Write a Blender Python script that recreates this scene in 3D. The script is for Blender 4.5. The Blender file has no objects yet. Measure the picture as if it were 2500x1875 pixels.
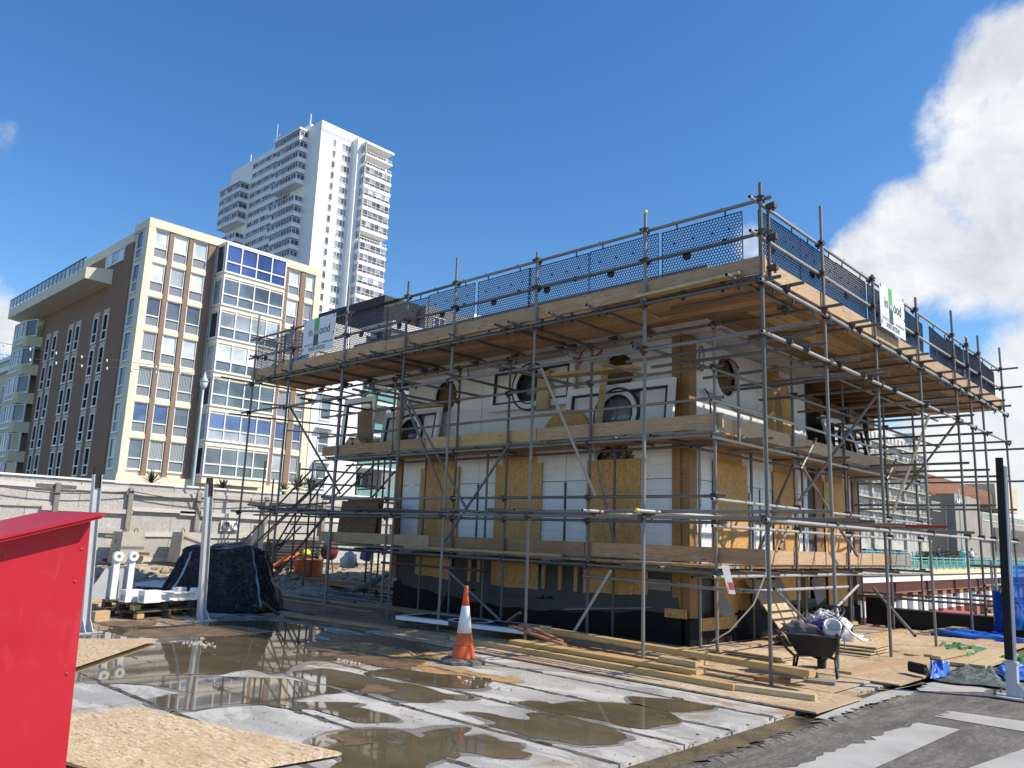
import bpy, math, random
from mathutils import Vector, Matrix
random.seed(7)
SC = bpy.context.scene
COL = SC.collection
R = math.radians
sin, cos, pi = math.sin, math.cos, math.pi

# ------------------------------------------------------------------ camera
FPX, YAW, PIT, ROLL, EYE = 1944.04, -0.7632192, 0.1894758, 0.0379774, 1.6
_f = Vector((sin(YAW)*cos(PIT), cos(YAW)*cos(PIT), sin(PIT)))
_r0 = Vector((cos(YAW), -sin(YAW), 0)); _u0 = _r0.cross(_f)
_r = _r0*cos(ROLL)+_u0*sin(ROLL); _u = -_r0*sin(ROLL)+_u0*cos(ROLL)
EYEV = Vector((0, 0, EYE))
cam = bpy.data.cameras.new('camera'); camo = bpy.data.objects.new('camera', cam); COL.objects.link(camo)
cam.sensor_fit = 'HORIZONTAL'; cam.sensor_width = 36; cam.lens = 36*FPX/2500
cam.clip_start = 0.05; cam.clip_end = 5000
m3 = Matrix((_r, _u, -_f)).transposed()
camo.matrix_world = Matrix.Translation(EYEV) @ m3.to_4x4()
SC.camera = camo
def ray(x, y): return (x-1250)/FPX*_r-(y-937.5)/FPX*_u+_f
def G(x, y, z=0.0):
    d = ray(x, y); return EYEV+d*((z-EYE)/d.z)
def PX(x, y, X):
    d = ray(x, y); return EYEV+d*(X/d.x)
def PY(x, y, Y):
    d = ray(x, y); return EYEV+d*(Y/d.y)

# ------------------------------------------------------------------ world, sun, exposure
SUNV = Vector((0.87*cos(R(46.5)), 0.49*cos(R(46.5)), sin(R(46.5)))).normalized()
W = bpy.data.worlds.new('World'); SC.world = W; W.use_nodes = True
nt = W.node_tree; nt.nodes.clear()
def nd(t, **k):
    n = nt.nodes.new(t)
    for a, b in k.items(): setattr(n, a, b)
    return n
def lk(a, b): nt.links.new(a, b)
sky = nd('ShaderNodeTexSky', sky_type='NISHITA', sun_disc=False, sun_elevation=R(46.5), sun_rotation=math.atan2(0.87, 0.49), altitude=0, air_density=1.0, dust_density=0.25, ozone_density=3.0)
hs = nd('ShaderNodeHueSaturation'); hs.inputs['Saturation'].default_value = 1.3; hs.inputs['Hue'].default_value = 0.505; hs.inputs['Value'].default_value = 1.0
lk(sky.outputs[0], hs.inputs['Color'])
bg = nd('ShaderNodeBackground'); lk(hs.outputs[0], bg.inputs[0]); bg.inputs[1].default_value = 0.14
tc = nd('ShaderNodeTexCoord')
def math_(op, a, b=None, clamp=False):
    n = nd('ShaderNodeMath', operation=op, use_clamp=clamp)
    for i, v in enumerate((a, b)):
        if v is None: continue
        if isinstance(v, (int, float)): n.inputs[i].default_value = v
        else: lk(v, n.inputs[i])
    return n.outputs[0]
def noise_(scale, det, rough, dist=0, off=(0, 0, 0)):
    mp = nd('ShaderNodeMapping'); lk(tc.outputs['Generated'], mp.inputs[0]); mp.inputs['Location'].default_value = off
    n = nd('ShaderNodeTexNoise'); lk(mp.outputs[0], n.inputs['Vector'])
    n.inputs['Scale'].default_value = scale; n.inputs['Detail'].default_value = det
    n.inputs['Roughness'].default_value = rough; n.inputs['Distortion'].default_value = dist
    return n.outputs[0]
# the cloud bank to the south-east and the small clouds low in the west: (direction given by a sight line, radius in degrees)
BLOBS = [(2470, 150, 3.4), (2430, 260, 3.0), (2500, 330, 5.2), (2380, 470, 3.4), (2480, 520, 5.2), (2260, 560, 3.4), (2350, 620, 4.0),
         (2140, 630, 2.6), (2470, 640, 3.2), (2200, 680, 2.2), (2700, 380, 7), (2950, 150, 9), (3300, 600, 10), (2080, 660, 1.8),
         (2490, 1000, 2.6, .7), (2330, 1120, 4.2), (2150, 1180, 4.2), (2450, 1180, 4.5), (2700, 1000, 7), (1960, 1240, 5),
         (-60, 770, 2.8), (15, 800, 1.9), (-5, 335, 1.3, .42), (-300, 800, 5), (-900, 700, 9), (1835, 600, 1.6, .62), (640, 1260, 3), (1200, 1280, 3)]
mx = None
for bx, by, rad, *amp in BLOBS:
    d = ray(bx, by).normalized()
    vm = nd('ShaderNodeVectorMath', operation='DOT_PRODUCT'); lk(tc.outputs['Generated'], vm.inputs[0]); vm.inputs[1].default_value = d
    mr = nd('ShaderNodeMapRange', interpolation_type='LINEAR'); lk(vm.outputs['Value'], mr.inputs[0])
    mr.inputs[1].default_value = cos(R(rad*1.35)); mr.inputs[2].default_value = cos(R(rad*0.35))
    if amp: mr.inputs[4].default_value = amp[0]
    mx = mr.outputs[0] if mx is None else math_('MAXIMUM', mx, mr.outputs[0])
n1 = noise_(7, 12, 0.62, 0.25); n2 = noise_(3.2, 3, 0.5, 0, (3, 1, 2))
dens = math_('ADD', mx, math_('MULTIPLY', math_('MULTIPLY', math_('SUBTRACT', n1, 0.5), 2.2), math_('MULTIPLY', mx, 4.0, True)))
# scattered fair-weather cloud over the rest of the sky (outside the clear north-western part)
dens = math_('MULTIPLY', math_('SUBTRACT', dens, 0.30), 1.9, True)
ss = nd('ShaderNodeMapRange', interpolation_type='SMOOTHSTEP'); lk(dens, ss.inputs[0])
ccol = nd('ShaderNodeMix', data_type='RGBA'); ccol.inputs[6].default_value = (0.36, 0.42, 0.54, 1); ccol.inputs[7].default_value = (0.80, 0.84, 0.91, 1)
n3 = noise_(8, 10, 0.62, 0.5, (0.05, 0.02, -0.06))
lk(math_('ADD', math_('MULTIPLY', n2, 0.9), math_('MULTIPLY', math_('SUBTRACT', n3, 0.40), 2.2), True), ccol.inputs[0])
bg2 = nd('ShaderNodeBackground'); lk(ccol.outputs[2], bg2.inputs[0]); bg2.inputs[1].default_value = 0.86
ms = nd('ShaderNodeMixShader'); lk(math_('MULTIPLY', ss.outputs[0], 0.93), ms.inputs[0]); lk(bg.outputs[0], ms.inputs[1]); lk(bg2.outputs[0], ms.inputs[2])
wo = nd('ShaderNodeOutputWorld'); lk(ms.outputs[0], wo.inputs[0])

sun = bpy.data.lights.new('sun', 'SUN'); sun.energy = 3.8; sun.angle = R(0.53); sun.color = (1.0, 0.95, 0.87)
suno = bpy.data.objects.new('sun', sun); COL.objects.link(suno); suno.rotation_euler = SUNV.to_track_quat('Z', 'Y').to_euler()
SC.view_settings.view_transform = 'Standard'; SC.view_settings.look = 'None'
SC.view_settings.exposure = 0.5; SC.view_settings.gamma = 1.0
SC.view_settings.use_curve_mapping = False
SC.view_settings.use_white_balance = True; SC.view_settings.white_balance_temperature = 7150; SC.view_settings.white_balance_tint = 9
SC.render.engine = 'CYCLES'
SC.cycles.max_bounces = 6; SC.cycles.diffuse_bounces = 3; SC.cycles.glossy_bounces = 3; SC.cycles.transmission_bounces = 4
SC.cycles.use_denoising = True

# ------------------------------------------------------------------ materials
def newmat(name):
    m = bpy.data.materials.new(name); m.use_nodes = True
    m.node_tree.nodes.clear(); return m
class NB:
    """small node builder"""
    def __init__(s, m): s.t = m.node_tree
    def n(s, t, **k):
        o = s.t.nodes.new(t)
        for a, b in k.items(): setattr(o, a, b)
        return o
    def l(s, a, b): s.t.links.new(a, b)
    def coord(s, kind='Object', scale=(1, 1, 1), rand=False):
        if kind == 'World':
            o = s.n('ShaderNodeNewGeometry').outputs['Position']
        else: o = s.n('ShaderNodeTexCoord').outputs[kind]
        if rand:
            oi = s.n('ShaderNodeObjectInfo'); v = s.n('ShaderNodeVectorMath', operation='MULTIPLY_ADD')
            cx = s.n('ShaderNodeCombineXYZ'); s.l(oi.outputs['Random'], cx.inputs[0]); s.l(oi.outputs['Random'], cx.inputs[1]); s.l(oi.outputs['Random'], cx.inputs[2])
            s.l(cx.outputs[0], v.inputs[0]); v.inputs[1].default_value = (37, 91, 53); s.l(o, v.inputs[2]); o = v.outputs[0]
        mp = s.n('ShaderNodeMapping'); s.l(o, mp.inputs[0]); mp.inputs['Scale'].default_value = scale
        return mp.outputs[0]
    def noise(s, vec, scale=5, det=4, rough=0.55, dist=0):
        o = s.n('ShaderNodeTexNoise'); s.l(vec, o.inputs['Vector'])
        o.inputs['Scale'].default_value = scale; o.inputs['Detail'].default_value = det
        o.inputs['Roughness'].default_value = rough; o.inputs['Distortion'].default_value = dist
        return o.outputs[0]
    def ramp(s, fac, pts):
        o = s.n('ShaderNodeValToRGB'); s.l(fac, o.inputs[0]); e = o.color_ramp.elements
        while len(e) < len(pts): e.new(0.5)
        for i, (p, c) in enumerate(pts):
            e[i].position = p; e[i].color = (c if isinstance(c, tuple) else (c, c, c))+(1,)
        return o.outputs[0]
    def mix(s, fac, a, b, mode='MIX'):
        o = s.n('ShaderNodeMix', data_type='RGBA', blend_type=mode)
        for i, v in ((0, fac), (6, a), (7, b)):
            if isinstance(v, (int, float)): o.inputs[i].default_value = v
            elif isinstance(v, tuple): o.inputs[i].default_value = v+(1,)
            else: s.l(v, o.inputs[i])
        return o.outputs[2]
    def rnd(s): return s.n('ShaderNodeObjectInfo').outputs['Random']
    def out(s, col, rough=0.7, metal=0.0, bump=None, bs=0.2, bd=0.01, spec=0.5, alpha=None, **k):
        p = s.n('ShaderNodeBsdfPrincipled')
        for nm, v in (('Base Color', col), ('Roughness', rough), ('Metallic', metal), ('Specular IOR Level', spec)):
            if isinstance(v, (int, float)): p.inputs[nm].default_value = v
            elif isinstance(v, tuple): p.inputs[nm].default_value = v+(1,)
            else: s.l(v, p.inputs[nm])
        for a, b in k.items(): p.inputs[a.replace('_', ' ')].default_value = b
        if alpha is not None: p.inputs['Alpha'].default_value = alpha
        if bump is not None:
            b = s.n('ShaderNodeBump'); s.l(bump, b.inputs['Height']); b.inputs['Strength'].default_value = bs; b.inputs['Distance'].default_value = bd
            s.l(b.outputs[0], p.inputs['Normal'])
        o = s.n('ShaderNodeOutputMaterial'); s.l(p.outputs[0], o.inputs[0]); return p
M = {}
def basic(name, col, rough=0.6, metal=0.0, var=0.15, scale=3.0, kind='World', bs=0.1, spec=0.5, streak=None, rand=0.0, **k):
    """plain colour with uneven tone, fine relief and a little per-object variation"""
    m = newmat(name); b = NB(m); v = b.coord(kind, streak or (1, 1, 1))
    n = b.noise(v, scale, 6, 0.6); f = b.noise(v, scale*14, 3, 0.6)
    c = tuple(col)
    lo = tuple(x*(1-var*1.4) for x in c); hi = tuple(min(1, x*(1+var)) for x in c)
    cc = b.mix(n, lo, hi) if var else c
    cc = b.mix(b.ramp(n, [(0.30, lo), (0.55, c), (0.75, hi)]), (0, 0, 0), (1, 1, 1)) if var else c
    if var: cc = b.ramp(n, [(0.28, lo), (0.52, c), (0.76, hi)])
    if rand: cc = b.mix(b.rnd(), b.mix(1.0, cc, (1-rand,)*3, 'MULTIPLY'), cc)
    b.out(cc, rough, metal, f, bs, 0.01, spec, **k); M[name] = m; return m
def wood(name, col, dark, rough=0.7, knots=True, rand=0.35, wear=None):
    m = newmat(name); b = NB(m)
    v = b.coord('Object', (1.0, 9, 9), True)
    g = b.noise(v, 4.0, 6, 0.65, 1.2)
    v2 = b.coord('Object', (0.9, 3, 3), True); big = b.noise(v2, 1.6, 3, 0.5)
    c = b.mix(b.ramp(g, [(0.35, 0.0), (0.68, 1.0)]), dark, col)
    c = b.mix(b.ramp(big, [(0.35, 0.45), (0.65, 0.0)]), c, dark)
    if knots:
        vo = b.n('ShaderNodeTexVoronoi'); b.l(b.coord('Object', (2.3, 9, 9), True), vo.inputs['Vector']); vo.inputs['Scale'].default_value = 1.0
        c = b.mix(b.ramp(vo.outputs['Distance'], [(0.06, 0.85), (0.13, 0.0)]), c, tuple(x*0.4 for x in dark))
    if wear: c = b.mix(b.ramp(b.noise(b.coord('Object', (1, 1, 1), True), 7, 5, 0.7), [(0.60, 0.0), (0.70, 0.75)]), c, wear)
    r = b.rnd(); c = b.mix(r, b.mix(1.0, c, (1-rand, 1-rand*1.05, 1-rand*1.15), 'MULTIPLY'), c)
    b.out(c, rough, 0, g, 0.25, 0.004); M[name] = m; return m
def osb(name, cols, scale=1.0, rough=0.75, kind='Object', wet=None, vert=False):
    """flakes: two layers of stretched cells whose direction is turned by a slow noise"""
    m = newmat(name); b = NB(m); src = b.coord(kind, (1, 1, 1), kind == 'Object')
    layers = []
    for rot, st in (((0.2, 0.3, 0.5), (10, 74, 50)), ((0.1, 0.5, 1.9), (11, 68, 50)), ((0.4, 0.2, -0.5), (9, 60, 50))):
        w = b.n('ShaderNodeTexNoise'); b.l(src, w.inputs['Vector']); w.inputs['Scale'].default_value = 6*scale; w.inputs['Detail'].default_value = 1
        ad = b.n('ShaderNodeVectorMath', operation='MULTIPLY_ADD'); b.l(w.outputs['Color'], ad.inputs[0]); ad.inputs[1].default_value = (0.09, 0.09, 0.09); b.l(src, ad.inputs[2])
        mp = b.n('ShaderNodeMapping'); b.l(ad.outputs[0], mp.inputs[0]); mp.inputs['Rotation'].default_value = rot
        mp.inputs['Scale'].default_value = tuple(s*scale for s in st) if not vert else (st[1]*scale, st[1]*scale, st[0]*scale)
        vo = b.n('ShaderNodeTexVoronoi'); b.l(mp.outputs[0], vo.inputs['Vector']); vo.inputs['Scale'].default_value = 1
        sp = b.n('ShaderNodeSeparateColor'); b.l(vo.outputs['Color'], sp.inputs[0]); layers.append(sp.outputs[0])
    sel = b.noise(src, 22*scale, 2, 0.5)
    f = b.mix(b.ramp(sel, [(0.47, 0.0), (0.5, 1.0)]), layers[0], layers[1])
    f = b.mix(b.ramp(b.noise(src, 9*scale, 2, 0.5), [(0.52, 0.0), (0.55, 1.0)]), f, layers[2])
    c = b.ramp(f, [(0.0, cols[0]), (0.12, cols[1]), (0.55, cols[2]), (0.9, cols[3])])
    big = b.noise(src, 1.3, 5, 0.6)
    c = b.mix(b.ramp(big, [(0.35, 0.45), (0.6, 0.0)]), c, cols[1]); c = b.mix(b.ramp(b.noise(src, 3.5, 7, 0.7, 0.8), [(0.54, 0.0), (0.70, 0.35)]), c, cols[0])
    if wet: c = b.mix(b.ramp(b.noise(b.coord('World'), 0.9, 6, 0.65), [(0.42, 0.0), (0.62, wet[1])]), c, wet[0])
    c = b.mix(b.rnd(), b.mix(1.0, c, (0.86, 0.84, 0.82), 'MULTIPLY'), c)
    b.out(c, rough, 0, f, 0.15, 0.003); M[name] = m; return m
def brick(name, c1, c2, mort, scale=1.0, axis='YZ'):
    m = newmat(name); b = NB(m); g = b.n('ShaderNodeNewGeometry'); sx = b.n('ShaderNodeSeparateXYZ'); b.l(g.outputs['Position'], sx.inputs[0])
    ad = b.n('ShaderNodeMath', operation='ADD'); b.l(sx.outputs[0], ad.inputs[0]); b.l(sx.outputs[1], ad.inputs[1])
    cx = b.n('ShaderNodeCombineXYZ'); b.l(ad.outputs[0], cx.inputs[0]); b.l(sx.outputs[2], cx.inputs[1])
    bt = b.n('ShaderNodeTexBrick'); b.l(cx.outputs[0], bt.inputs['Vector']); bt.inputs['Color1'].default_value = c1+(1,); bt.inputs['Color2'].default_value = c2+(1,)
    bt.inputs['Mortar'].default_value = mort+(1,); bt.inputs['Scale'].default_value = scale; bt.inputs['Brick Width'].default_value = 0.225; bt.inputs['Row Height'].default_value = 0.075; bt.inputs['Mortar Size'].default_value = 0.008
    n = b.noise(b.coord('World'), 0.35, 5, 0.6); n2 = b.noise(b.coord('World', (1, 1, 0.12)), 1.1, 4, 0.6)
    c = b.mix(b.ramp(n, [(0.3, 0.30), (0.65, 0.0)]), bt.outputs[0], tuple(x*0.55 for x in c1))
    c = b.mix(b.ramp(n2, [(0.52, 0.0), (0.75, 0.35)]), c, mort)
    b.out(c, 0.85, 0, bt.outputs['Fac'], 0.3, 0.01); M[name] = m; return m

basic('galv', (0.27, 0.262, 0.25), 0.5, 0.3, 0.28, 5, 'Object', 0.12, streak=(1, 1, 0.5), rand=0.55)
basic('galv_bright', (0.42, 0.42, 0.41), 0.45, 0.3, 0.15, 4, 'Object', 0.08)
basic('galv_shade', (0.10, 0.098, 0.095), 0.5, 0.3, 0.28, 5, 'Object', 0.12, rand=0.4)  # galv darkened for the stair tubes, their shade put into the colour
basic('tube_dark', (0.02, 0.02, 0.022), 0.9, 0, 0.0)
basic('rust', (0.16, 0.06, 0.035), 0.85, 0.1, 0.4, 9)
basic('coupler', (0.12, 0.11, 0.10), 0.6, 0.5, 0.4, 12, 'Object', 0.3, rand=0.5)
basic('white_paint', (0.80, 0.80, 0.78), 0.5, 0, 0.05, 2)
basic('yellow_cap', (0.75, 0.62, 0.03), 0.5, 0, 0.05)
basic('red_tube', (0.30, 0.05, 0.04), 0.6, 0.1, 0.2, 8)
basic('mesh_plastic', (0.008, 0.011, 0.03), 0.45, 0, 0.0)
wood('board_old', (0.76, 0.49, 0.25), (0.36, 0.21, 0.105), 0.8, True, 0.62)
wood('board_toe', (0.70, 0.46, 0.26), (0.38, 0.23, 0.125), 0.75, True, 0.40)
wood('board_pale', (0.66, 0.47, 0.29), (0.44, 0.285, 0.165), 0.75, True, 0.2)
wood('pine', (0.70, 0.50, 0.22), (0.47, 0.30, 0.12), 0.6, True, 0.25)
wood('pine_pale', (0.72, 0.58, 0.36), (0.52, 0.38, 0.20), 0.65, True, 0.2)
wood('post_wood', (0.42, 0.235, 0.085), (0.26, 0.135, 0.05), 0.6, True, 0.1)
wood('reddish_wood', (0.42, 0.22, 0.12), (0.25, 0.12, 0.06), 0.6, True, 0.3)
wood('grey_wood', (0.42, 0.39, 0.35), (0.24, 0.22, 0.19), 0.85, True, 0.3)
wood('pallet_wood', (0.21, 0.165, 0.12), (0.10, 0.075, 0.055), 0.85, True, 0.5)
wood('painted_timber', (0.76, 0.74, 0.70), (0.60, 0.57, 0.53), 0.85, True, 0.3)
OC = [(0.33, 0.16, 0.055), (0.56, 0.29, 0.09), (0.71, 0.40, 0.14), (0.80, 0.51, 0.22)]
osb('osb_board', OC, 1.25, kind='Object', vert=True)
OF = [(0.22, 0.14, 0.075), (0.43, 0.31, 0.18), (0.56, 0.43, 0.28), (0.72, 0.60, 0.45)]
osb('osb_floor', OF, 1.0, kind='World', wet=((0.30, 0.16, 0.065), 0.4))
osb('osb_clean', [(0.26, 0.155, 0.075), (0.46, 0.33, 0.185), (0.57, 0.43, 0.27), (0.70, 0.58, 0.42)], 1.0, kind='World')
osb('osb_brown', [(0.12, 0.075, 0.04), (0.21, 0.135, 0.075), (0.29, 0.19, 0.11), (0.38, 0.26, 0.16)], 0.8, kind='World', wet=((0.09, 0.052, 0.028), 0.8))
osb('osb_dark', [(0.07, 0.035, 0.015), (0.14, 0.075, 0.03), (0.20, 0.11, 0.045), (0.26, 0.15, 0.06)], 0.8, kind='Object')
osb('osb_grey', [(0.26, 0.25, 0.24), (0.42, 0.41, 0.395), (0.52, 0.51, 0.49), (0.64, 0.625, 0.60)], 0.9, kind='World')
# concrete deck: pale screed with stains, hairlines, sandy dirt
def concrete_deck():
    m = newmat('deck_concrete'); b = NB(m); v = b.coord('World')
    n = b.noise(v, 0.7, 7, 0.62); f = b.noise(v, 26, 5, 0.65); st = b.noise(b.coord('World', (0.25, 1.6, 1)), 2.2, 6, 0.6, 0.6)
    c = b.ramp(n, [(0.28, (0.20, 0.197, 0.185)), (0.40, (0.335, 0.327, 0.305)), (0.52, (0.445, 0.432, 0.40)), (0.8, (0.515, 0.497, 0.455))])
    c = b.mix(b.ramp(st, [(0.50, 0.0), (0.68, 0.5)]), c, (0.22, 0.216, 0.205))
    hl = b.noise(b.coord('World', (0.5, 2.6, 1)), 5.5, 8, 0.7, 1.6)
    c = b.mix(b.ramp(hl, [(0.485, 0.0), (0.50, 0.28), (0.515, 0.0)]), c, (0.12, 0.115, 0.11))
    bl = b.noise(v, 3.1, 8, 0.7, 0.3); c = b.mix(b.ramp(bl, [(0.56, 0.0), (0.72, 0.5)]), c, (0.52, 0.515, 0.50))
    c = b.mix(b.ramp(f, [(0.56, 0.0), (0.72, 0.4)]), c, (0.20, 0.19, 0.18))
    # rusty sand washed over the strip beside the boards and towards the back
    sx = b.n('ShaderNodeSeparateXYZ'); b.l(b.n('ShaderNodeNewGeometry').outputs['Position'], sx.inputs[0])
    def mr(o, a, d):
        q = b.n('ShaderNodeMapRange'); b.l(o, q.inputs[0]); q.inputs[1].default_value = a; q.inputs[2].default_value = d; return q.outputs[0]
    a = b.n('ShaderNodeMath', operation='MULTIPLY'); b.l(mr(sx.outputs[0], -7.4, -11.0), a.inputs[0]); b.l(mr(sx.outputs[1], 4.4, 6.6), a.inputs[1])
    n4 = b.noise(v, 1.6, 7, 0.65, 0.4)
    ad = b.n('ShaderNodeMath', operation='ADD'); b.l(a.outputs[0], ad.inputs[0]); b.l(n4, ad.inputs[1])
    c = b.mix(b.ramp(ad.outputs[0], [(0.55, 0.0), (0.66, 0.7), (0.9, 0.9)]), c, (0.27, 0.16, 0.08))
    e = b.n('ShaderNodeMath', operation='MULTIPLY'); b.l(mr(sx.outputs[1], 7.25, 8.1), e.inputs[0]); b.l(n4, e.inputs[1])
    c = b.mix(b.ramp(e.outputs[0], [(0.36, 0.0), (0.46, 0.75)]), c, (0.36, 0.22, 0.105))
    f2 = b.noise(v, 70, 4, 0.7); c = b.mix(b.ramp(f2, [(0.35, 0.5), (0.55, 0.0)]), c, (0.16, 0.155, 0.15)); wp = b.noise(b.coord('World', (0.8, 2.0, 1)), 1.1, 9, 0.72, 0.5); c = b.mix(b.ramp(wp, [(0.50, 0.0), (0.56, 0.75)]), c, (0.54, 0.522, 0.48))
    b.out(c, b.ramp(n, [(0.3, 0.55), (0.6, 0.85)]), 0, f, 0.35, 0.006); M['deck_concrete'] = m
concrete_deck()
def puddle():
    m = newmat('puddle_water'); b = NB(m); v = b.coord('World')
    n = b.noise(v, 1.5, 5, 0.6); w = b.noise(v, 30, 2, 0.5)
    c = b.ramp(n, [(0.3, (0.085, 0.068, 0.040)), (0.55, (0.13, 0.105, 0.064)), (0.78, (0.20, 0.145, 0.088))])
    b.out(c, 0.03, 0, b.noise(v, 3, 2, 0.4), 0.012, 0.02, 0.5, IOR=1.36); M['puddle_water'] = m
puddle()
def screed():
    m = newmat('dark_screed'); b = NB(m); v = b.coord('World'); vs = b.coord('World', (2.2, 0.35, 1))
    n = b.noise(v, 0.9, 7, 0.65); s = b.noise(vs, 3.0, 7, 0.62, 0.8); f = b.noise(v, 34, 5, 0.65)
    c = b.ramp(s, [(0.28, (0.055, 0.049, 0.043)), (0.46, (0.115, 0.102, 0.09)), (0.64, (0.19, 0.17, 0.15)), (0.85, (0.32, 0.29, 0.255))])
    c = b.mix(b.ramp(n, [(0.48, 0.0), (0.70, 0.6)]), c, (0.26, 0.24, 0.215))
    c = b.mix(b.ramp(f, [(0.54, 0.0), (0.66, 0.7)]), c, (0.05, 0.046, 0.042)); g2 = b.noise(b.coord('World', (3.0, .8, 1)), 9, 8, 0.75, 0.6); c = b.mix(b.ramp(g2, [(0.44, 0.6), (0.54, 0.0)]), c, (0.06, 0.053, 0.047)); c = b.mix(b.ramp(b.noise(v, 80, 3, 0.7), [(0.58, 0.0), (0.68, 0.6)]), c, (0.42, 0.39, 0.35))
    b.out(c, 0.8, 0, f, 0.5, 0.01); M['dark_screed'] = m
screed()
basic('pale_patch', (0.385, 0.378, 0.355), 0.8, 0, 0.16, 2.0, bs=0.1)
basic('wet_sand', (0.17, 0.11, 0.06), 0.5, 0, 0.4, 4, bs=0.6); basic('wet_concrete', (0.22, 0.21, 0.19), 0.45, 0, 0.25, 3); basic('mortar_joint', (0.12, 0.105, 0.09), 0.95, 0, 0.6, 5, bs=0.9)
basic('mud', (0.12, 0.09, 0.045), 0.8, 0, 0.7, 2.2, bs=1.0)
basic('sand', (0.40, 0.24, 0.10), 0.95, 0, 0.4, 5, bs=0.8)
basic('rubble', (0.40, 0.33, 0.24), 0.95, 0, 0.35, 4, bs=0.8)
basic('asphalt', (0.06, 0.06, 0.062), 0.9, 0, 0.2, 2)
basic('lower_ground', (0.33, 0.30, 0.26), 0.9, 0, 0.25, 0.5)
basic('block_concrete', (0.46, 0.43, 0.37), 0.9, 0, 0.14, 3, bs=0.25)
basic('centre_concrete', (0.36, 0.33, 0.29), 0.9, 0, 0.15, 0.25)
basic('cream', (0.80, 0.715, 0.53), 0.7, 0, 0.06, 0.3)
basic('cream_soft', (0.62, 0.55, 0.38), 0.7, 0, 0.08, 0.3)
basic('far_white', (0.88, 0.875, 0.855), 0.7, 0, 0.04, 0.15)
basic('hotel_white', (0.52, 0.50, 0.45), 0.75, 0, 0.25, 0.3)
basic('frame_white', (0.82, 0.82, 0.82), 0.4, 0, 0.02)
basic('spandrel', (0.22, 0.245, 0.27), 0.35, 0, 0.06, 0.5)
basic('maroon', (0.11, 0.02, 0.022), 0.5, 0, 0.1)
basic('brown_roof', (0.22, 0.088, 0.042), 0.8, 0, 0.12, 0.2)
basic('dark_clad', (0.028, 0.027, 0.026), 0.7, 0, 0.15, 0.4)
basic('grey_clad', (0.26, 0.26, 0.25), 0.7, 0, 0.1, 0.4)
brick('brown_brick', (0.35, 0.185, 0.115), (0.285, 0.152, 0.095), (0.30, 0.205, 0.145), 1.0)
brick('pier_brick', (0.30, 0.185, 0.12), (0.22, 0.135, 0.088), (0.33, 0.26, 0.20), 1.0)
brick('red_brick', (0.40, 0.125, 0.075), (0.31, 0.09, 0.055), (0.34, 0.24, 0.19), 1.0)
def glass(name, col, rough=0.04, spec=0.8, rand=0.5, curtains=False):
    m = newmat(name); b = NB(m); c = col
    v = b.coord('World')
    n = b.noise(v, 0.45, 3, 0.5)
    c = b.mix(b.ramp(n, [(0.4, 0.0), (0.62, 0.8)]), col, tuple(min(1, x*2.2+0.01) for x in col))
    if curtains:
        wv = b.n('ShaderNodeTexWave', wave_type='BANDS', bands_direction='Y'); b.l(b.coord('World', (0, 1, 0)), wv.inputs['Vector']); wv.inputs['Scale'].default_value = 2.6; wv.inputs['Distortion'].default_value = 1.5
        c = b.mix(b.ramp(wv.outputs['Fac'], [(0.35, 0.0), (0.75, 0.75)]), col, (0.55, 0.56, 0.56))
    c = b.mix(b.rnd(), b.mix(1.0, c, (1-rand,)*3, 'MULTIPLY'), c)
    b.out(c, rough, 0, None, 0, 0, spec, IOR=1.5); M[name] = m
glass('tower_glass', (0.13, 0.14, 0.155), 0.1, 0.35, 0.6); glass('glass_sky', (0.06, 0.10, 0.22), 0.04, 0.8, 0.3); glass('glass_dark', (0.035, 0.042, 0.05)); glass('glass_mid', (0.10, 0.125, 0.15)); glass('glass_blue', (0.035, 0.06, 0.19), 0.04, 0.8, 0.2)  # glass_sky: reflected sky painted into the base colour
glass('glass_blind', (0.52, 0.60, 0.64), 0.08, 0.6, 0.15); glass('glass_curtain', (0.16, 0.18, 0.20), 0.05, 0.6, 0.2, True); glass('glass_grey', (0.27, 0.30, 0.33), 0.05, 0.7, 0.3)
def clear_glass(name, tint, alpha):
    m = newmat(name); b = NB(m); b.out(tint, 0.03, 0, None, 0, 0, 0.6, alpha); M[name] = m
clear_glass('rail_glass', (0.25, 0.50, 0.47), 0.45)
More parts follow.
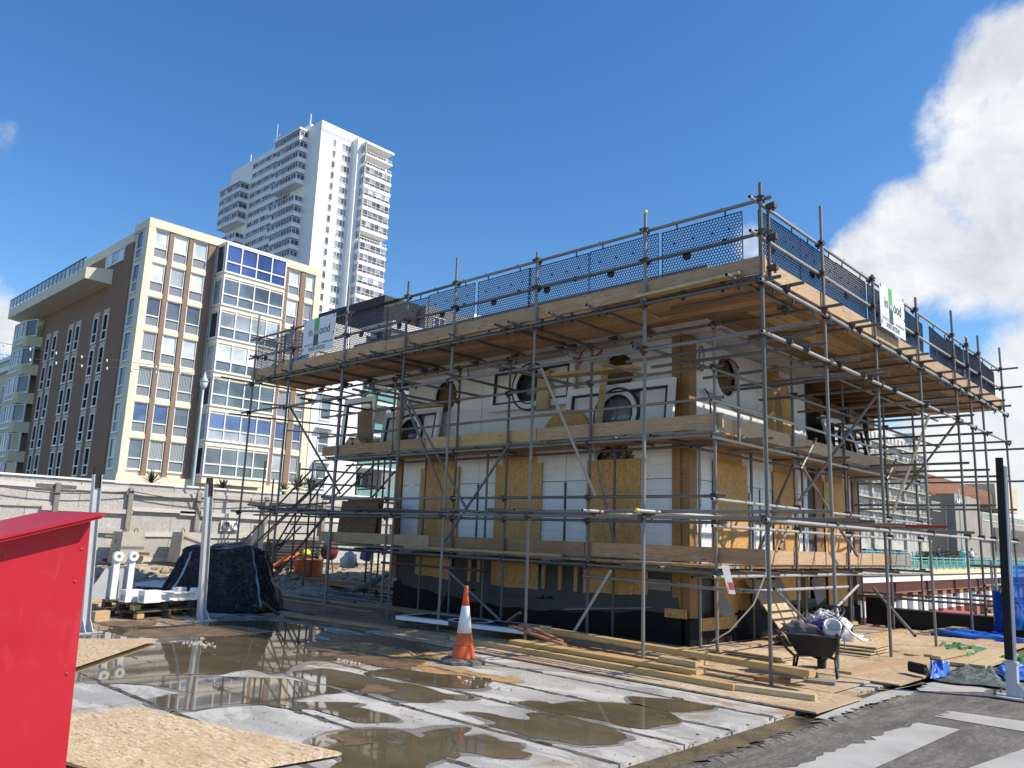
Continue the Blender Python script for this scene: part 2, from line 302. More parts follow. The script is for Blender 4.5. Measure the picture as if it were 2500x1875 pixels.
def shiplap():
    m = newmat('white_panel'); b = NB(m); g = b.n('ShaderNodeNewGeometry'); sx = b.n('ShaderNodeSeparateXYZ'); b.l(g.outputs['Position'], sx.inputs[0])
    md = b.n('ShaderNodeMath', operation='MODULO'); b.l(sx.outputs[2], md.inputs[0]); md.inputs[1].default_value = 0.145
    groove = b.ramp(md.outputs[0], [(0.0, 0.0), (0.006, 0.0), (0.010, 1.0)])
    n = b.noise(b.coord('World'), 2.0, 5, 0.6); f = b.noise(b.coord('World'), 60, 3, 0.6)
    c = b.ramp(n, [(0.3, (0.74, 0.74, 0.73)), (0.6, (0.82, 0.82, 0.81))])
    c = b.mix(b.ramp(groove, [(0.0, 0.35), (1.0, 0.0)]), c, (0.35, 0.35, 0.35))
    def md_(o, k, off=0.0):
        a = b.n('ShaderNodeMath', operation='ADD'); b.l(o, a.inputs[0]); a.inputs[1].default_value = 50+off; q = b.n('ShaderNodeMath', operation='MODULO'); b.l(a.outputs[0], q.inputs[0]); q.inputs[1].default_value = k; w = b.n('ShaderNodeMath', operation='LESS_THAN'); b.l(q.outputs[0], w.inputs[0]); w.inputs[1].default_value = 0.014; return w.outputs[0]
    sm = b.n('ShaderNodeMath', operation='ADD'); b.l(sx.outputs[0], sm.inputs[0]); b.l(sx.outputs[1], sm.inputs[1])
    dd = b.n('ShaderNodeMath', operation='MULTIPLY'); b.l(md_(sm.outputs[0], 0.585), dd.inputs[0]); b.l(md_(sx.outputs[2], 0.29, .07), dd.inputs[1]); c = b.mix(dd.outputs[0], c, (0.10, 0.10, 0.10))
    sg = b.noise(b.coord('World', (1, 1, .35)), 4.5, 6, 0.65); c = b.mix(b.ramp(sg, [(0.58, 0.0), (0.75, 0.25)]), c, (0.42, 0.39, 0.34))
    b.out(c, 0.55, 0, groove, 0.4, 0.004); M['white_panel'] = m
shiplap()
basic('soffit_white', (0.62, 0.60, 0.55), 0.6, 0, 0.06, 1.0)
basic('black_line', (0.03, 0.028, 0.027), 0.5, 0, 0.0)
basic('void_dark', (0.018, 0.016, 0.015), 0.9, 0, 0.0)
basic('membrane', (0.075, 0.073, 0.072), 0.7, 0, 0.15, 2, bs=0.2)
basic('membrane_pale', (0.27, 0.26, 0.25), 0.7, 0, 0.12, 2)
def bitumen():
    m = newmat('bitumen'); b = NB(m); v = b.coord('World'); n = b.noise(v, 1.8, 8, 0.7, 0.5); f = b.noise(v, 40, 4, 0.6)
    c = b.ramp(n, [(0.50, (0.005, 0.005, 0.005)), (0.58, (0.007, 0.007, 0.007)), (0.62, (0.035, 0.036, 0.034)), (0.8, (0.06, 0.06, 0.057))])
    b.out(c, b.ramp(n, [(0.5, 0.6), (0.6, 0.85)]), 0, f, 0.4, 0.006, 0.25); M['bitumen'] = m
bitumen()
basic('black_felt', (0.010, 0.010, 0.011), 0.6, 0, 0.3, 3, bs=0.4)
def foil():
    m = newmat('foil'); b = NB(m); v = b.coord('World'); n = b.noise(v, 9, 3, 0.5, 2.0)
    b.out(b.ramp(n, [(0.4, (0.16, 0.15, 0.14)), (0.6, (0.42, 0.40, 0.37))]), 0.35, 0.5, n, 1.0, 0.03); M['foil'] = m
foil()
def redpaint():
    m = newmat('red_paint'); b = NB(m); v = b.coord('World'); n = b.noise(v, 1.3, 5, 0.6); f = b.noise(v, 45, 5, 0.65); g = b.noise(b.coord('World', (1, 1, 0.3)), 9, 5, 0.6, 1.0)
    c = b.ramp(n, [(0.3, (0.43, 0.009, 0.020)), (0.55, (0.48, 0.013, 0.026)), (0.8, (0.52, 0.024, 0.037))])
    c = b.mix(b.ramp(g, [(0.58, 0.0), (0.75, 0.30)]), c, (0.62, 0.10, 0.11)); du = b.noise(b.coord('World', (1, 1, 1)), 2.4, 7, 0.7, 0.8); c = b.mix(b.ramp(du, [(0.60, 0.0), (0.80, 0.10)]), c, (0.50, 0.22, 0.20)); sc_ = b.noise(b.coord('World', (6, 6, 0.7)), 5, 5, 0.6, 2.0); c = b.mix(b.ramp(sc_, [(0.66, 0.0), (0.70, 0.35)]), c, (0.33, 0.02, 0.03))
    mx = b.n('ShaderNodeMath', operation='ADD'); b.l(f, mx.inputs[0]); b.l(g, mx.inputs[1])
    b.out(c, 0.48, 0, mx.outputs[0], 0.10, 0.004, 0.35); M['red_paint'] = m
redpaint()
basic('screw', (0.35, 0.06, 0.06), 0.4, 0.3, 0)
def coneplastic(name, col):
    m = newmat(name); b = NB(m); v = b.coord('World'); n = b.noise(v, 7, 5, 0.65)
    c = b.mix(b.ramp(n, [(0.5, 0.0), (0.72, 0.45)]), col, tuple(x*0.6+0.05 for x in col)); b.out(c, 0.5, 0, n, 0.15, 0.01); M[name] = m
coneplastic('cone_orange', (0.72, 0.115, 0.022)); coneplastic('cone_white', (0.72, 0.72, 0.74)); basic('cone_base', (0.17, 0.16, 0.145), 0.9, 0, 0.5, 9, bs=0.9)
def tarpmat():
    m = newmat('tarp_black'); b = NB(m); v = b.coord('World'); a = b.noise(b.coord('World', (1, 1, .55)), 1.7, 4, 0.6, 1.2); c = b.noise(v, 6, 4, 0.6, 1.0)
    r1 = b.ramp(a, [(0.42, 0.0), (0.5, 1.0), (0.58, 0.0)]); r2 = b.ramp(c, [(0.40, 0.0), (0.5, 1.0), (0.6, 0.0)]); h = b.mix(0.35, r1, r2)
    b.out((0.007, 0.008, 0.012), 0.30, 0, h, 0.75, 0.06, 0.5); M['tarp_black'] = m
tarpmat()
basic('strap', (0.22, 0.28, 0.34), 0.6, 0, 0.15, 9)
basic('tarp_green', (0.045, 0.17, 0.06), 0.5, 0, 0.25, 4, bs=0.4); basic('tarp_grey', (0.085, 0.11, 0.09), 0.45, 0, 0.35, 5, bs=0.5, spec=0.6); basic('tarp_blue', (0.02, 0.15, 0.62), 0.4, 0, 0.2, 4, bs=0.4)
def netting():
    m = newmat('blue_net'); b = NB(m); v = b.coord('World'); n = b.noise(v, 2.0, 4, 0.6)
    c = b.ramp(n, [(0.35, (0.01, 0.13, 0.55)), (0.65, (0.03, 0.26, 0.80))]); p = b.out(c, 0.6, 0, None, 0, 0, 0.2, 0.8)
    tr = b.n('ShaderNodeBsdfTranslucent'); b.l(c, tr.inputs[0]); mx = b.n('ShaderNodeMixShader'); mx.inputs[0].default_value = 0.5; b.l(p.outputs[0], mx.inputs[1]); b.l(tr.outputs[0], mx.inputs[2])
    b.l(mx.outputs[0], [q for q in m.node_tree.nodes if q.type == 'OUTPUT_MATERIAL'][0].inputs[0]); M['blue_net'] = m
netting()
basic('orange_hose', (0.70, 0.16, 0.045), 0.5, 0, 0.12, 4); basic('barrow_black', (0.022, 0.022, 0.024), 0.5, 0.1, 0.35, 9); basic('barrow_grey', (0.16, 0.17, 0.18), 0.5, 0.3, 0.25, 6); basic('rubber', (0.016, 0.016, 0.016), 0.85, 0, 0.2)
basic('foam_grey', (0.12, 0.112, 0.112), 0.8, 0, 0.15, 6); basic('rope_blue', (0.055, 0.03, 0.42), 0.7, 0, 0.3, 18); basic('cable_white', (0.75, 0.75, 0.74), 0.5, 0, 0.03); basic('cable_dark', (0.05, 0.05, 0.055), 0.5, 0, 0.0); basic('cable_red', (0.50, 0.05, 0.03), 0.5, 0, 0)
basic('white_steel', (0.80, 0.81, 0.82), 0.4, 0, 0.05, 3); basic('gusset_grey', (0.50, 0.51, 0.53), 0.4, 0.2, 0.08, 4)
basic('turquoise', (0.16, 0.50, 0.44), 0.55, 0, 0.1, 1.5); basic('leaf', (0.075, 0.10, 0.035), 0.7, 0, 0.4, 3); basic('hedge_leaf', (0.06, 0.065, 0.03), 0.8, 0, 0.5, 3); basic('trunk', (0.14, 0.10, 0.07), 0.9, 0, 0.3, 6)
basic('sack_white', (0.72, 0.72, 0.72), 0.6, 0, 0.08, 5, bs=0.4); basic('sign_white', (0.72, 0.73, 0.76), 0.4, 0, 0.02); basic('sign_green', (0.10, 0.42, 0.055), 0.45, 0, 0.02); basic('sign_dark', (0.012, 0.055, 0.05), 0.45, 0, 0.02); basic('ink', (0.025, 0.025, 0.028), 0.5, 0, 0); basic('ink_grey', (0.22, 0.26, 0.25), 0.5, 0, 0)
basic('skin', (0.55, 0.34, 0.25), 0.6, 0, 0.05); basic('cloth_navy', (0.03, 0.04, 0.09), 0.8, 0, 0.2, 9); basic('cloth_white', (0.75, 0.75, 0.76), 0.8, 0, 0.05, 9); basic('cloth_black', (0.015, 0.015, 0.017), 0.8, 0, 0.2, 9); basic('hair', (0.03, 0.02, 0.015), 0.7, 0, 0.2, 20)
basic('car_silver', (0.45, 0.46, 0.48), 0.3, 0.4, 0.03); basic('car_black', (0.02, 0.02, 0.023), 0.25, 0.2, 0.03); basic('car_white', (0.75, 0.75, 0.75), 0.3, 0, 0.03)
basic('lamp_glass', (0.75, 0.78, 0.80), 0.15, 0, 0.02); basic('lamp_paint', (0.50, 0.55, 0.55), 0.4, 0.2, 0.06); basic('plastic_slat', (0.045, 0.05, 0.053), 0.5, 0, 0.15, 4); basic('mixer_red', (0.16, 0.035, 0.03), 0.6, 0.1, 0.3, 6); basic('yellow_helmet', (0.75, 0.75, 0.05), 0.4, 0, 0); basic('bucket_blue', (0.15, 0.2, 0.55), 0.5, 0, 0.1); basic('barrier_red', (0.60, 0.10, 0.09), 0.5, 0, 0.1)
basic('pale_grey_board', (0.60, 0.62, 0.65), 0.6, 0, 0.12, 1.2); basic('bag_blue', (0.03, 0.16, 0.55), 0.4, 0, 0.3, 6, bs=0.5); basic('bag_navy', (0.012, 0.02, 0.07), 0.5, 0, 0.3, 6, bs=0.5)

# ------------------------------------------------------------------ geometry helpers
from mathutils import noise as NZ
class MB:
    def __init__(s): s.v = []; s.f = []; s.m = []; s.sm = []
    def add(s, vs, fs, mi=0, sm=False):
        o = len(s.v); s.v += [tuple(v) for v in vs]
        for f in fs: s.f.append([o+i for i in f]); s.m.append(mi); s.sm.append(sm)
        return s
    def hexa(s, p, mi=0):   # p: 4 bottom (ccw from above) + 4 top
        return s.add(p, [(3, 2, 1, 0), (4, 5, 6, 7), (0, 1, 5, 4), (1, 2, 6, 5), (2, 3, 7, 6), (3, 0, 4, 7)], mi)
    def box(s, x0, x1, y0, y1, z0, z1, mi=0):
        return s.hexa([(x0, y0, z0), (x1, y0, z0), (x1, y1, z0), (x0, y1, z0), (x0, y0, z1), (x1, y0, z1), (x1, y1, z1), (x0, y1, z1)], mi)
    def obox(s, c, a, b, d, mi=0):   # centre and three half-axis vectors
        c, a, b, d = map(Vector, (c, a, b, d))
        return s.hexa([c-a-b-d, c+a-b-d, c+a+b-d, c-a+b-d, c-a-b+d, c+a-b+d, c+a+b+d, c-a+b+d], mi)
    def bar(s, p, q, w, h, mi=0, up=(0, 0, 1)):
        p, q = Vector(p), Vector(q); d = (q-p); t = d.normalized(); u = Vector(up)
        sd = t.cross(u)
        if sd.length < 1e-4: sd = t.cross(Vector((1, 0, 0)))
        sd.normalize(); u = sd.cross(t)
        return s.obox((p+q)/2, d/2, sd*(w/2), u*(h/2), mi)
    def tube(s, p, q, r, n=8, mi=0, r2=None, cap=True, sm=True):
        p, q = Vector(p), Vector(q); t = (q-p).normalized(); a = t.orthogonal().normalized(); b = t.cross(a); r2 = r if r2 is None else r2
        vs = []
        for c, rr in ((p, r), (q, r2)):
            for i in range(n): vs.append(c+(a*cos(2*pi*i/n)+b*sin(2*pi*i/n))*rr)
        s.add(vs, [(i, (i+1) % n, n+(i+1) % n, n+i) for i in range(n)], mi, sm)
        if cap: s.add(vs, [tuple(range(n-1, -1, -1)), tuple(range(n, 2*n))], mi)
        return s
    def path(s, pts, r, n=6, mi=0, closed=False):
        pts = [Vector(p) for p in pts]; N = len(pts); vs = []; a = None
        for i, p in enumerate(pts):
            t = (pts[(i+1) % N] - pts[i-1]) if (closed or 0 < i < N-1) else (pts[1]-pts[0] if i == 0 else pts[-1]-pts[-2])
            t.normalize()
            a = t.orthogonal().normalized() if a is None else (a-t*a.dot(t)).normalized()
            b = t.cross(a); rr = r[i] if isinstance(r, (list, tuple)) else r
            for k in range(n): vs.append(p+(a*cos(2*pi*k/n)+b*sin(2*pi*k/n))*rr)
        fs = []
        for i in range(N if closed else N-1):
            j = (i+1) % N
            for k in range(n): fs.append((i*n+k, i*n+(k+1) % n, j*n+(k+1) % n, j*n+k))
        if not closed: fs += [tuple(range(n-1, -1, -1)), tuple((N-1)*n+k for k in range(n))]
        return s.add(vs, fs, mi, True)
    def lathe(s, c, prof, n=16, mi=0, axis=(0, 0, 1)):   # prof: (r, h)
        c = Vector(c); ax = Vector(axis).normalized(); a = ax.orthogonal().normalized(); b = ax.cross(a); vs = []
        for r, h in prof:
            for i in range(n): vs.append(c+ax*h+(a*cos(2*pi*i/n)+b*sin(2*pi*i/n))*max(r, 1e-4))
        fs = []
        for j in range(len(prof)-1):
            for i in range(n): fs.append((j*n+i, j*n+(i+1) % n, (j+1)*n+(i+1) % n, (j+1)*n+i))
        fs += [tuple(range(n-1, -1, -1)), tuple((len(prof)-1)*n+i for i in range(n))]
        return s.add(vs, fs, mi, True)
    def prism(s, poly, origin, u, v, w, mi=0):   # polygon in (u,v), thickness vector w
        o, u, v, w = map(Vector, (origin, u, v, w)); n = len(poly)
        a = [o+u*x+v*y for x, y in poly]
        vs = a+[p+w for p in a]
        fs = [tuple(range(n-1, -1, -1)), tuple(range(n, 2*n))]+[(i, (i+1) % n, n+(i+1) % n, n+i) for i in range(n)]
        return s.add(vs, fs, mi)
    def build(s, name, mats, parent=None, at=None, autos=False):
        me = bpy.data.meshes.new(name); me.from_pydata(s.v, [], s.f)
        if isinstance(mats, str): mats = [mats]
        for x in mats: me.materials.append(M[x])
        me.polygons.foreach_set('material_index', s.m); me.polygons.foreach_set('use_smooth', s.sm); me.update()
        return put(name, me, parent, at)
def put(name, me, parent=None, at=None):
    o = bpy.data.objects.new(name, me); COL.objects.link(o)
    if parent is not None:
        o.parent = parent
        if at is None: o.matrix_parent_inverse = wm(parent).inverted()
        else: o.location = at
    elif at is not None: o.location = at
    return o
def wm(o):
    m = o.matrix_basis.copy()
    if o.parent: m = wm(o.parent) @ o.matrix_parent_inverse @ m
    return m
def tag(o, label=None, cat=None, group=None, kind=None):
    if label: o['label'] = label
    if cat: o['category'] = cat
    if group: o['group'] = group
    if kind: o['kind'] = kind
    return o
def thing(name, loc, label, cat, group=None, rz=0.0):
    o = bpy.data.objects.new(name, None); COL.objects.link(o); o.location = loc; o.rotation_euler = (0, 0, rz); o.empty_display_size = 0.1
    return tag(o, label, cat, group)
def copy_tree(o, parent=None):
    c = o.copy(); COL.objects.link(c)
    if parent is not None: c.parent = parent
    for ch in list(o.children): copy_tree(ch, c)
    return c
def smooth_poly(pts, k=4, jit=0.0):
    n = len(pts); out = []
    for i in range(n):
        p0, p1, p2, p3 = (Vector(pts[(i+j-1) % n]) for j in range(4))
        for t in range(k):
            t /= k
            q = 0.5*((2*p1)+(p2-p0)*t+(2*p0-5*p1+4*p2-p3)*t*t+(3*p1-p0-3*p2+p3)*t**3)
            wx = wy = 0
            if jit: a_, b_, c_ = Vector((q.x*4, q.y*4, 1)), Vector((q.x*14, q.y*14, 5)), Vector((9, 4, 7)); wx = jit*(3.2*NZ.noise(a_)+1.3*NZ.noise(b_)); wy = jit*(3.2*NZ.noise(a_+c_)+1.3*NZ.noise(b_+c_))
            out.append((q.x+wx, q.y+wy))
    return out
def sheet(name, poly, z0, z1, mat, parent=None):
    b = MB(); n = len(poly)
    b.add([(x, y, z1) for x, y in poly], [tuple(range(n))])
    if z0 is not None and z1-z0 > 0.004:
        for i in range(n):
            (x, y), (X, Y) = poly[i], poly[(i+1) % n]
            b.add([(x, y, z0), (X, Y, z0), (X, Y, z1), (x, y, z1)], [(0, 1, 2, 3)])
    area = sum(poly[i][0]*poly[(i+1) % n][1]-poly[(i+1) % n][0]*poly[i][1] for i in range(n))
    if area < 0: b.f = [f[::-1] for f in b.f]
    return b.build(name, mat, parent)
_bc = {}
def board(name, l, w, h, mat, p, d, parent=None, up=(0, 0, 1), bev=0.0):
    """one plank, mesh shared by size: centre p, length along d"""
    k = (round(l, 3), round(w, 3), round(h, 3), mat)
    if k not in _bc:
        b = MB(); b.box(-l/2, l/2, -w/2, w/2, -h/2, h/2)
        me = bpy.data.meshes.new(name); me.from_pydata(b.v, [], b.f); me.materials.append(M[mat]); _bc[k] = me
    o = bpy.data.objects.new(name, _bc[k]); COL.objects.link(o)
    t = Vector(d).normalized(); u = Vector(up); s = u.cross(t).normalized(); u = t.cross(s)
    mt = Matrix((t, s, u)).transposed().to_4x4(); mt.translation = Vector(p)
    if parent is not None: o.parent = parent; o.matrix_basis = wm(parent).inverted() @ mt
    else: o.matrix_basis = mt
    return o
def board2(name, a, b, w, h, mat, parent=None, up=(0, 0, 1)):
    a, b = Vector(a), Vector(b); return board(name, round((b-a).length, 2), w, h, mat, (a+b)/2, b-a, parent, up)
_tm = {}
def unit_tube(mat):
    if mat in _tm: return _tm[mat]
    b = MB(); n = 12; ro, ri = 0.0242, 0.0196
    ring = lambda r, z: [(r*cos(2*pi*i/n), r*sin(2*pi*i/n), z) for i in range(n)]
    b.add(ring(ro, 0)+ring(ro, 1), [(i, (i+1) % n, n+(i+1) % n, n+i) for i in range(n)], 0, True)
    b.add(ring(ri, 0)+ring(ri, 1), [(n+i, n+(i+1) % n, (i+1) % n, i) for i in range(n)], 1, True)  # near-black bore: shade inside the open tube put into its colour
    b.add(ring(ro, 0)+ring(ri, 0), [(n+i, n+(i+1) % n, (i+1) % n, i) for i in range(n)], 0)
    b.add(ring(ro, 1)+ring(ri, 1), [(i, (i+1) % n, n+(i+1) % n, n+i) for i in range(n)], 0)
    me = bpy.data.meshes.new('tube'); me.from_pydata(b.v, [], b.f); me.materials.append(M[mat]); me.materials.append(M['tube_dark'])
    me.polygons.foreach_set('material_index', b.m); me.polygons.foreach_set('use_smooth', b.sm); _tm[mat] = me; return me
def pole(name, p, q, parent, mat='galv'):
    p, q = Vector(p), Vector(q); d = q-p; o = bpy.data.objects.new(name, unit_tube(mat)); COL.objects.link(o)
    mt = Matrix.Translation(p) @ d.to_track_quat('Z', 'Y').to_matrix().to_4x4() @ Matrix.Diagonal((1, 1, d.length, 1))
    o.parent = parent; o.matrix_basis = wm(parent).inverted() @ mt; return o
def text(name, s, size, origin, u, v, mat, parent, lift=0.003, shear=0.0, sx=1.0):
    """flat print: letters as a thin mesh on the plane (u along the line, v up)"""
    cu = bpy.data.curves.new(name, 'FONT'); cu.body = s; cu.size = size; cu.extrude = 0.0006; cu.shear = shear
    t = bpy.data.objects.new(name, cu); COL.objects.link(t)
    dg = bpy.context.evaluated_depsgraph_get(); dg.update(); me = bpy.data.meshes.new_from_object(t.evaluated_get(dg)); bpy.data.objects.remove(t)
    me.materials.clear(); me.materials.append(M[mat])
    u, v = Vector(u).normalized(), Vector(v).normalized(); w = u.cross(v)
    mt = Matrix((u*sx, v, w)).transposed().to_4x4(); mt.translation = Vector(origin)+w*lift
    o = bpy.data.objects.new(name, me); COL.objects.link(o); o.parent = parent; o.matrix_basis = wm(parent).inverted() @ mt; return o
# ================================================================== SETTING: ground
tag(sheet('lower_esplanade', [(-21.4, 18.9), (60, 18.9), (60, 420), (-21.4, 420)], None, -4.2, 'lower_ground'), kind='structure')
b = MB(); b.box(-21.4, 60, -40, 18.7, -4.25, -0.20); tag(b.build('deck_structure', 'lower_ground'), kind='structure')
tag(sheet('sea', [(60, -900), (2500, -900), (2500, 2500), (60, 2500)], None, -6.0, 'glass_mid'), kind='structure')
tag(sheet('upper_ground', [(-900, -900), (-21.75, -900), (-21.75, 900), (-900, 900)], None, 0.25, 'asphalt'), kind='structure')
# concrete deck: planks cast side by side, each a piece with its own edges
from mathutils import noise as MN
deck = thing('concrete_deck', (-12, 4, 0), None, None); tag(deck, kind='structure')
JY = [-12, -8, -6, -4.5, -3, -1.6, -0.5, 0.6, 1.5, 2.42, 3.34, 4.21, 5.11, 6.0, 6.78, 7.62, 8.5]
def slab(x0, x1, y0, y1, z=0.0):
    b = MB(); e = 0.012; N = max(2, int((x1-x0)/0.35)); lo = []; hi = []
    for i in range(N+1):
        x = x0+(x1-x0)*i/N; lo.append((x, y0+random.uniform(0, 0.016))); hi.append((x, y1-random.uniform(0, 0.016)))
    for i in range(N):
        a, c, d, f = lo[i], lo[i+1], hi[i+1], hi[i]
        b.add([(a[0], a[1]+e, z), (c[0], c[1]+e, z), (d[0], d[1]-e, z), (f[0], f[1]-e, z), (a[0], a[1], z-.02), (c[0], c[1], z-.02), (d[0], d[1], z-.02), (f[0], f[1], z-.02), (a[0], a[1], z-.1), (c[0], c[1], z-.1), (d[0], d[1], z-.1), (f[0], f[1], z-.1)],
              [(0, 1, 2, 3), (4, 5, 1, 0), (3, 2, 6, 7), (8, 9, 5, 4), (7, 6, 10, 11)])
    b.add([(x1, y0, z-.1), (x1, y1, z-.1), (x1, y1, z), (x1, y0, z)], [(0, 1, 2, 3)])
    return b.build('slab', 'deck_concrete', deck)
for y0, y1 in zip(JY[:-1], JY[1:]): slab(-22.2, -3.66, y0+0.012, y1-0.012)
for y0, y1 in ((8.5, 11), (11, 14), (14, 18.5)): slab(-22.2, -3.66, y0+.01, y1-.01)
b = MB()
for y in JY[1:-1]:   # mortar lying in the joints, uneven, spilling over the edges here and there
    n = 150
    for i in range(n):
        x0 = -22+18.3*i/n; x1 = -22+18.3*(i+1)/n
        w = 0.022+0.05*random.random()**2; h = 0.004+0.012*random.random()**2; dy = random.uniform(-.022, .022)
        b.add([(x0, y-w+dy, -.004), (x1, y-w+dy, -.004), (x1, y+dy, h), (x0, y+dy, h), (x1, y+w+dy, -.004), (x0, y+w+dy, -.004)], [(0, 1, 2, 3), (3, 2, 4, 5)])
tag(b.build('joint_mortar', 'mortar_joint', deck), kind='stuff')
b = MB()      # ragged broken lip along the edge of the planks
for i in range(260):
    y = -6+24*random.random(); x = -3.66+random.gauss(0.02, 0.03); s = random.uniform(.003, .009)
    b.obox((x, y, random.uniform(-.015, .008)), (s*random.uniform(1, 1.6), 0, random.uniform(-.3, .3)*s), (0, s*random.uniform(1, 2.2), random.uniform(-.3, .3)*s), (0, 0, s*.45))
for i in range(260):
    y = -4+14*random.random(); x = -3.5+random.gauss(0.0, 0.10); s = random.uniform(.002, .006)
    b.obox((x, y, -.012), (s, s*.3, 0), (-s*.3, s, 0), (0, 0, s*.6))
tag(b.build('broken_mortar', 'mortar_joint'), kind='stuff')
tag(sheet('sandy_channel', [(-3.9, -12), (-3.27, -12), (-3.27, 18.4), (-3.9, 18.4)], None, -.035, 'mud'), kind='structure')
b = MB(); ny = 240; xs = [-3.36, -3.30, -3.22]
for i in range(ny):
    y0 = -8+18*i/ny; y1 = -8+18*(i+1)/ny
    for dx in (0,):
        xo = random.uniform(-.03, .03); h = random.uniform(.0, .012)
        b.add([(-3.40+xo, y0, -.03), (-3.40+xo, y1, -.03), (-3.27+xo, y1, h), (-3.27+xo, y0, h), (-3.18, y0, -.012), (-3.18, y1, -.012)], [(0, 3, 2, 1), (3, 4, 5, 2)])
tag(b.build('channel_lip', 'dark_screed'), kind='stuff')
b = MB(); nx, ny = 8, 200; vs = []
for j in range(ny+1):
    for i in range(nx+1):
        x = -3.46+.20*i/nx; y = -3+9.6*j/ny; q = Vector((x*6, y*2.2, 1)); e = sin(pi*i/nx); fade = min(1, max(0, (6.3-y)/1.2))
        vs.append((x+.05*MN.noise(q*.5), y, -.038+e*fade*(.028+.03*MN.noise(q*1.5))+.006*MN.noise(q*5)))
b.add(vs, [(j*(nx+1)+i, j*(nx+1)+i+1, (j+1)*(nx+1)+i+1, (j+1)*(nx+1)+i) for j in range(ny) for i in range(nx)])
tag(b.build('mud_ridge', 'mortar_joint'), kind='stuff')
tag(sheet('dark_screed', [(-3.27, -40), (60, -40), (60, 18.6), (-3.27, 18.6)], None, -.012, 'dark_screed'), kind='structure')
# pale rectangles where sheets have lain, with a ragged side
def patch(px, rag=None):
    P = [tuple(G(*q, -.008))[:2] for q in px]; out = []
    for i, p in enumerate(P):
        q = P[(i+1) % len(P)]; out.append(p)
        if rag and i in rag:
            n = 26
            for k in range(1, n):
                t = k/n; o = random.uniform(-.05, .05); out.append((p[0]+(q[0]-p[0])*t+o, p[1]+(q[1]-p[1])*t+random.uniform(-.01, .01)))
    tag(sheet('pale_patch', out, None, -.007, 'pale_patch'), kind='structure')
patch([(2243, 1765), (2344, 1781), (2137, 1875), (2060, 1935), (1830, 1935), (1917, 1875)], (4, 5))
patch([(2288, 1750), (2320, 1736), (2500, 1761), (2560, 1772), (2560, 1797), (2500, 1786)], (0,))
patch([(2365, 1875), (2500, 1828), (2600, 1792), (2640, 1850), (2420, 1960), (2290, 1930)], (5,))
patch([(1990, 1752), (2085, 1714), (2150, 1690), (2260, 1668), (2240, 1690), (2110, 1722), (2020, 1757)], (3, 4, 5))
patch([(2180, 1682), (2300, 1662), (2420, 1672), (2400, 1690), (2260, 1688)], (2, 3))
# puddles: thin sheets of brown water standing on the planks
def puddle_sheet(px, ox, oy, s, z=.0055, jit=.014):
    P = [tuple(G(ox+x/s, oy+y/s))[:2] for x, y in px]; cx = sum(p[0] for p in P)/len(P); cy = sum(p[1] for p in P)/len(P); D = []
    for x, y in P: l = math.hypot(x-cx, y-cy); k = 1+max(.01, .06+.16*MN.noise(Vector((x*2, y*2, 3))))/max(l, .15); D.append((cx+(x-cx)*k, cy+(y-cy)*k))
    tag(sheet('damp_edge', smooth_poly(D, 6, .016), None, z-.0035, 'wet_concrete'), kind='structure')
    tag(sheet('puddle', smooth_poly(P, 8, jit), None, z, 'puddle_water'), kind='structure')
A = (900, 1500, 2.4578); B = (0, 1400, 2.212)
puddle_sheet([(890, 535), (960, 522), (1060, 530), (1110, 540), (1200, 530), (1300, 527), (1500, 535), (1640, 555), (1800, 590), (1870, 632), (1860, 660), (1760, 665), (1730, 675), (1650, 690), (1560, 680), (1390, 640), (1200, 610), (1050, 580)], *A)
puddle_sheet([(575, 590), (700, 595), (860, 625), (940, 635), (970, 630), (950, 600), (1010, 590), (1140, 602), (1390, 665), (1500, 700), (1545, 740), (1480, 760), (1470, 780), (1330, 788), (1250, 785), (1100, 760), (950, 735), (800, 690), (700, 665), (745, 655), (740, 645), (650, 615)], *A, z=.006)
puddle_sheet([(330, 705), (450, 690), (540, 683), (610, 690), (590, 730), (700, 725), (780, 760), (900, 775), (920, 800), (890, 820), (960, 835), (960, 855), (900, 865), (800, 865), (700, 850), (620, 835), (530, 830), (550, 850), (510, 865), (420, 830), (300, 765), (350, 730)], *A)
puddle_sheet([(1535, 500), (1600, 495), (1760, 505), (1900, 520), (2020, 545), (2080, 560), (2040, 575), (1900, 585), (1750, 578), (1650, 550)], *A)
puddle_sheet([(0, 345), (150, 330), (300, 345), (520, 370), (700, 390), (740, 400), (700, 420), (715, 440), (600, 450), (450, 440), (300, 420), (150, 385), (0, 370)], *A)
puddle_sheet([(-20, 385), (150, 405), (300, 430), (450, 475), (600, 490), (630, 505), (560, 515), (470, 510), (440, 525), (300, 530), (200, 520), (0, 470), (-260, 420)], *A, z=.0065)
puddle_sheet([(380, 520), (385, 300), (620, 290), (900, 285), (1150, 262), (1460, 258), (1600, 275), (1760, 300), (1700, 340), (1720, 380), (1850, 430), (1830, 470), (1650, 480), (1500, 545), (1350, 520), (1200, 545), (1000, 550), (800, 560), (600, 575), (380, 580)], *B, z=.007)
puddle_sheet([(540, 600), (700, 572), (900, 558), (1200, 562), (1500, 572), (1700, 600), (1850, 640), (1700, 660), (1600, 690), (1750, 700), (1950, 700), (1900, 720), (2000, 740), (2150, 790), (2100, 805), (1900, 800), (1700, 740), (1500, 730), (1400, 710), (1200, 715), (1100, 735), (1000, 745), (850, 720), (800, 690), (950, 650), (1050, 660), (900, 620), (700, 600)], *B, z=.0075)
puddle_sheet([(1680, 900), (1750, 880), (1860, 850), (2000, 840), (2150, 850), (2212, 870), (2300, 905), (2420, 960), (2400, 1000), (2300, 1040), (2250, 1120), (1780, 1120), (1770, 1051), (1850, 1000), (1760, 960), (1680, 940)], *B, z=.0062)
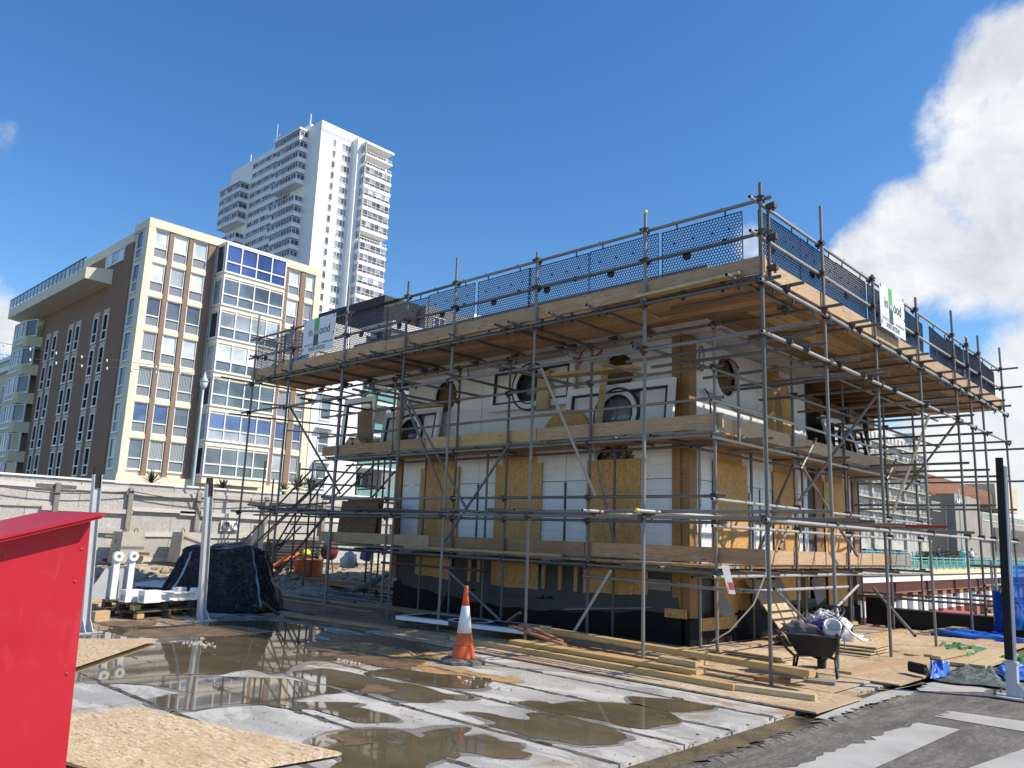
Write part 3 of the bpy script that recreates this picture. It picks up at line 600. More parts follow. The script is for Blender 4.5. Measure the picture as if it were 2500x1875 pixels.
puddle_sheet([(1560, 540), (1750, 520), (1900, 540), (2050, 575), (2150, 640), (2050, 650), (1850, 620), (1700, 590)], *B, z=.0085)
b = MB()    # debris: chips and crumbs over the slabs
for i in range(1100):
    x = random.uniform(-14, -3.7); y = random.uniform(1.5, 8); s = random.uniform(.002, .005) * (1 if random.random() < .97 else 2)
    a = random.uniform(0, pi); b.obox((x, y, s*.3+.001), (s*cos(a)*1.5, s*sin(a)*1.5, 0), (-s*sin(a), s*cos(a), 0), (0, 0, s*.4))
tag(b.build('grit', 'mortar_joint'), kind='stuff')
b = MB(); from mathutils import noise as MN
for cx, cy, w, hh in ((925, 1588, .62, .085), (850, 1580, .5, .06), (985, 1600, .42, .05)):
    c = G(cx, cy); nx, ny = 46, 26; vs = []
    for j in range(ny+1):
        for i in range(nx+1):
            x = (i/nx-.5)*3.2*w; y = (j/ny-.5)*1.7*w; q = Vector((x*3+cx, y*3, 0)); z = hh*math.exp(-(x/w)**2-(y/(w*.42))**2)*(1+.7*MN.noise(q*1.3))+.02*MN.noise(q*4)+.008*random.random()-.018
            vs.append((c.x+x, c.y+y+.1*MN.noise(q), z))
    b.add(vs, [(j*(nx+1)+i, j*(nx+1)+i+1, (j+1)*(nx+1)+i+1, (j+1)*(nx+1)+i) for j in range(ny) for i in range(nx)])
tag(b.build('sand_heap', 'sand'), kind='stuff')
def stain(px, z=.004, mat='sand'):
    tag(sheet('sand_patch', smooth_poly([tuple(G(*q))[:2] for q in px], 12, .035), None, z, mat), kind='structure')
stain([(1010, 1616), (1100, 1630), (1180, 1645), (1270, 1660), (1275, 1666), (1200, 1662), (1120, 1652), (1040, 1640), (960, 1622), (900, 1600), (950, 1600)])
stain([(770, 1570), (860, 1560), (960, 1572), (1060, 1590), (1090, 1604), (1000, 1610), (900, 1606), (800, 1592), (720, 1578)], .0035)
for q in ([(640, 335), (760, 308), (900, 296), (1060, 290), (1250, 286), (1400, 300), (1440, 322), (1250, 340), (1000, 345), (800, 350)], [(1640, 400), (1720, 365), (1850, 338), (2000, 335), (2212, 350), (2300, 430), (2212, 520), (2050, 500), (1900, 480), (1780, 450)], [(1960, 610), (2060, 600), (2120, 625), (2040, 650), (1970, 640)], [(1780, 905), (1900, 890), (2000, 905), (1940, 935), (1820, 930)], [(560, 268), (720, 262), (860, 272), (720, 290), (580, 288)]):
    tag(sheet('wet_sand_patch', smooth_poly([tuple(G(a/2.212, 1400+c/2.212))[:2] for a, c in q], 14, .045), None, .0095, 'wet_sand'), kind='structure')
b = MB()
for cx, cy, n, w in ((483, 1575, 60, .16), (492, 1561, 16, .04), (795, 1562, 20, .05), (845, 1619, 20, .1), (1140, 1662, 14, .3)):
    c = G(cx, cy)
    for i in range(n):
        s = random.uniform(.006, .022); a = random.uniform(0, pi); x, y = c.x+random.gauss(0, w), c.y+random.gauss(0, w*.5); b.obox((x, y, .008+s*.3), (s*cos(a), s*sin(a), s*.2), (-s*sin(a)*.7, s*cos(a)*.7, 0), (0, s*.1, s*.5))
tag(b.build('mortar_crumbs', 'block_concrete'), kind='stuff')
# the raised strip of earth in front of the hoarding
b = MB(); NX, NY = 34, 90; vs = []
for j in range(NY+1):
    for i in range(NX+1):
        t = i/NX; x = -22.6+5.8*t; y = -6+30*j/NY
        z = 0.47*(1-max(0, (t-.25)/.75))**0.8 if t > .25 else .47
        z += random.uniform(-.05, .05)*min(1, 4*t*(1-t)+.2) + .05*sin(y*1.7+x*2.1)
        vs.append((x+random.uniform(-.06, .06), y+random.uniform(-.1, .1), z-.02))
b.add(vs, [(j*(NX+1)+i, j*(NX+1)+i+1, (j+1)*(NX+1)+i+1, (j+1)*(NX+1)+i) for j in range(NY) for i in range(NX)])
for i in range(1500):
    t = random.random()**.7; x = -22.3+4.6*t; y = random.uniform(2, 19); s = random.uniform(.015, .06); z = 0.47*(1-max(0, (t*.8-.25)/.75))**.8 if t > .3 else .47
    a = random.uniform(0, pi); b.obox((x, y, z), (s*cos(a), s*sin(a), s*.2), (-s*sin(a), s*cos(a), 0), (0, s*.1, s*.6))
tag(b.build('earth_strip', 'rubble'), kind='structure')

# ================================================================== far setting: promenade wall, arches, railings
def seg(a, d, l, n): return [(a+(d-a)*i/n) for i in range(n+1)]
av = thing('arched_promenade_wall', (-21.7, 70, -4.2), 'long red brick promenade wall with a row of white trimmed arches behind the parapet', 'wall')
b = MB(); b.box(-23.0, -21.7, 24, 190, -1.55, -0.62); b.build('brick_band', 'red_brick', av)
b = MB(); b.box(-23.4, -22.3, 24, 190, -4.2, -1.55); b.build('recess_wall', 'red_brick', av)
b = MB(); b.box(-23.0, -21.0, 24, 190, -.62, -.50); b.hexa([(-23.0, 24, -.50), (-21.0, 24, -.50), (-21.0, 190, -.50), (-23, 190, -.50), (-23.0, 24, -.3), (-22.6, 24, -.3), (-22.6, 190, -.3), (-23, 190, -.3)]); b.build('white_canopy', 'far_white', av)
pitch = 2.62
def arch_mesh():
    b = MB(); r = .78; zc = -1.95
    # brick spandrel with a half-round opening, then white piers with a plain brick core
    n = 10; arc = [(r*cos(pi*i/n), zc+r*sin(pi*i/n)) for i in range(n+1)]
    poly = [(pitch/2, -1.55), (-pitch/2, -1.55), (-pitch/2, zc)]+arc[::-1]+[(pitch/2, zc)]
    b.prism(poly, (-22.3, 0, 0), (0, 1, 0), (0, 0, 1), (.55, 0, 0), 0)
    for s in (-1, 1):
        b.box(-22.3, -21.78, min(s*r, s*pitch/2), max(s*r, s*pitch/2), -3.1, zc, 1); b.box(-22.3, -21.74, min(s*r, s*pitch/2), max(s*r, s*pitch/2), -4.2, -3.1, 0)
    b.box(-22.28, -22.2, -.62, .62, -4.2, -2.0, 1); b.box(-22.2, -22.16, -.28, .28, -4.1, -2.5, 2)
    return b
am = None
for i in range(42):
    y = 46+pitch*i
    if am is None:
        o = arch_mesh().build('arch', ['red_brick', 'far_white', 'maroon'], av); am = o; o.location = (0, y, 0)
    else:
        o = am.copy(); COL.objects.link(o); o.location = (0, y, 0)
    if i % 3 == 1:
        q = MB(); q.tube((-21.62, y+pitch/2, -.6), (-21.62, y+pitch/2, -1.9), .05, 6); q.tube((-21.62, y+pitch/2+.22, -.6), (-21.62, y+pitch/2+.22, -1.9), .05, 6); q.box(-21.9, -21.5, y+pitch/2-.2, y+pitch/2+.45, -2.15, -1.9); q.build('downpipe', 'black_line', av)
rl = thing('promenade_railing', (-21.5, 80, 0), 'turquoise cast iron railing along the promenade edge above the brick arches', 'railing')
def railpanel(name, parent, x, y, l=2.0, z0=.20, h=1.0):
    if name not in _rp:
        b = MB(); b.box(-.04, .04, 0, l, h-.07, h); b.box(-.03, .03, 0, l, .10, .16); b.box(-.03, .03, 0, l, h-.3, h-.25)
        b.box(-.06, .06, -.06, .06, 0, h+.1)
        for k in range(4):
            y0 = l*k/4; y1 = l*(k+1)/4
            b.bar((0, y0, .16), (0, (y0+y1)/2, h-.3), .045, .045); b.bar((0, y1, .16), (0, (y0+y1)/2, h-.3), .045, .045)
        _rp[name] = b.build(name, 'turquoise', parent); o = _rp[name]
    else: o = _rp[name].copy(); COL.objects.link(o); o.parent = parent
    o.matrix_basis = wm(parent).inverted() @ Matrix.Translation((x, y, z0)); o.matrix_parent_inverse = Matrix.Identity(4)
_rp = {}
for i in range(52): railpanel('rail_panel', rl, -21.5, 60+2.0*i)
r2 = thing('road_railing', (-29, 85, 0), 'turquoise railing beside the parked cars higher up the promenade', 'railing')
_rp.clear()
for i in range(24): railpanel('rail_panel', r2, -29.5, 74+2.0*i, z0=.55)
b = MB(); b.lathe((-22.6, 88.5, .3), [(.42, 0), (.42, .25), (.30, .35), (.27, 1.2), (.36, 1.3), (.36, 1.45), (.2, 1.6)], 12); tag(b.build('lamp_pedestal', 'turquoise'), 'turquoise iron pedestal at the end of the upper railing', 'pedestal')
b = MB(); b.box(-34, -21.9, 40, 200, .25, .42); tag(b.build('promenade_pavement', 'centre_concrete'), kind='structure')

# ================================================================== far buildings
class Facade:
    """windows put on a wall: origin o, along u, out w"""
    def __init__(s, root): s.root = root; s.cache = {}
    def window(s, key, build, p, u, panes=()):
        u = Vector(u).normalized(); z = Vector((0, 0, 1)); w = u.cross(z)
        mt = Matrix((u, w, z)).transposed().to_4x4(); mt.translation = Vector(p)
        inv = wm(s.root).inverted()
        if key not in s.cache:
            s.cache[key] = build()
        fr, mats = s.cache[key]
        me = fr if isinstance(fr, bpy.types.Mesh) else None
        o = bpy.data.objects.new('window', me); COL.objects.link(o); o.parent = s.root; o.matrix_basis = inv @ mt
        for nm, pm, mat in panes:
            if mat: pm = recolour(pm, mat)
            q = bpy.data.objects.new(nm, pm); COL.objects.link(q); q.parent = o
        return o
_rc = {}
def recolour(me, mat):
    k = (me.name, mat)
    if k not in _rc:
        c = me.copy(); c.materials.clear(); c.materials.append(M[mat]); _rc[k] = c
    return _rc[k]
def mesh_of(b, name, mats):
    me = bpy.data.meshes.new(name); me.from_pydata(b.v, [], b.f)
    for x in ([mats] if isinstance(mats, str) else mats): me.materials.append(M[x])
    me.polygons.foreach_set('material_index', b.m); return me
_wk = {}
def win_frame(w, h, cols=1, split=None, t=.09, d=.10, mat='frame_white', top=0):
    """frame of bars; local x along the wall, y outwards, z up from the sill"""
    k = ('f', round(w, 2), round(h, 2), cols, split, t, mat, top)
    if k not in _wk:
        b = MB(); b.box(0, w, -d*.3, d*.7, 0, t); b.box(0, w, -d*.3, d*.7, h-t, h); b.box(0, t, -d*.3, d*.7, t, h-t); b.box(w-t, w, -d*.3, d*.7, t, h-t)
        for i in range(1, cols): x = w*i/cols; b.box(x-t*.45, x+t*.45, -d*.25, d*.65, t, h-t)
        if split: b.box(t, w-t, -d*.25, d*.72, split-t*.5, split+t*.5)
        b.box(-.04, w+.04, -.02, d*1.1, -.05, -.003)
        _wk[k] = mesh_of(b, 'window', mat)
    return _wk[k]
def pane_mesh(x0, x1, z0, z1, y=-.01, mat='glass_dark'):
    k = ('p', round(x0, 2), round(x1, 2), round(z0, 2), round(z1, 2), mat)
    if k not in _wk:
        b = MB(); b.box(x0, x1, y-.02, y, z0, z1); _wk[k] = mesh_of(b, 'pane', mat)
    return _wk[k]
def place_window(root, p, u, w, h, cols=1, split=None, mats=('glass_mid',), low=None, t=.09, one=False):
    """window (frame) > pane per light, and a lower panel per light when split"""
    u = Vector(u).normalized(); z = Vector((0, 0, 1)); wv = u.cross(z)
    mt = Matrix((u, wv, z)).transposed().to_4x4(); mt.translation = Vector(p)
    o = bpy.data.objects.new('window', win_frame(w, h, cols, split, t)); COL.objects.link(o); o.parent = root; o.matrix_basis = wm(root).inverted() @ mt
    def put_pane(nm, me):
        q = bpy.data.objects.new(nm, me); COL.objects.link(q); q.parent = o
    if one:
        put_pane('pane', pane_mesh(t, w-t, t, h-t, mat=mats[0])); return o
    for i in range(cols):
        x0 = w*i/cols+(t if i == 0 else t*.45); x1 = w*(i+1)/cols-(t if i == cols-1 else t*.45)
        mm = mats[i % len(mats)]
        if split:
            put_pane('pane', pane_mesh(x0, x1, split+t*.5, h-t, mat=mm)); put_pane('lower_panel', pane_mesh(x0, x1, t, split-t*.5, mat=low or mm))
        else: put_pane('pane', pane_mesh(x0, x1, t, h-t, mat=mm))
    return o

# ---- brown and cream apartment block
XB, YB = -62.0, 22.9; ZT = 25.28; ZG = 5.1; STO = 2.78; ZB = .25
bb = thing('apartment_block', (XB, YB, ZB), 'seven storey apartment block of brown brick with cream bands and glazed bay', 'building')
XL, YR = -85.4, 38.75
TOPS = [24.57-STO*k for k in range(7)]
b = MB(); b.box(XL, XB-.35, YB+.3, YR-.1, ZB, ZT-.4); b.build('core_wall', 'brown_brick', bb)
b = MB(); b.box(XB-.35, XB-.30, YB+.3, YR-.3, ZG, ZT-.7); b.build('window_wall', 'cream', bb)
b = MB(); b.box(XL, XB-2.9, YB, YB+.3, ZG-.9, ZT-1.35); b.build('gable_wall', 'brown_brick', bb)
b = MB()   # cream surround of the sea front: corner column, cornice, end column, floor band
b.box(XB-.9, XB, YB, YB+.52, ZG, ZT-.68); b.box(XB-.3, XB, YR-.62, YR, ZG, ZT-.68); b.box(XB-2.9, XB+.02, YB-.02, YR+.02, ZT-.68, ZT); b.box(XB-3.2, XB+.12, YB-.12, YR+.1, ZG-.75, ZG)
b.build('cream_surround', 'cream', bb)
b = MB(); b.box(XL, XB-2.9, YB-.01, YB+3, ZT-1.35, ZT-.55); b.build('gable_cornice', 'cream', bb)
b = MB(); b.box(XL+1, XB-.4, YB+.4, YR-.4, ZT-.55, ZT-.45); b.box(XB-2.8, XB-.05, YB+.1, YR-.1, ZT, ZT+.06); b.build('flat_roof', 'grey_clad', bb)
# brick piers between the columns of windows
for y0, y1 in ((YB+1.72, YB+2.08), (YB+3.32, YB+3.70), (YB+4.98, YB+5.55), (34.95, 35.45), (36.66, 37.18)):
    b = MB(); b.box(XB-.3, XB-.06, y0, y1, ZG, ZT-.68); b.build('brick_pier', 'pier_brick', bb)
upper = ['glass_blind', 'glass_blind', 'glass_mid', 'glass_blind', 'glass_curtain', 'glass_sky', 'glass_curtain']
for k, zt in enumerate(TOPS):
    z0 = zt-2.36
    for c, (y0, y1) in enumerate(((YB+.56, YB+1.70), (YB+2.10, YB+3.30), (YB+3.72, YB+4.96), (34.35, 34.93), (35.47, 36.64), (37.20, 38.10))):
        g = upper[k] if random.random() < .7 else random.choice(['glass_blind', 'glass_mid', 'glass_curtain', 'glass_grey'])
        place_window(bb, (XB-.26, y0, z0), (0, 1, 0), y1-y0, 2.36, 1, .86, (g,), 'spandrel')
        b = MB(); b.box(XB-.3, XB-.1, y0, y1, zt+.0, zt+.36); b.build('cream_spandrel', 'cream', bb)
    # slit window beside the corner on the gable side, and three pairs of slits
    place_window(bb, (XB-2.4, YB+.12, z0), (1, 0, 0), 1.25, 2.36, 1, .86, ('glass_dark',), 'spandrel')
    if k < 6 or True:
        for x0 in (-69.25, -71.45, -75.75, -77.6, -81.75, -83.75):
            if zt-.4 > ZT-4.0: continue
            place_window(bb, (x0, YB-.01, z0-.4), (1, 0, 0), 1.12, 2.25, 1, .82, ('glass_dark' if random.random() < .6 else 'glass_grey',), 'spandrel')
            b = MB(); b.box(x0-.06, x0+1.2, YB-.04, YB+.02, z0+1.9, z0+2.28); b.build('cream_lintel', 'cream_soft', bb)
b = MB(); b.box(XB-3.0, XB-.9, YB+.14, YB+.3, ZG, ZT-.68); b.build('corner_wall', 'cream', bb)
# roof-level balcony along the gable
BXL, BXR = XL-5.2, XB-6.6
b = MB(); b.hexa([(BXL, YB-1.9, ZT-4.05), (BXR-.6, YB-1.9, ZT-4.05), (BXR, YB, ZT-4.25), (BXL, YB, ZT-4.25), (BXL, YB-1.9, ZT-3.1), (BXR-.6, YB-1.9, ZT-3.1), (BXR, YB, ZT-2.95), (BXL, YB, ZT-3.1)]); b.build('roof_balcony', 'cream', bb)
b = MB()
for i in range(20): x = BXL+.1+1.07*i; b.box(x-.04, x+.04, YB-1.9, YB-1.84, ZT-3.1, ZT-2.15)
b.box(BXL, BXR-1.0, YB-1.92, YB-1.84, ZT-2.2, ZT-2.12); rlb = b.build('balcony_rail', 'black_line', bb)
for i in range(19): x = BXL+.16+1.07*i; q = MB(); q.box(x, x+.95, YB-1.88, YB-1.86, ZT-3.0, ZT-2.25); q.build('rail_pane', 'glass_grey', bb)
place_window(bb, (XB-8.4, YB-.03, ZT-2.55), (1, 0, 0), 3.9, 1.2, 3, None, ('glass_blind', 'glass_grey'))
# glazed bay on the sea front, one storey each
YA0, YA1 = 28.72, 34.3; XO = XB+1.35
for k, zt in enumerate(TOPS):
    z0 = zt-2.45
    b = MB(); b.box(XB-.3, XO, YA0, YA1, z0-.62, z0-.04); b.build('bay_apron', 'cream', bb)
    if k == 0: b = MB(); b.box(XB-.3, XO+.1, YA0-.1, YA1+.1, zt+.02, zt+.16); b.build('bay_roof', 'frame_white', bb)
    bay = ['glass_blue', 'glass_mid', 'glass_grey', 'glass_blind', 'glass_mid', 'glass_sky', 'glass_mid'][k]
    place_window(bb, (XO, YA0, z0), (0, 1, 0), YA1-YA0, 2.45, 4, .92, (bay,), 'glass_blue' if k == 0 else random.choice(['glass_mid', 'glass_grey']), .11)
    place_window(bb, (XB-.2, YA0, z0), (1, 0, 0), XO-XB+.1, 2.45, 1, None, ('glass_grey' if k % 2 else 'glass_dark',), None, .1)
    b = MB(); b.box(XB-.5, XB-.3, YA0, YA1, z0, zt); b.build('bay_back', 'grey_clad', bb)
# bays on the far west corner
for k in range(1, 7):
    zt = TOPS[k]-1.1; z0 = zt-1.75
    b = MB(); b.hexa([(XL-4.9, YB-1.2, z0-1.05), (XL-.3, YB-1.2, z0-1.05), (XL+.3, YB, z0-1.05), (XL-4.9, YB, z0-1.05), (XL-4.9, YB-1.2, z0), (XL-.3, YB-1.2, z0), (XL+.3, YB, z0), (XL-4.9, YB, z0)]); b.build('bay_apron', 'cream_soft', bb)
    place_window(bb, (XL-4.9, YB-1.15, z0-.55), (1, 0, 0), 3.4, 2.25, 4, .6, ('glass_blind', 'glass_grey'), 'glass_grey')
    place_window(bb, (XL-1.4, YB-1.1, z0), (1, .35, 0), 1.7, 1.7, 1, None, ('glass_dark',))
b = MB(); b.box(XL-5, XL, YB+.3, YR-2, ZB, ZT-3.4); b.build('west_wing', 'cream_soft', bb)
# ground floor
b = MB(); b.box(XB-6.5, XB-.5, YB+.25, YB+.4, ZB, ZG-.75); b.box(XB-.9, XB-.8, YB+.3, YR, ZB, ZG-.75); b.build('ground_floor_wall', 'cream_soft', bb)
for y in (YB+.2, 29.3, YR-4, YR-.7): b = MB(); b.box(XB-.75, XB-.05, y, y+.6, ZB, ZG-.76); b.build('porch_column', 'cream', bb)
for y0, n in ((24.6, 4), (30.4, 4), (36.0, 3)): place_window(bb, (XB-.76, y0, 2.0), (0, 1, 0), 1.15*n, 2.05, n, None, ('glass_mid', 'glass_blue', 'glass_grey'))
b = MB(); b.box(XB-21.5, XB-11.5, YB-1.6, YB-.05, 3.3, 4.55); b.build('entrance_canopy', 'maroon', bb)
b = MB(); b.box(XB-20.6, XB-18.4, YB-1.66, YB-1.62, 3.85, 4.35); sgn = b.build('name_plate', 'frame_white', bb)
text('lettering', 'ABBOTTS', .42, (XB-20.5, YB-1.67, 3.95), (1, 0, 0), (0, 0, 1), 'ink', bb, .004)
# neighbour at the far left edge
nb = thing('cream_house', (-95, 20, ZB), 'cream rendered house with flat cornice at the far left edge', 'building')
b = MB(); b.box(-106, -91.2, YB-.4, YB+14, ZB, 17.6); b.build('wall', 'cream_soft', nb)
b = MB(); b.box(-106.2, -91.0, YB-.7, YB+14, 16.4, 16.9); b.box(-106.2, -91.0, YB-.6, YB+14, 17.6, 18.0); b.box(-97, -95, YB+1, YB+3, 18, 20); b.build('cornice', 'far_white', nb)
for z in (5.2, 9, 12.8): place_window(nb, (-94.6, YB-.45, z), (1, 0, 0), 1.2, 2.2, 2, None, ('glass_dark',))

# ---- white tower
XT, YT, ZTT = -155.0, 93.34, 97.3; TS = 2.75
tw = thing('white_tower', (XT, YT, ZB), 'tall white tower block with stacked bays rising behind the apartment block', 'building')
XTL = -199.0; YTR = 104.0
b = MB(); b.box(XTL, XT, YT, 113, ZB, ZTT); b.build('wall', 'far_white', tw)
b = MB(); b.box(XT-38, XT-9, YT+1.5, 110, ZTT, ZTT+.8); b.box(XT-9.5, XT-6.0, YT+.6, YT+3, ZTT-.2, ZTT+1.4); b.build('roof_upstand', 'far_white', tw)
b = MB(); b.box(XT-.2, XT+.06, YT-.06, 111, ZTT-2.35, ZTT-2.2); b.build('parapet_line', 'grey_clad', tw)
NS = 25; zt0 = 92.6
def tz(k): return zt0-TS*k
for k in range(NS):
    z = tz(k)
    place_window(tw, (XT+.02, 96.75, z-.6), (0, 1, 0), 1.0, 1.75, 1, None, ('glass_grey' if k < 2 else 'tower_glass',), None, .095)
    place_window(tw, (XT+.02, 99.4, z-.6), (0, 1, 0), 2.5, 1.75, 3, None, ('glass_grey', 'tower_glass', 'glass_grey'), None, .095)
# stair shaft and east bay
b = MB(); b.box(XT, XT+2.3, 102.3, 104.6, ZB, ZTT-1.6); b.build('side_shaft', 'far_white', tw)
for k in range(NS):
    z = tz(k); zz = z-.75
    if k > 20: break
    openb = k in (0, 1, 8)
    b = MB(); b.box(XT, XT+4.2, 103.6, 111.6, zz-.78, zz-.02 if not openb else zz-.3); b.build('bay_apron', 'far_white', tw)
    if openb:
        b = MB(); b.box(XT, XT+1.5, 104.6, 111.4, zz-.3, zz+1.9); b.build('bay_recess', 'grey_clad', tw)
        place_window(tw, (XT+1.6, 104.7, zz), (0, 1, 0), 5.8, 1.7, 6, None, ('tower_glass', 'tower_glass'), None, .095)
        q = MB()
        for i in range(10): q.box(XT+4.1, XT+4.16, 104+.8*i, 104.08+.8*i, zz-.3, zz+.35)
        q.box(XT+4.08, XT+4.18, 103.6, 111.5, zz+.33, zz+.42); q.build('balcony_rail', 'far_white', tw)
    else:
        place_window(tw, (XT+4.1, 103.75, zz), (0, 1, 0), 7.6, 1.95, 6 if k % 3 else 5, .7, ('tower_glass', 'glass_grey', 'tower_glass') if k % 4 else ('glass_grey', 'glass_blind'), 'tower_glass', .095)
    place_window(tw, (XT+2.35, 103.62, zz), (1, 0, 0), 1.7, 1.95, 2, None, ('glass_grey',), None, .095)
b = MB(); b.box(XT, XT+4.4, 103.4, 111.8, tz(0)+1.4, tz(0)+2.0); b.build('bay_roof', 'far_white', tw)
b = MB(); b.box(XT, XT+4.2, 103.6, 111.6, tz(20)-1.9, tz(20)-1.6); b.build('bay_floor', 'far_white', tw)
# west face: two stacks of bays with a long band of windows between
for k in range(NS):
    z = tz(k)-.75+TS*.9
    place_window(tw, (XT-22.5-9.5, YT-.03, z), (1, 0, 0), 20.5, 1.45, 18, .45 if k % 3 == 1 else None, ('tower_glass', 'tower_glass', 'glass_grey'), 'tower_glass', .095)
    jog = 1.6 if k % 2 else 0
    if k not in (5,):
        d = 2.3
        b = MB(); b.box(XT-17.2+jog, XT-5.6, YT-d, YT, z-1.02, z-.03); b.build('bay_apron', 'far_white', tw)
        place_window(tw, (XT-13.0+jog*.3, YT-d+.02, z-.55), (1, 0, 0), 7.3, 1.9, 6, .62, ('tower_glass', 'tower_glass'), 'tower_glass', .095)
        place_window(tw, (XT-17.0+jog, YT-d+.05, z), (1, 0, 0), 3.4, 1.35, 3, None, ('tower_glass', 'glass_grey'), None, .095)
        place_window(tw, (XT-5.62, YT-d+.1, z), (0, 1, 0), 2.1, 1.35, 2, None, ('tower_glass',), None, .095)
    if k >= 2 and k != 6:
        d = 2.6
        b = MB(); b.box(XT-44.0, XT-33.0, YT-d, YT, z-1.02, z-.03); b.build('bay_apron', 'far_white', tw)
        place_window(tw, (XT-43.9, YT-d+.02, z-.5), (1, 0, 0), 10.8, 1.85, 8, .6, ('tower_glass', 'tower_glass', 'glass_grey'), 'tower_glass', .095)
        place_window(tw, (XT-33.02, YT-d+.1, z), (0, 1, 0), 2.3, 1.35, 2, None, ('tower_glass',), None, .095)
b = MB(); b.box(XT-17.4, XT-5.4, YT-2.6, YT, tz(0)+3.3, tz(0)+3.8); b.box(XT-44.3, XT-32.8, YT-2.9, YT, tz(2)+3.3, tz(2)+3.8); b.build('bay_roof', 'far_white', tw)
b = MB(); b.tube((XT-8, YT+1.5, ZTT), (XT-8, YT+1.5, ZTT+5), .25, 6); b.tube((XT-23, YT+1, ZTT), (XT-23, YT+1, ZTT+7.5), .12, 6); b.bar((XT-24.5, YT+1, ZTT+3.4), (XT-21.5, YT+1, ZTT+3.9), .1, .1); b.tube((XT-36, YT+1, ZTT), (XT-36, YT+1, ZTT+3), .2, 6)
b.build('aerial', 'lamp_paint', tw)

# ---- buildings between the block and the kiosk
mb = thing('white_flats', (-62, 45, ZB), 'white rendered flats with glass balconies seen through the scaffold', 'building')
b = MB(); b.box(-76, -62, 38.85, 44.2, ZB, 20.6); b.box(-76, -64.2, 44.2, 52, ZB, 17); b.build('wall', 'far_white', mb)
b = MB(); b.box(-76, -62.3, 38.9, 44, 20.6, 20.75); b.build('roof_edge', 'dark_clad', mb)
for z in (5.5, 8.6, 11.7, 14.8):
    place_window(mb, (-61.97, 39.7, z-.3), (0, 1, 0), 1.15, 2.1, 1, .9, ('glass_mid',))
    b = MB(); b.box(-62, -61.4, 39.4, 41.2, z+1.95, z+2.1); b.build('window_hood', 'far_white', mb)
    place_window(mb, (-64.15, 45.2, z-.8), (0, 1, 0), 4.6, 2.4, 4, None, ('glass_dark', 'glass_mid'))
    b = MB(); b.box(-64.2, -61.8, 44.2, 52, z-1.15, z-.92); b.build('balcony_slab', 'far_white', mb)
    b = MB(); b.box(-61.9, -61.86, 44.3, 51.8, z-.9, z+.1); b.build('balcony_glass', 'rail_glass', mb)
mc = thing('terraced_house', (-62, 44, ZB), 'white house with orange blinds on its terrace behind the netting', 'building')
b = MB(); b.box(-80, -66, 44.6, 49.5, 17, 21.8); b.box(-66.6, -64.4, 44.4, 49.5, 20.9, 21.2); b.build('wall', 'far_white', mc)
b = MB(); b.box(-66.5, -64.6, 44.8, 46.6, 20.2, 20.6); b.build('blind', 'orange_hose', mc)
place_window(mc, (-65.9, 45, 17.4), (0, 1, 0), 4, 2.4, 4, None, ('glass_dark', 'glass_mid'))
nd_ = thing('dark_penthouse', (-62, 52, ZB), 'dark clad block with stepped flat roofs behind the netting', 'building')
b = MB(); b.box(-78, -63.5, 47.2, 51.9, 19, 25.3); b.build('upper_storey', 'dark_clad', nd_)
b = MB(); b.box(-78, -62.6, 51.9, 62, 19, 25.2); b.box(-78, -62.0, 47.2, 64, ZB, 21.5); b.build('lower_storey', 'grey_clad', nd_)
b = MB(); b.box(-78.2, -62.2, 58.5, 64, 25.2, 25.75); b.box(-78, -61.7, 47, 54, 21.5, 22.3); b.build('roof_edge', 'far_white', nd_)
for y in (48.2, 50.6, 53, 55.4, 57.8, 60.2): place_window(nd_, (-61.96, y, 18.6), (0, 1, 0), 1.5, 1.7, 2, None, ('glass_dark',))
for y in (53.0, 56, 59): place_window(nd_, (-62.55, y, 22.4), (0, 1, 0), 1.6, 1.8, 2, None, ('glass_dark', 'glass_mid'))

# ---- white hotel, brown roofed hall
XH = -79.0; ht = thing('white_hotel', (XH, 230, ZB), 'ornate white hotel with rows of iron balconies seen through the right scaffold', 'building')
b = MB(); b.box(XH-16, XH, 170, 273, ZB, 31.5); b.build('wall', 'hotel_white', ht)
b = MB(); b.hexa([(XH-16, 170, 31.5), (XH, 170, 31.5), (XH, 273, 31.5), (XH-16, 273, 31.5), (XH-14, 171, 36), (XH-2.5, 171, 36), (XH-2.5, 272, 36), (XH-14, 272, 36)]); b.box(XH-6, XH+.5, 264, 273.5, 31.5, 38); b.build('mansard', 'hotel_white', ht)
b = MB(); b.box(XH-.2, XH+1.0, 170, 273.2, 31.1, 31.7); b.box(XH-.2, XH+1.0, 170, 273.2, 27.3, 27.7); b.build('cornice', 'hotel_white', ht)
FZ = [5.0, 9.0, 12.6, 16.2, 19.8, 23.4, 27.9, 32.0]
for f, z in enumerate(FZ):
    for i in range(32):
        y = 171.6+3.2*i
        place_window(ht, (XH+.05, y, z-.2), (0, 1, 0), 1.5, 2.5, 2, None, ('glass_dark',), None, .12, one=True)
    if 1 <= f <= 6:
        b = MB(); b.box(XH, XH+1.5, 170.5, 272.5, z-.75, z-.5); b.build('balcony_slab', 'hotel_white', ht)
        b = MB()
        for i in range(170): y = 170.6+.6*i; b.box(XH+1.42, XH+1.46, y, y+.12, z-.5, z+.35)
        b.box(XH+1.4, XH+1.5, 170.5, 272.5, z+.33, z+.42); b.build('balcony_rail', 'black_line', ht)
for i in range(8):
    y = 172+13*i; b = MB(); b.box(XH, XH+.8, y, y+1.2, ZB, 31); b.build('pilaster', 'hotel_white', ht)
hc = thing('concrete_hall', (XH, 320, ZB), 'grey concrete conference hall with a brown roof beyond the hotel', 'building')
b = MB(); b.box(XH-30, XH-1, 275, 460, ZB, 17.5); b.build('wall', 'centre_concrete', hc)
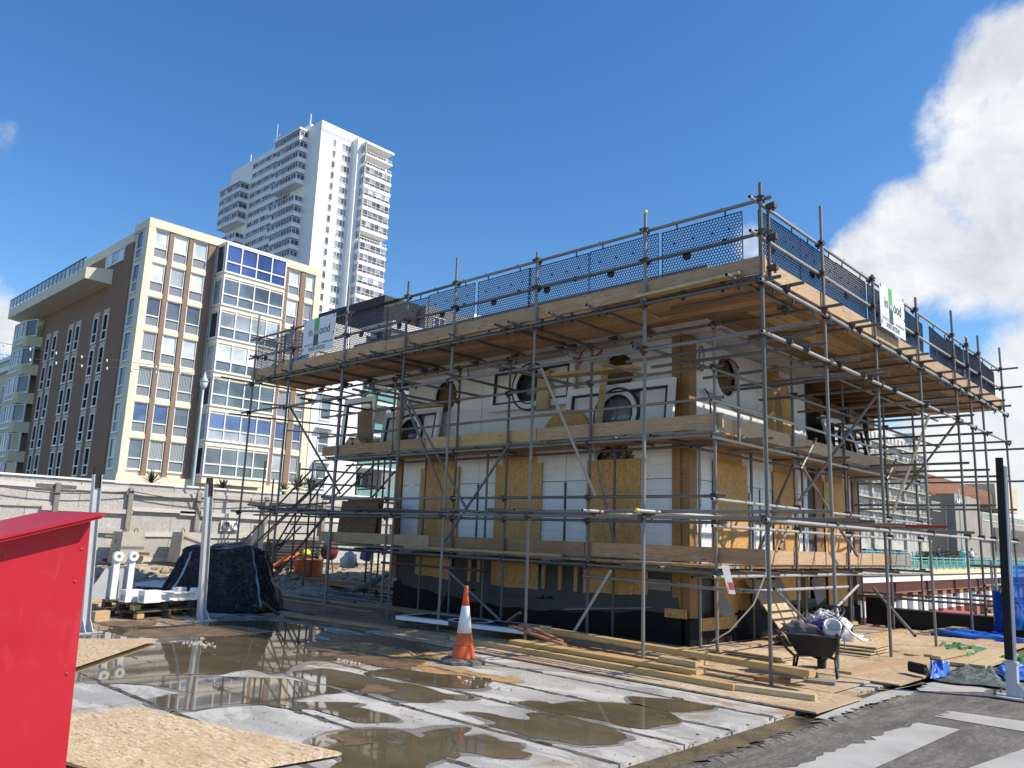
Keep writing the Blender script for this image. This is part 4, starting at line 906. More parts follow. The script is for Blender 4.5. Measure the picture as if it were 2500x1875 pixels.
b = MB(); b.hexa([(XH-30, 276, 20.8), (XH-4, 276, 20.8), (XH-4, 400, 20.8), (XH-30, 400, 20.8), (XH-30, 276, 29), (XH-6, 276, 28.5), (XH-4, 400, 26.3), (XH-30, 400, 29)]); b.build('brown_roof', 'brown_roof', hc)
b = MB(); b.box(XH-8, XH+1.5, 298, 318, ZB, 21.5); b.box(XH-8, XH, 320, 336, ZB, 21.5); b.build('stair_tower', 'centre_concrete', hc)
b = MB(); b.box(XH-14, XH-3, 374, 412, 20, 30.5); b.build('plant_room', 'cream_soft', hc)
b = MB(); b.box(XH-3, XH+.2, 336, 460, 7.5, 15.8); b.build('upper_wall', 'centre_concrete', hc)
for y in range(338, 450, 10): place_window(hc, (XH+.25, y, 14.2), (0, 1, 0), 9.4, 3.0, 4, None, ('glass_mid',), None, .2, one=True)
b = MB()
for i in range(60): y = 352+1.7*i; b.box(XH+.2, XH+1.0, y, y+.55, 3, 12)
b.build('fins', 'centre_concrete', hc)
b = MB(); b.box(XH-.99, XH-.9, 278, 296, 1.5, 20); b.build('dark_recess', 'dark_clad', hc)
place_window(hc, (XH-.85, 281, 15), (0, 1, 0), 9, 3, 3, None, ('glass_dark',))
# ================================================================== the kiosk under construction
KX, KY, KL, KR = -7.0, 11.6, -14.42, 18.7
kb = thing('kiosk_building', (KX, KY, 0), 'half built white kiosk wrapped in scaffolding with boarded arched openings', 'building')
def kpart(b, name, mats): return b.build(name, mats, kb)
def wallpt(side, s, z, o=0.0):   # side 0: front wall (s = x), 1: right wall (s = y); o outwards
    return (s, KY-o, z) if side == 0 else (KX+o, s, z)
def panel(side, poly, th=.03, o=0.0, name='wall_panel', mat='white_panel'):
    b = MB()
    if side == 0: b.prism(poly, (0, KY-o, 0), (1, 0, 0), (0, 0, 1), (0, -th, 0))
    else: b.prism(poly, (KX+o, 0, 0), (0, 1, 0), (0, 0, 1), (th, 0, 0))
    return kpart(b, name, mat)
def rect(a, c, z0, z1): return [(a, z0), (c, z0), (c, z1), (a, z1)]
# core behind every skin, near-black: interior shade put into its colour
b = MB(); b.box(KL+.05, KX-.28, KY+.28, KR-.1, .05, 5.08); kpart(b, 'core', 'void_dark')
b = MB(); b.box(KL+.02, KX-.25, KY+.02, KY+.22, 1.05, 2.6); b.box(KX-.22, KX-.02, KY+.25, KR, 1.05, 2.6); kpart(b, 'dark_backing', 'void_dark')  # solid slabs, coloured near-black for the shade behind the openings
OPF = [(-8.47, .56), (-10.77, .6), (-13.11, .61)]; OPR = [(12.95, .585), (15.15, .52), (17.62, .6)]
def lower_wall(side, ops, bounds, seams):
    g = .012
    for i, (c, hw) in enumerate(ops):
        a, d = bounds[i]
        for x0, x1 in ((a+g, c-hw), (c+hw, d-g)):
            if x1-x0 > .08:
                panel(side, rect(x0, x1, 1.16, 2.655)); r = .46; n = 12
        arc = [(c-r*cos(pi*k/n), 2.86+r*sin(pi*k/n)) for k in range(n+1)]
        lo, hi = min(a, d)+g*.4, max(a, d)-g*.4
        panel(side, [(lo, 2.667), (c-r, 2.667)]+arc+[(c+r, 2.667), (hi, 2.667), (hi, 3.42), (lo, 3.42)], name='arch_panel')
        for s in seams:
            b = MB(); p = wallpt(side, s, 0); 
            if side == 0: b.box(s-.022, s+.022, KY-.045, KY+.0, 1.16, 2.64)
            else: b.box(KX, KX+.045, s-.022, s+.022, 1.16, 2.64)
        # toothed metal strip round the arch
        b = MB()
        for k in range(0, 20):
            t = pi*k/20
            if side == 0: b.box(c+(r+.012)*cos(t)-.012, c+(r+.012)*cos(t)+.012, KY-.05, KY-.02, 2.86+(r+.012)*sin(t)-.012, 2.86+(r+.012)*sin(t)+.012)
            else: b.box(KX+.02, KX+.05, c+(r+.012)*cos(t)-.012, c+(r+.012)*cos(t)+.012, 2.86+(r+.012)*sin(t)-.012, 2.86+(r+.012)*sin(t)+.012)
        kpart(b, 'arch_trim', 'black_line')
        # boards over the opening
        if not (side == 0 and i == 0):
            panel(side, [(c-.44, 3.0), (c+.44, 3.0), (c+.44, 3.2), (c+.40, 3.29), (c-.40, 3.29), (c-.44, 3.16)], .018, .035, 'opening_board', 'osb_board')
        else:
            b = MB(); n = 9
            for k in range(n):
                for j in range(4):
                    x0 = c-.46+.92*k/n; z0 = 2.9+.11*j
                    b.add([(x0, KY+.12+random.uniform(-.05, .05), z0), (x0+.92/n, KY+.12+random.uniform(-.05, .05), z0), (x0+.92/n, KY+.12+random.uniform(-.05, .05), z0+.11), (x0, KY+.12+random.uniform(-.05, .05), z0+.11)], [(0, 1, 2, 3)])
            kpart(b, 'foil_lining', 'foil')
        panel(side, rect(c-hw-.02, c+hw+.02, 1.2, 3.02), .018, .055, 'opening_board', 'osb_board')
lower_wall(0, OPF, [(-9.58, -7.26), (-11.92, -9.58), (-14.4, -11.92)], [-9.58, -11.92])
lower_wall(1, OPR, [(11.78, 14.1), (14.1, 16.25), (16.95, 18.6)], [14.1])
for s in (-9.58, -11.92): b = MB(); b.box(s-.024, s+.024, KY-.04, KY, 1.16, 2.64); kpart(b, 'cover_strip', 'black_line')
for s in (14.1, 11.80): b = MB(); b.box(KX, KX+.04, s-.022, s+.022, 1.16, 2.64); kpart(b, 'cover_strip', 'black_line')
b = MB(); b.box(KX-.05, KX+.02, 16.27, 16.55, .6, 3.4); kpart(b, 'bare_strip', 'membrane')
b = MB(); b.box(KX-.05, KX+.06, 16.56, 16.93, .6, 3.4); kpart(b, 'door_post', 'reddish_wood')
b = MB(); b.box(KX-.06, KX+.07, 18.62, 18.9, .5, 4.9); kpart(b, 'end_post', 'reddish_wood')
b = MB(); b.box(KL-.16, KL, KY-.06, KY+.2, .6, 3.4); kpart(b, 'end_post', 'post_wood')
# upper storey with round holes
def upper(side, a, d, c, r=.35, zc=4.6):
    n = 16
    for s in (-1, 1):
        e = a if s < 0 else d
        arc = [(c+s*r*sin(pi*k/n), zc-r*cos(pi*k/n)) for k in range(n+1)]
        panel(side, [(c, 3.43)]+[(c, zc-r)]+arc[1:-1]+[(c, zc+r), (c, 5.09), (e-s*.006, 5.09), (e-s*.006, 3.43)], name='upper_panel')
    b = MB()
    for k in range(26):
        t = 2*pi*k/26; q = Vector(wallpt(side, c+(r+.015)*cos(t), zc+(r+.015)*sin(t), .04)); b.obox(q, (.007, 0, 0), (0, .007, 0), (0, 0, .007))
    kpart(b, 'hole_trim', 'black_line')
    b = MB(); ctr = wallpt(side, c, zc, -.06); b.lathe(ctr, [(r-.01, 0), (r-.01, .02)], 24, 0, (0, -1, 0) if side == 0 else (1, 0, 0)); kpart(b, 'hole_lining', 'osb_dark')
upper(0, -9.58, -7.26, -8.42); upper(0, -11.92, -9.58, -10.75); upper(0, -14.4, -11.92, -13.08)
upper(1, 11.78, 14.1, 12.92)
panel(1, rect(14.11, 16.25, 3.43, 5.09), name='upper_panel')
for y in (16.3, 17.5, 18.7, 19.9): b = MB(); b.box(KX-.1, KX+.0, y, y+.1, 3.3, 5.05); kpart(b, 'roof_post', 'pallet_wood')
# corner post of two timbers
b = MB(); b.box(-7.245, -7.085, KY-.08, KY+.1, .42, 5.09); kpart(b, 'corner_post', 'post_wood')
b = MB(); b.box(-7.08, -6.93, KY-.05, KY+.19, .42, 5.09); kpart(b, 'corner_post', 'post_wood')
# soffit, deep fascia and low roof
EX, EY, EL, ER = -6.1, 10.7, -15.4, 21.3; ZE = 5.92
b = MB(); b.box(EL, KX, EY, KY-.001, 5.10, 5.13); kpart(b, 'soffit', 'soffit_white')
b = MB(); b.box(KX+.004, EX, EY, KR-2.4, 5.10, 5.13); kpart(b, 'soffit', 'soffit_white')
for s in range(5):
    b = MB(); b.box(KX-.006-2.34*s, KX+.002-2.34*s, EY, KY, 5.096, 5.099); kpart(b, 'soffit_joint', 'black_line')
b = MB(); b.box(KX-.0, EX, KY-.004, KY+.004, 5.095, 5.098); b.box(KX, EX, 13.98, 13.99, 5.095, 5.098); kpart(b, 'soffit_joint', 'black_line')
b = MB(); b.box(EL, EX, EY-.03, EY, 5.08, ZE); b.box(EX, EX+.03, EY-.03, ER, 5.08, ZE); b.box(EL-.03, EL, EY-.03, ER, 5.08, ZE); kpart(b, 'fascia', 'membrane_pale')
b = MB(); b.box(EL, EX, EY+.002, ER, ZE-.12, ZE-.02); kpart(b, 'roof', 'membrane_pale')
for i in range(9):
    y = 16.6+.55*i; b = MB(); b.box(EL+6, EX-.02, y, y+.05, 4.92, 5.12); kpart(b, 'rafter', 'post_wood')
b = MB(); b.box(EL+6, EX-.01, 16.35, ER, 5.13, 5.15); kpart(b, 'roof_lining', 'osb_dark')
b = MB(); b.box(KX-.3, KX-.2, 16.3, ER-.3, 4.6, 4.92); kpart(b, 'roof_beam', 'post_wood')
# base: breather membrane, bitumen plinth, boards, battens
b = MB(); b.box(KL, KX-.25, KY-.02, KY+.2, .42, 1.17); kpart(b, 'base_membrane', 'membrane')
b = MB(); b.box(KX-.2, KX+.02, KY+.2, KR, .42, 1.17); kpart(b, 'base_membrane', 'membrane')
b = MB(); n = 40
for i in range(n):      # sagging lower edge of the membrane, hanging proud of the plinth
    x0 = KL+.3+(7.0)*i/n; x1 = KL+.3+7.0*(i+1)/n; s = lambda x: .50-.22*max(0, sin((x-KL-.3)/7.0*pi*1.05))+.02*sin(x*7)
    b.add([(x0, KY-.13, s(x0)), (x1, KY-.13, s(x1)), (x1, KY-.035, .95), (x0, KY-.035, .95)], [(0, 1, 2, 3)])
kpart(b, 'loose_membrane', 'membrane')
b = MB(); b.hexa([(-9.35, KY-.3, .36), (-7.6, KY-.10, .52), (-7.6, KY-.06, .54), (-9.35, KY-.1, .40), (-9.3, KY-.29, .39), (-7.6, KY-.12, .55), (-7.6, KY-.06, .56), (-9.3, KY-.1, .43)]); kpart(b, 'membrane_flap', 'membrane_pale')
def plinth(side, a, d, top):
    b = MB(); n = int(abs(d-a)/.07); poly = [(a, 0)]+[(d, 0)]
    for i in range(n+1):
        t = d+(a-d)*i/n; poly.append((t, top+random.uniform(-.035, .035)+.03*sin(t*3)))
    panel(side, poly, .10, 0, 'plinth', 'bitumen')
plinth(0, KL, KX-.06, .50); plinth(1, KY-.1, 13.0, .40); plinth(1, 13.02, 15.6, .46); plinth(1, 15.62, KR, .42)
b = MB(); b.box(KX-.2, KX+.04, KY+.1, KR, .02, .5); kpart(b, 'plinth_core', 'black_felt')
for c, hw, z0, z1 in ((-8.4, .68, .47, 1.16), (-10.78, .62, .62, 1.17), (-13.15, .58, .62, 1.16)): panel(0, rect(c-hw, c+hw, z0, z1), .018, .06, 'base_board', 'osb_board')
for c, hw, z0, z1 in ((12.95, .62, .42, 1.15), (15.12, .55, .60, 1.15), (17.55, .5, .05, 1.15)): panel(1, rect(c-hw, c+hw, z0, z1), .018, .06, 'base_board', 'osb_board')
panel(1, rect(11.85, 13.0, .22, .42), .03, .09, 'base_board', 'osb_board'); panel(0, rect(-7.35, -6.95, .42, .56), .03, .11, 'base_board', 'osb_board')
panel(0, rect(-7.75, -7.28, .5, 1.0), .01, .05, 'membrane_sheet', 'membrane_pale')
for x in (-9.25, -9.62, -10.02, -11.75, -12.02): b = MB(); b.box(x-.04, x+.04, KY-.09, KY-.03, .68, 1.18); kpart(b, 'batten', 'pine')
for y in (13.75, 14.3, 16.05): b = MB(); b.box(KX+.03, KX+.09, y-.04, y+.04, .62, 1.16); kpart(b, 'batten', 'pine_pale')
text('lettering', 'rothoblaas', .17, (-10.05, KY-.022, .98), (1, 0, 0), (0, 0, 1), 'ink', kb, .004); text('lettering', 'rothoblaas', .17, (-12.35, KY-.022, .98), (1, 0, 0), (0, 0, 1), 'ink', kb, .004)
text('lettering', 'rothoblaas', .16, (KX+.022, 13.75, 1.0), (0, 1, 0), (0, 0, 1), 'ink', kb, .004)

# ================================================================== scaffold
sc = thing('scaffold', (-4.42, 9.14, 0), 'galvanised tube scaffold with timber decks wrapped round the white kiosk', 'scaffold')
FY, RX = 9.14, -4.42; IY, IX = 10.52, -5.88; NY_, NX_ = 11.30, -6.62
def S(p, q, name='standard', mat='galv'): return pole(name, p, q, sc, mat)
CPL = MB(); CPL.tube((0, 0, -.03), (0, 0, .03), .036, 8); CPL.obox((.045, .0, 0), (.035, 0, 0), (0, .03, 0), (0, 0, .034)); CPL.tube((-.02, -.055, .012), (-.02, .06, .012), .009, 6); CPL.obox((.05, 0, -.045), (.012, 0, 0), (0, .012, 0), (0, 0, .022)); CPL.obox((-.015, .062, .012), (.014, 0, 0), (0, .012, 0), (0, 0, .014))
CPLM = mesh_of(CPL, 'coupler', 'coupler'); ncp = [0]
CPLR = CPLM.copy(); CPLR.materials.clear(); CPLR.materials.append(M['rust'])
def coupler(x, y, z, rz):
    if ncp[0] >= 296: return
    ncp[0] += 1
    o = bpy.data.objects.new('coupler', CPLR if random.random() < .10 else CPLM); COL.objects.link(o); o.parent = sc
    o.matrix_basis = wm(sc).inverted() @ Matrix.Translation((x, y, z)) @ Matrix.Rotation(rz+random.uniform(-.2, .2), 4, 'Z') @ Matrix.Scale(1.12, 4)
FS = [(-4.42, 6.24), (-6.19, 6.31), (-8.28, 6.16), (-10.22, 6.50), (-11.57, 6.32), (-13.55, 6.60), (-15.6, 6.18), (-17.2, 6.62)]
RS = [(11.08, 6.58), (13.12, 6.07), (15.33, 6.23), (17.62, 6.52), (18.66, 6.17), (19.62, 6.41), (21.6, 6.53)]
for x, t in FS:
    o = S((x, FY, .004), (x, FY, t))
    for z in (4.90, 4.23, 1.93, 6.03, 5.57): coupler(x, FY, z, -pi/2 if z < 5 else pi/2)
S((-17.42, FY+.12, 4.2), (-17.42, FY+.12, 6.36), 'puncheon'); S((-16.3, FY+.02, 5.0), (-16.3, FY+.02, 6.21), 'puncheon'); S((RX-.02, 9.4, 5.0), (RX-.02, 9.4, 6.02), 'puncheon')
coupler(RX, 9.4, 6.0, 0); coupler(RX, 9.4, 5.57, 0); coupler(RX, 9.4, 5.15, 0)
for y, t in RS:
    S((RX, y, -4.1 if y > 18.5 else .004), (RX, y, t))
    for z in (4.88, 4.21, 1.95, 6.0, 5.54): coupler(RX, y, z, 0 if z < 5 else pi)
cap = MB(); cap.lathe((0, 0, 0), [(.028, -.04), (.029, .012), (.02, .02)], 10)
for p in ((-6.19, FY, 6.31), (RX, 18.66, 6.17)): o = cap.build('end_cap', 'yellow_cap', sc); o.matrix_basis = Matrix.Translation(Vector(p)-sc.location); o.matrix_parent_inverse = Matrix.Identity(4)
def L(p, q, name='ledger', mat='galv'): return pole(name, p, q, sc, mat)
o_ = .055
for z in (4.90, 4.23, 1.93):     # outer ledgers, each of two or three tubes butted with a sleeve
    for x0, x1 in ((-4.15, -10.0), (-9.9, -15.7), (-13.4, -17.6)): L((x0, FY-o_+(.05 if x1 < -17 else 0), z), (x1, FY-o_+(.05 if x1 < -17 else 0), z+(.02 if x1 < -17 else 0)))
    for y0, y1 in ((8.98, 15.0), (14.9, 21.75)): L((RX+o_, y0, z-.02), (RX+o_, y1, z-.02), mat='galv_bright')
for z in (6.03, 5.57):
    for x0, x1 in ((-4.3, -10.3), (-10.2, -14.2), (-13.3, -17.6)): L((x0, FY+o_, z), (x1, FY+o_, z+.005), 'guard_rail')
    for y0, y1 in ((8.95, 15.4), (15.3, 21.75)): L((RX-o_, y0, z-.03), (RX-o_, y1, z-.03), 'guard_rail', 'galv_bright')
b = MB(); b.tube((-11.9, FY+o_, 6.03), (-13.3, FY+o_, 6.03), .035, 8); b.build('rail_sleeve', 'tube_dark', sc)
L((-17.2, 9.0, 6.03), (-17.2, 11.4, 6.03), 'guard_rail'); L((-17.2, 9.0, 5.57), (-17.2, 11.4, 5.57), 'guard_rail'); L((RX+.35, 21.65, 6.0), (-6.6, 21.65, 6.0), 'guard_rail'); L((RX+.4, 21.65, 5.54), (-6.6, 21.65, 5.54), 'guard_rail')
# inner row and innermost row
IS = [-5.88, -8.2, -10.12, -11.5, -13.55, -15.55]; IR = [13.2, 15.45, 17.7, 19.65]
for i, x in enumerate(IS):
    S((x, IY, .03), (x, IY, 4.88 if i else 4.98))
    for z in (4.86, 4.21, 3.19, 2.29, 1.91, 1.2): coupler(x, IY, z, -pi/2)
for y in IR:
    S((IX, y, .03), (IX, y, 4.9))
    for z in (4.2, 3.17, 2.27, 1.9, 1.2): coupler(IX, y, z, 0)
for x in (-8.26, -11.4, -13.3, -15.0): S((x, NY_, .03), (x, NY_, 3.22))
S((-6.60, NY_, .03), (-6.60, NY_, 3.24)); 
for y in (13.1, 15.2, 17.5): S((NX_, y, .03), (NX_, y, 3.22))
S((-5.2, 11.75, 3.1), (-5.2, 11.75, 3.12)) if False else None
S((IX+.03, 11.2, 3.1), (IX+.03, 11.2, 4.3), 'puncheon'); S((IX+.03, 11.5, 1.15), (IX+.03, 11.5, 2.4), 'puncheon')
for z, nm, lo in ((4.86, 'ledger', -17.4), (4.21, 'ledger', -16.2), (3.73, 'guard_rail', -16.3), (3.19, 'ledger', -16.4), (2.29, 'guard_rail', -15.9), (1.91, 'guard_rail', -16.0), (1.2, 'ledger', -16.3)):
    for x0, x1 in ((-5.7, -11.0), (-10.9, lo)): L((x0, IY-o_, z), (x1, IY-o_, z), nm)
    yb = 21.4 if z > 4 else 20.3
    for y0, y1 in ((10.32, 15.2), (15.1, yb)): L((IX+o_, y0, z-.05), (IX+o_, y1, z-.05), nm, 'galv_bright' if z < 4 else 'galv')
for z in (3.14, 1.15): L((-6.3, NY_-o_, z), (-16.2, NY_-o_, z)); L((NX_+o_, 11.0, z-.05), (NX_+o_, 19.8, z-.05))
L((-8.25, IY-o_, 1.02), (-5.45, IY-o_, .98)); L((IX+o_, 11.3, .93), (IX+o_, 15.2, .93), mat='galv_bright'); L((-6.1, IY+.1, .98), (-5.1, IY+.1, .98))
L((-13.5, IY-.1, .98), (-10.4, IY-.1, .98), mat='rust')
# transoms: front
for x in (-4.75, -7.0, -7.72, -8.58, -8.88, -9.98, -11.03, -12.22, -12.58, -13.39, -14.47, -15.4, -16.4): L((x, 8.83, 4.975), (x+random.uniform(-.08, .08), 10.72, 4.975), 'transom'); coupler(x, 9.08, 4.93, pi/2); coupler(x, 10.47, 4.91, pi/2)
for x in (-6.19, -7.33, -8.71, -8.89, -10.01, -11.17, -12.31, -12.7, -14.55): L((x, 8.83, 4.285), (x+random.uniform(-.1, .1), 10.8, 4.285), 'transom'); coupler(x, 9.08, 4.255, pi/2)
for x in (-6.06, -6.96, -8.25, -8.8, -9.9, -11.39, -12.2, -12.62, -14.63, -15.76): L((x, 8.78, 2.0), (x+random.uniform(.1, .5), 10.75, 1.985), 'transom', 'galv_bright' if x > -8 else 'galv'); coupler(x, 9.08, 1.96, pi/2)
b = MB(); b.lathe((-6.06, 8.775, 2.0), [(.0, -.012), (.028, -.01), (.028, .07), (.026, .07)], 10, 0, (0, 1, 0)); b.build('end_cap', 'yellow_cap', sc)
for y in (9.63, 10.84, 11.86, 12.17, 13.94, 14.5, 15.1, 16.2, 17.0, 18.0, 18.95, 19.9, 20.7): L((-4.02+random.uniform(-.08, .05), y, 4.95), (-6.1, y+random.uniform(-.06, .06), 4.95), 'transom'); coupler(-4.37, y, 4.91, 0)
for y in (9.66, 10.18, 11.33, 12.23, 12.51, 13.63, 15.28, 16.2, 17.21): L((-4.0+random.uniform(-.1, .05), y, 4.255), (-6.7 if y > 12 else -7.0+.2*(y-9), y, 4.255), 'transom'); coupler(-4.37, y, 4.22, 0)
L((-4.0, 8.47, 4.13), (-4.7, 8.6, 4.18), 'transom') if False else None
L((-3.75, FY+.08, 4.28), (-6.4, FY+.08, 4.28), 'transom'); L((-3.72, FY+.09, 2.02), (-8.0, FY+.1, 2.0), 'transom')
for y in (10.73, 11.34, 12.56, 14.1, 16.3): L((-3.95, y, 1.985), (-6.4, y+.2, 1.985), 'transom')
L((-3.4, 12.6, 1.97), (-5.2, 12.75, 1.97), 'transom', 'red_tube')
for y in (16.9, 18.4, 20.0, 21.5): L((-4.0, y, 4.05), (-10.5, y, 4.05), 'transom'); L((-4.1, y, 3.3), (-10.5, y, 3.3), 'transom')
for y in (18.7, 20.5): L((-4.1, y, 2.6), (-11, y, 2.6), 'transom'); L((-4.1, y, .6), (-9, y, .6), 'transom'); S((-7.5, y, -1), (-7.5, y, 4.9)); S((-9.6, y, -1), (-9.6, y, 4.9))
for z in (.55, 1.0): L((-4.3, 18.2, z), (-4.3, 24, z))
for x in (-6.9, -7.6, -9.0, -10.8, -12.6, -14.5): L((x, 10.35, 3.225), (x, 11.5, 3.225), 'transom'); L((x+.2, 10.3, 1.235), (x+.2, 11.5, 1.235), 'transom')
for y in (11.3, 12.6, 14.3, 16.4, 18.4): L((-5.35, y, 3.20), (-6.8, y, 3.20), 'transom'); L((-5.3, y, 1.21), (-6.8, y, 1.21), 'transom')
# braces
def Bp(p, q, mat='galv'): return pole('brace', p, q, sc, mat)
Bp(PY(978, 953, FY+.1), PY(1086, 1215, FY+.5)); Bp(PY(984, 956, FY+.2), PY(1140, 1245, IY)); Bp(PY(1319, 893, FY+.1), PY(1453, 1210, IY-.1), 'galv_bright')
Bp(PY(1446, 1076, IY+.1), PY(1500, 1330, NY_)); Bp(PY(1247, 1079, IY-.1), PY(1076, 1335, IY-.1)); Bp(PY(1088, 1388, IY-.1), PY(1222, 1515, IY-.1)); Bp(PY(1492, 1392, IY-.1), PY(1382, 1575, IY-.5), 'galv_bright')
Bp(PY(706, 990, FY+.1), PY(830, 1205, FY+.1)); Bp(PY(1108, 1408, NY_), PY(1066, 1496, NY_))
Bp(PX(2148, 954, RX-.1), PX(1950, 1224, IX+.1)); Bp(PX(1940, 1128, IX+.1), PX(1888, 1246, NX_)); Bp(PX(1951, 1128, IX+.1), PX(2038, 1268, IX+.1)); Bp(PX(2048, 1288, IX+.2), PX(2093, 1358, IX+.2))
Bp(PX(1890, 1437, IX+.1), PX(1991, 1541, IX+.2)); Bp(PX(2095, 1429, IX+.1), PX(1986, 1540, IX+.3), 'galv_bright'); Bp(PX(2269, 1012, RX-.1), PX(2180, 1252, IX), 'white_paint'); Bp(PX(2335, 1030, RX-.1), PX(2211, 1196, IX)); Bp(PX(2133, 1437, IX+.2), PX(2234, 1552, RX+.1)); Bp(PX(1993, 1070, IX+.1), PX(1955, 1145, IX+.1)); Bp(PX(2188, 1122, IX+.1), PX(2165, 1170, IX+.1)); Bp(PX(1902, 1340, IX), PX(1940, 1250, NX_)); Bp(PX(1845, 1360, NX_), PX(1905, 1225, IX))
# decks
def deckx(y0, y1, x0, x1, z, mats, cuts):
    n = round((y1-y0)/.228)
    for i in range(n):
        y = y0+.114+.228*i; xs = [x0]+[c+random.uniform(-.3, .3) for c in cuts]+[x1]
        for a, c in zip(xs[:-1], xs[1:]): board('deck_board', round(abs(c-a)-.02, 2), .214, .038, random.choice(mats), ((a+c)/2, y, z+random.uniform(-.003, .003)), (1, 0, 0), sc)
def decky(x0, x1, y0, y1, z, mats, cuts):
    n = 7
    for i in range(n):
        x = x0-.111-.2215*i; ys = [y0]+[c+random.uniform(-.3, .3) for c in cuts]+[y1]
        for a, c in zip(ys[:-1], ys[1:]): board('deck_board', round(abs(c-a)-.02, 2), .214, .038, random.choice(mats), (x, (a+c)/2, z+random.uniform(-.003, .003)), (0, 1, 0), sc)
deckx(9.22, 10.6, -17.3, -4.5, 5.022, ['board_old'], (-13.4, -9.5, -6.9)); decky(-4.49, -6.04, 10.62, 21.6, 5.020, ['board_old'], (14.2, 18.0))
deckx(10.60, 11.50, -16.2, -5.9, 3.268, ['board_old', 'grey_wood'], (-12.4, -8.6)); decky(-5.94, -6.86, 11.52, 19.9, 3.265, ['board_old', 'grey_wood'], (15.4,))
deckx(10.60, 11.50, -16.1, -5.9, 1.278, ['board_old', 'grey_wood'], (-12.4, -8.6)); decky(-5.94, -6.86, 11.52, 19.9, 1.275, ['board_old', 'grey_wood'], (15.4,))
def toe(a, c, mat): return board2('toe_board', a, c, .04, .222, mat, sc)
for x0, x1 in ((-4.40, -8.3), (-8.32, -12.2), (-12.22, -16.0), (-16.02, -17.4)): toe((x0, 9.2, 5.155), (x1, 9.2, 5.155), 'board_toe')
for y0, y1 in ((9.25, 13.1), (13.12, 17.0), (17.02, 21.7)): toe((-4.475, y0, 5.145), (-4.475, y1, 5.145), 'board_pale')
toe((-5.78, 10.585, 3.41), (-9.45, 10.585, 3.41), 'board_pale'); toe((-9.47, 10.585, 3.41), (-12.55, 10.585, 3.41), 'pine'); toe((-12.5, 10.56, 3.41), (-16.2, 10.56, 3.41), 'board_toe')
toe((-5.935, 10.62, 3.39), (-5.935, 15.0, 3.39), 'board_pale'); toe((-5.935, 15.02, 3.39), (-5.935, 20.1, 3.39), 'board_pale')
toe((-5.15, 10.585, 1.45), (-8.3, 10.585, 1.45), 'board_toe'); toe((-8.32, 10.585, 1.45), (-12.2, 10.585, 1.45), 'board_toe'); toe((-12.22, 10.585, 1.45), (-16.1, 10.585, 1.45), 'board_pale')
toe((-5.935, 10.75, 1.43), (-5.935, 14.0, 1.43), 'board_pale'); toe((-5.935, 14.02, 1.43), (-5.935, 17.9, 1.43), 'board_pale'); toe((-5.935, 17.92, 1.43), (-5.935, 19.1, 1.43), 'grey_wood')
board2('deck_board', (-8.7, 10.44, 1.325), (-12.8, 10.44, 1.325), .06, .05, 'pine', sc); board2('deck_board', (-4.7, 9.14, 5.06), (-6.3, 9.14, 5.03), .15, .035, 'pine_pale', sc)
# base pads
for x, y in [(x, FY) for x, _ in FS]+[(RX, y) for y, _ in RS if y < 18.5]: o = MB(); o.box(x-.08, x+.08, y-.08, y+.08, .002, .012); o.build('base_plate', 'galv', sc)

# brick guards: moulded black hexagonal mesh hung from the rail
def guard_mesh():
    b = MB(); a = .046; w, h = 1.24, .98; t = .0046; d = .0045; rr = a/math.sqrt(3)
    def strip(p, q, tt=t):
        p, q = Vector((p[0], 0, p[1])), Vector((q[0], 0, q[1])); u = (q-p).normalized(); s = Vector((-u.z, 0, u.x))*tt
        b.add([p-s+Vector((0, -d, 0)), q-s+Vector((0, -d, 0)), q+s+Vector((0, -d, 0)), p+s+Vector((0, -d, 0)), p-s+Vector((0, d, 0)), q-s+Vector((0, d, 0)), q+s+Vector((0, d, 0)), p+s+Vector((0, d, 0))], [(0, 1, 2, 3), (7, 6, 5, 4), (3, 2, 6, 7), (4, 5, 1, 0)])
    row = 0; z = 0.0
    while z < h-.02:
        x = a/2 if row % 2 else 0
        while x < w-.01:
            c = (x, z)
            p1 = (x+a/2, z+rr/2); p0 = (x, z+rr); p2 = (x+a/2, z-rr/2); pm = (x-a/2, z+rr/2)
            if x+a/2 <= w:
                if z-rr/2 > 0: strip(p2, p1)
                strip(p0, p1)
            if x-a/2 >= 0: strip(pm, p0)
            x += a
        z += 1.5*rr; row += 1
    for p, q in (((0, 0), (w, 0)), ((0, h), (w, h)), ((0, 0), (0, h)), ((w, 0), (w, h))): strip(p, q, .006)
    for cx, cz, r in ((.40, .55, .07), (.84, .16, .06), (.98, .62, .045)):
        b.lathe((cx, -.01, cz), [(r, 0), (r, .02)], 7, 0, (0, 1, 0))
    for cx in (.2, .5, .8, 1.05):
        for cz in (.78,): b.lathe((cx, -.01, cz), [(.018, 0), (.018, .02)], 6, 0, (0, 1, 0))
    for x in (.25, 1.0): b.bar((x, 0, h-.02), (x, -.01, h+.08), .02, .012); b.bar((x, 0, h+.08), (x-.03, -.06, h+.10), .016, .012)
    b.bar((.35, -.02, -.09), (.35, -.03, .10), .05, .012); b.bar((.95, -.02, -.09), (.95, -.03, .10), .05, .012)
    return mesh_of(b, 'brick_guard', 'mesh_plastic')
GM = guard_mesh()
def guard(p, rz, label, tilt=0, skew=0):
    o = bpy.data.objects.new('brick_guard', GM); COL.objects.link(o); o.location = p; o.rotation_euler = (skew, tilt, rz)
    tag(o, label, 'brick guard', 'brick guards hung along the top rails'); return o
nm = ['nearest the tall corner pole', 'second from the tall corner pole', 'third from the tall corner pole', 'fourth from the tall corner pole', 'fifth from the tall corner pole', 'sixth from the tall corner pole', 'in front of the dark penthouse roofs', 'just right of the left contractor sign', 'behind the left contractor sign', 'by the blue bags']
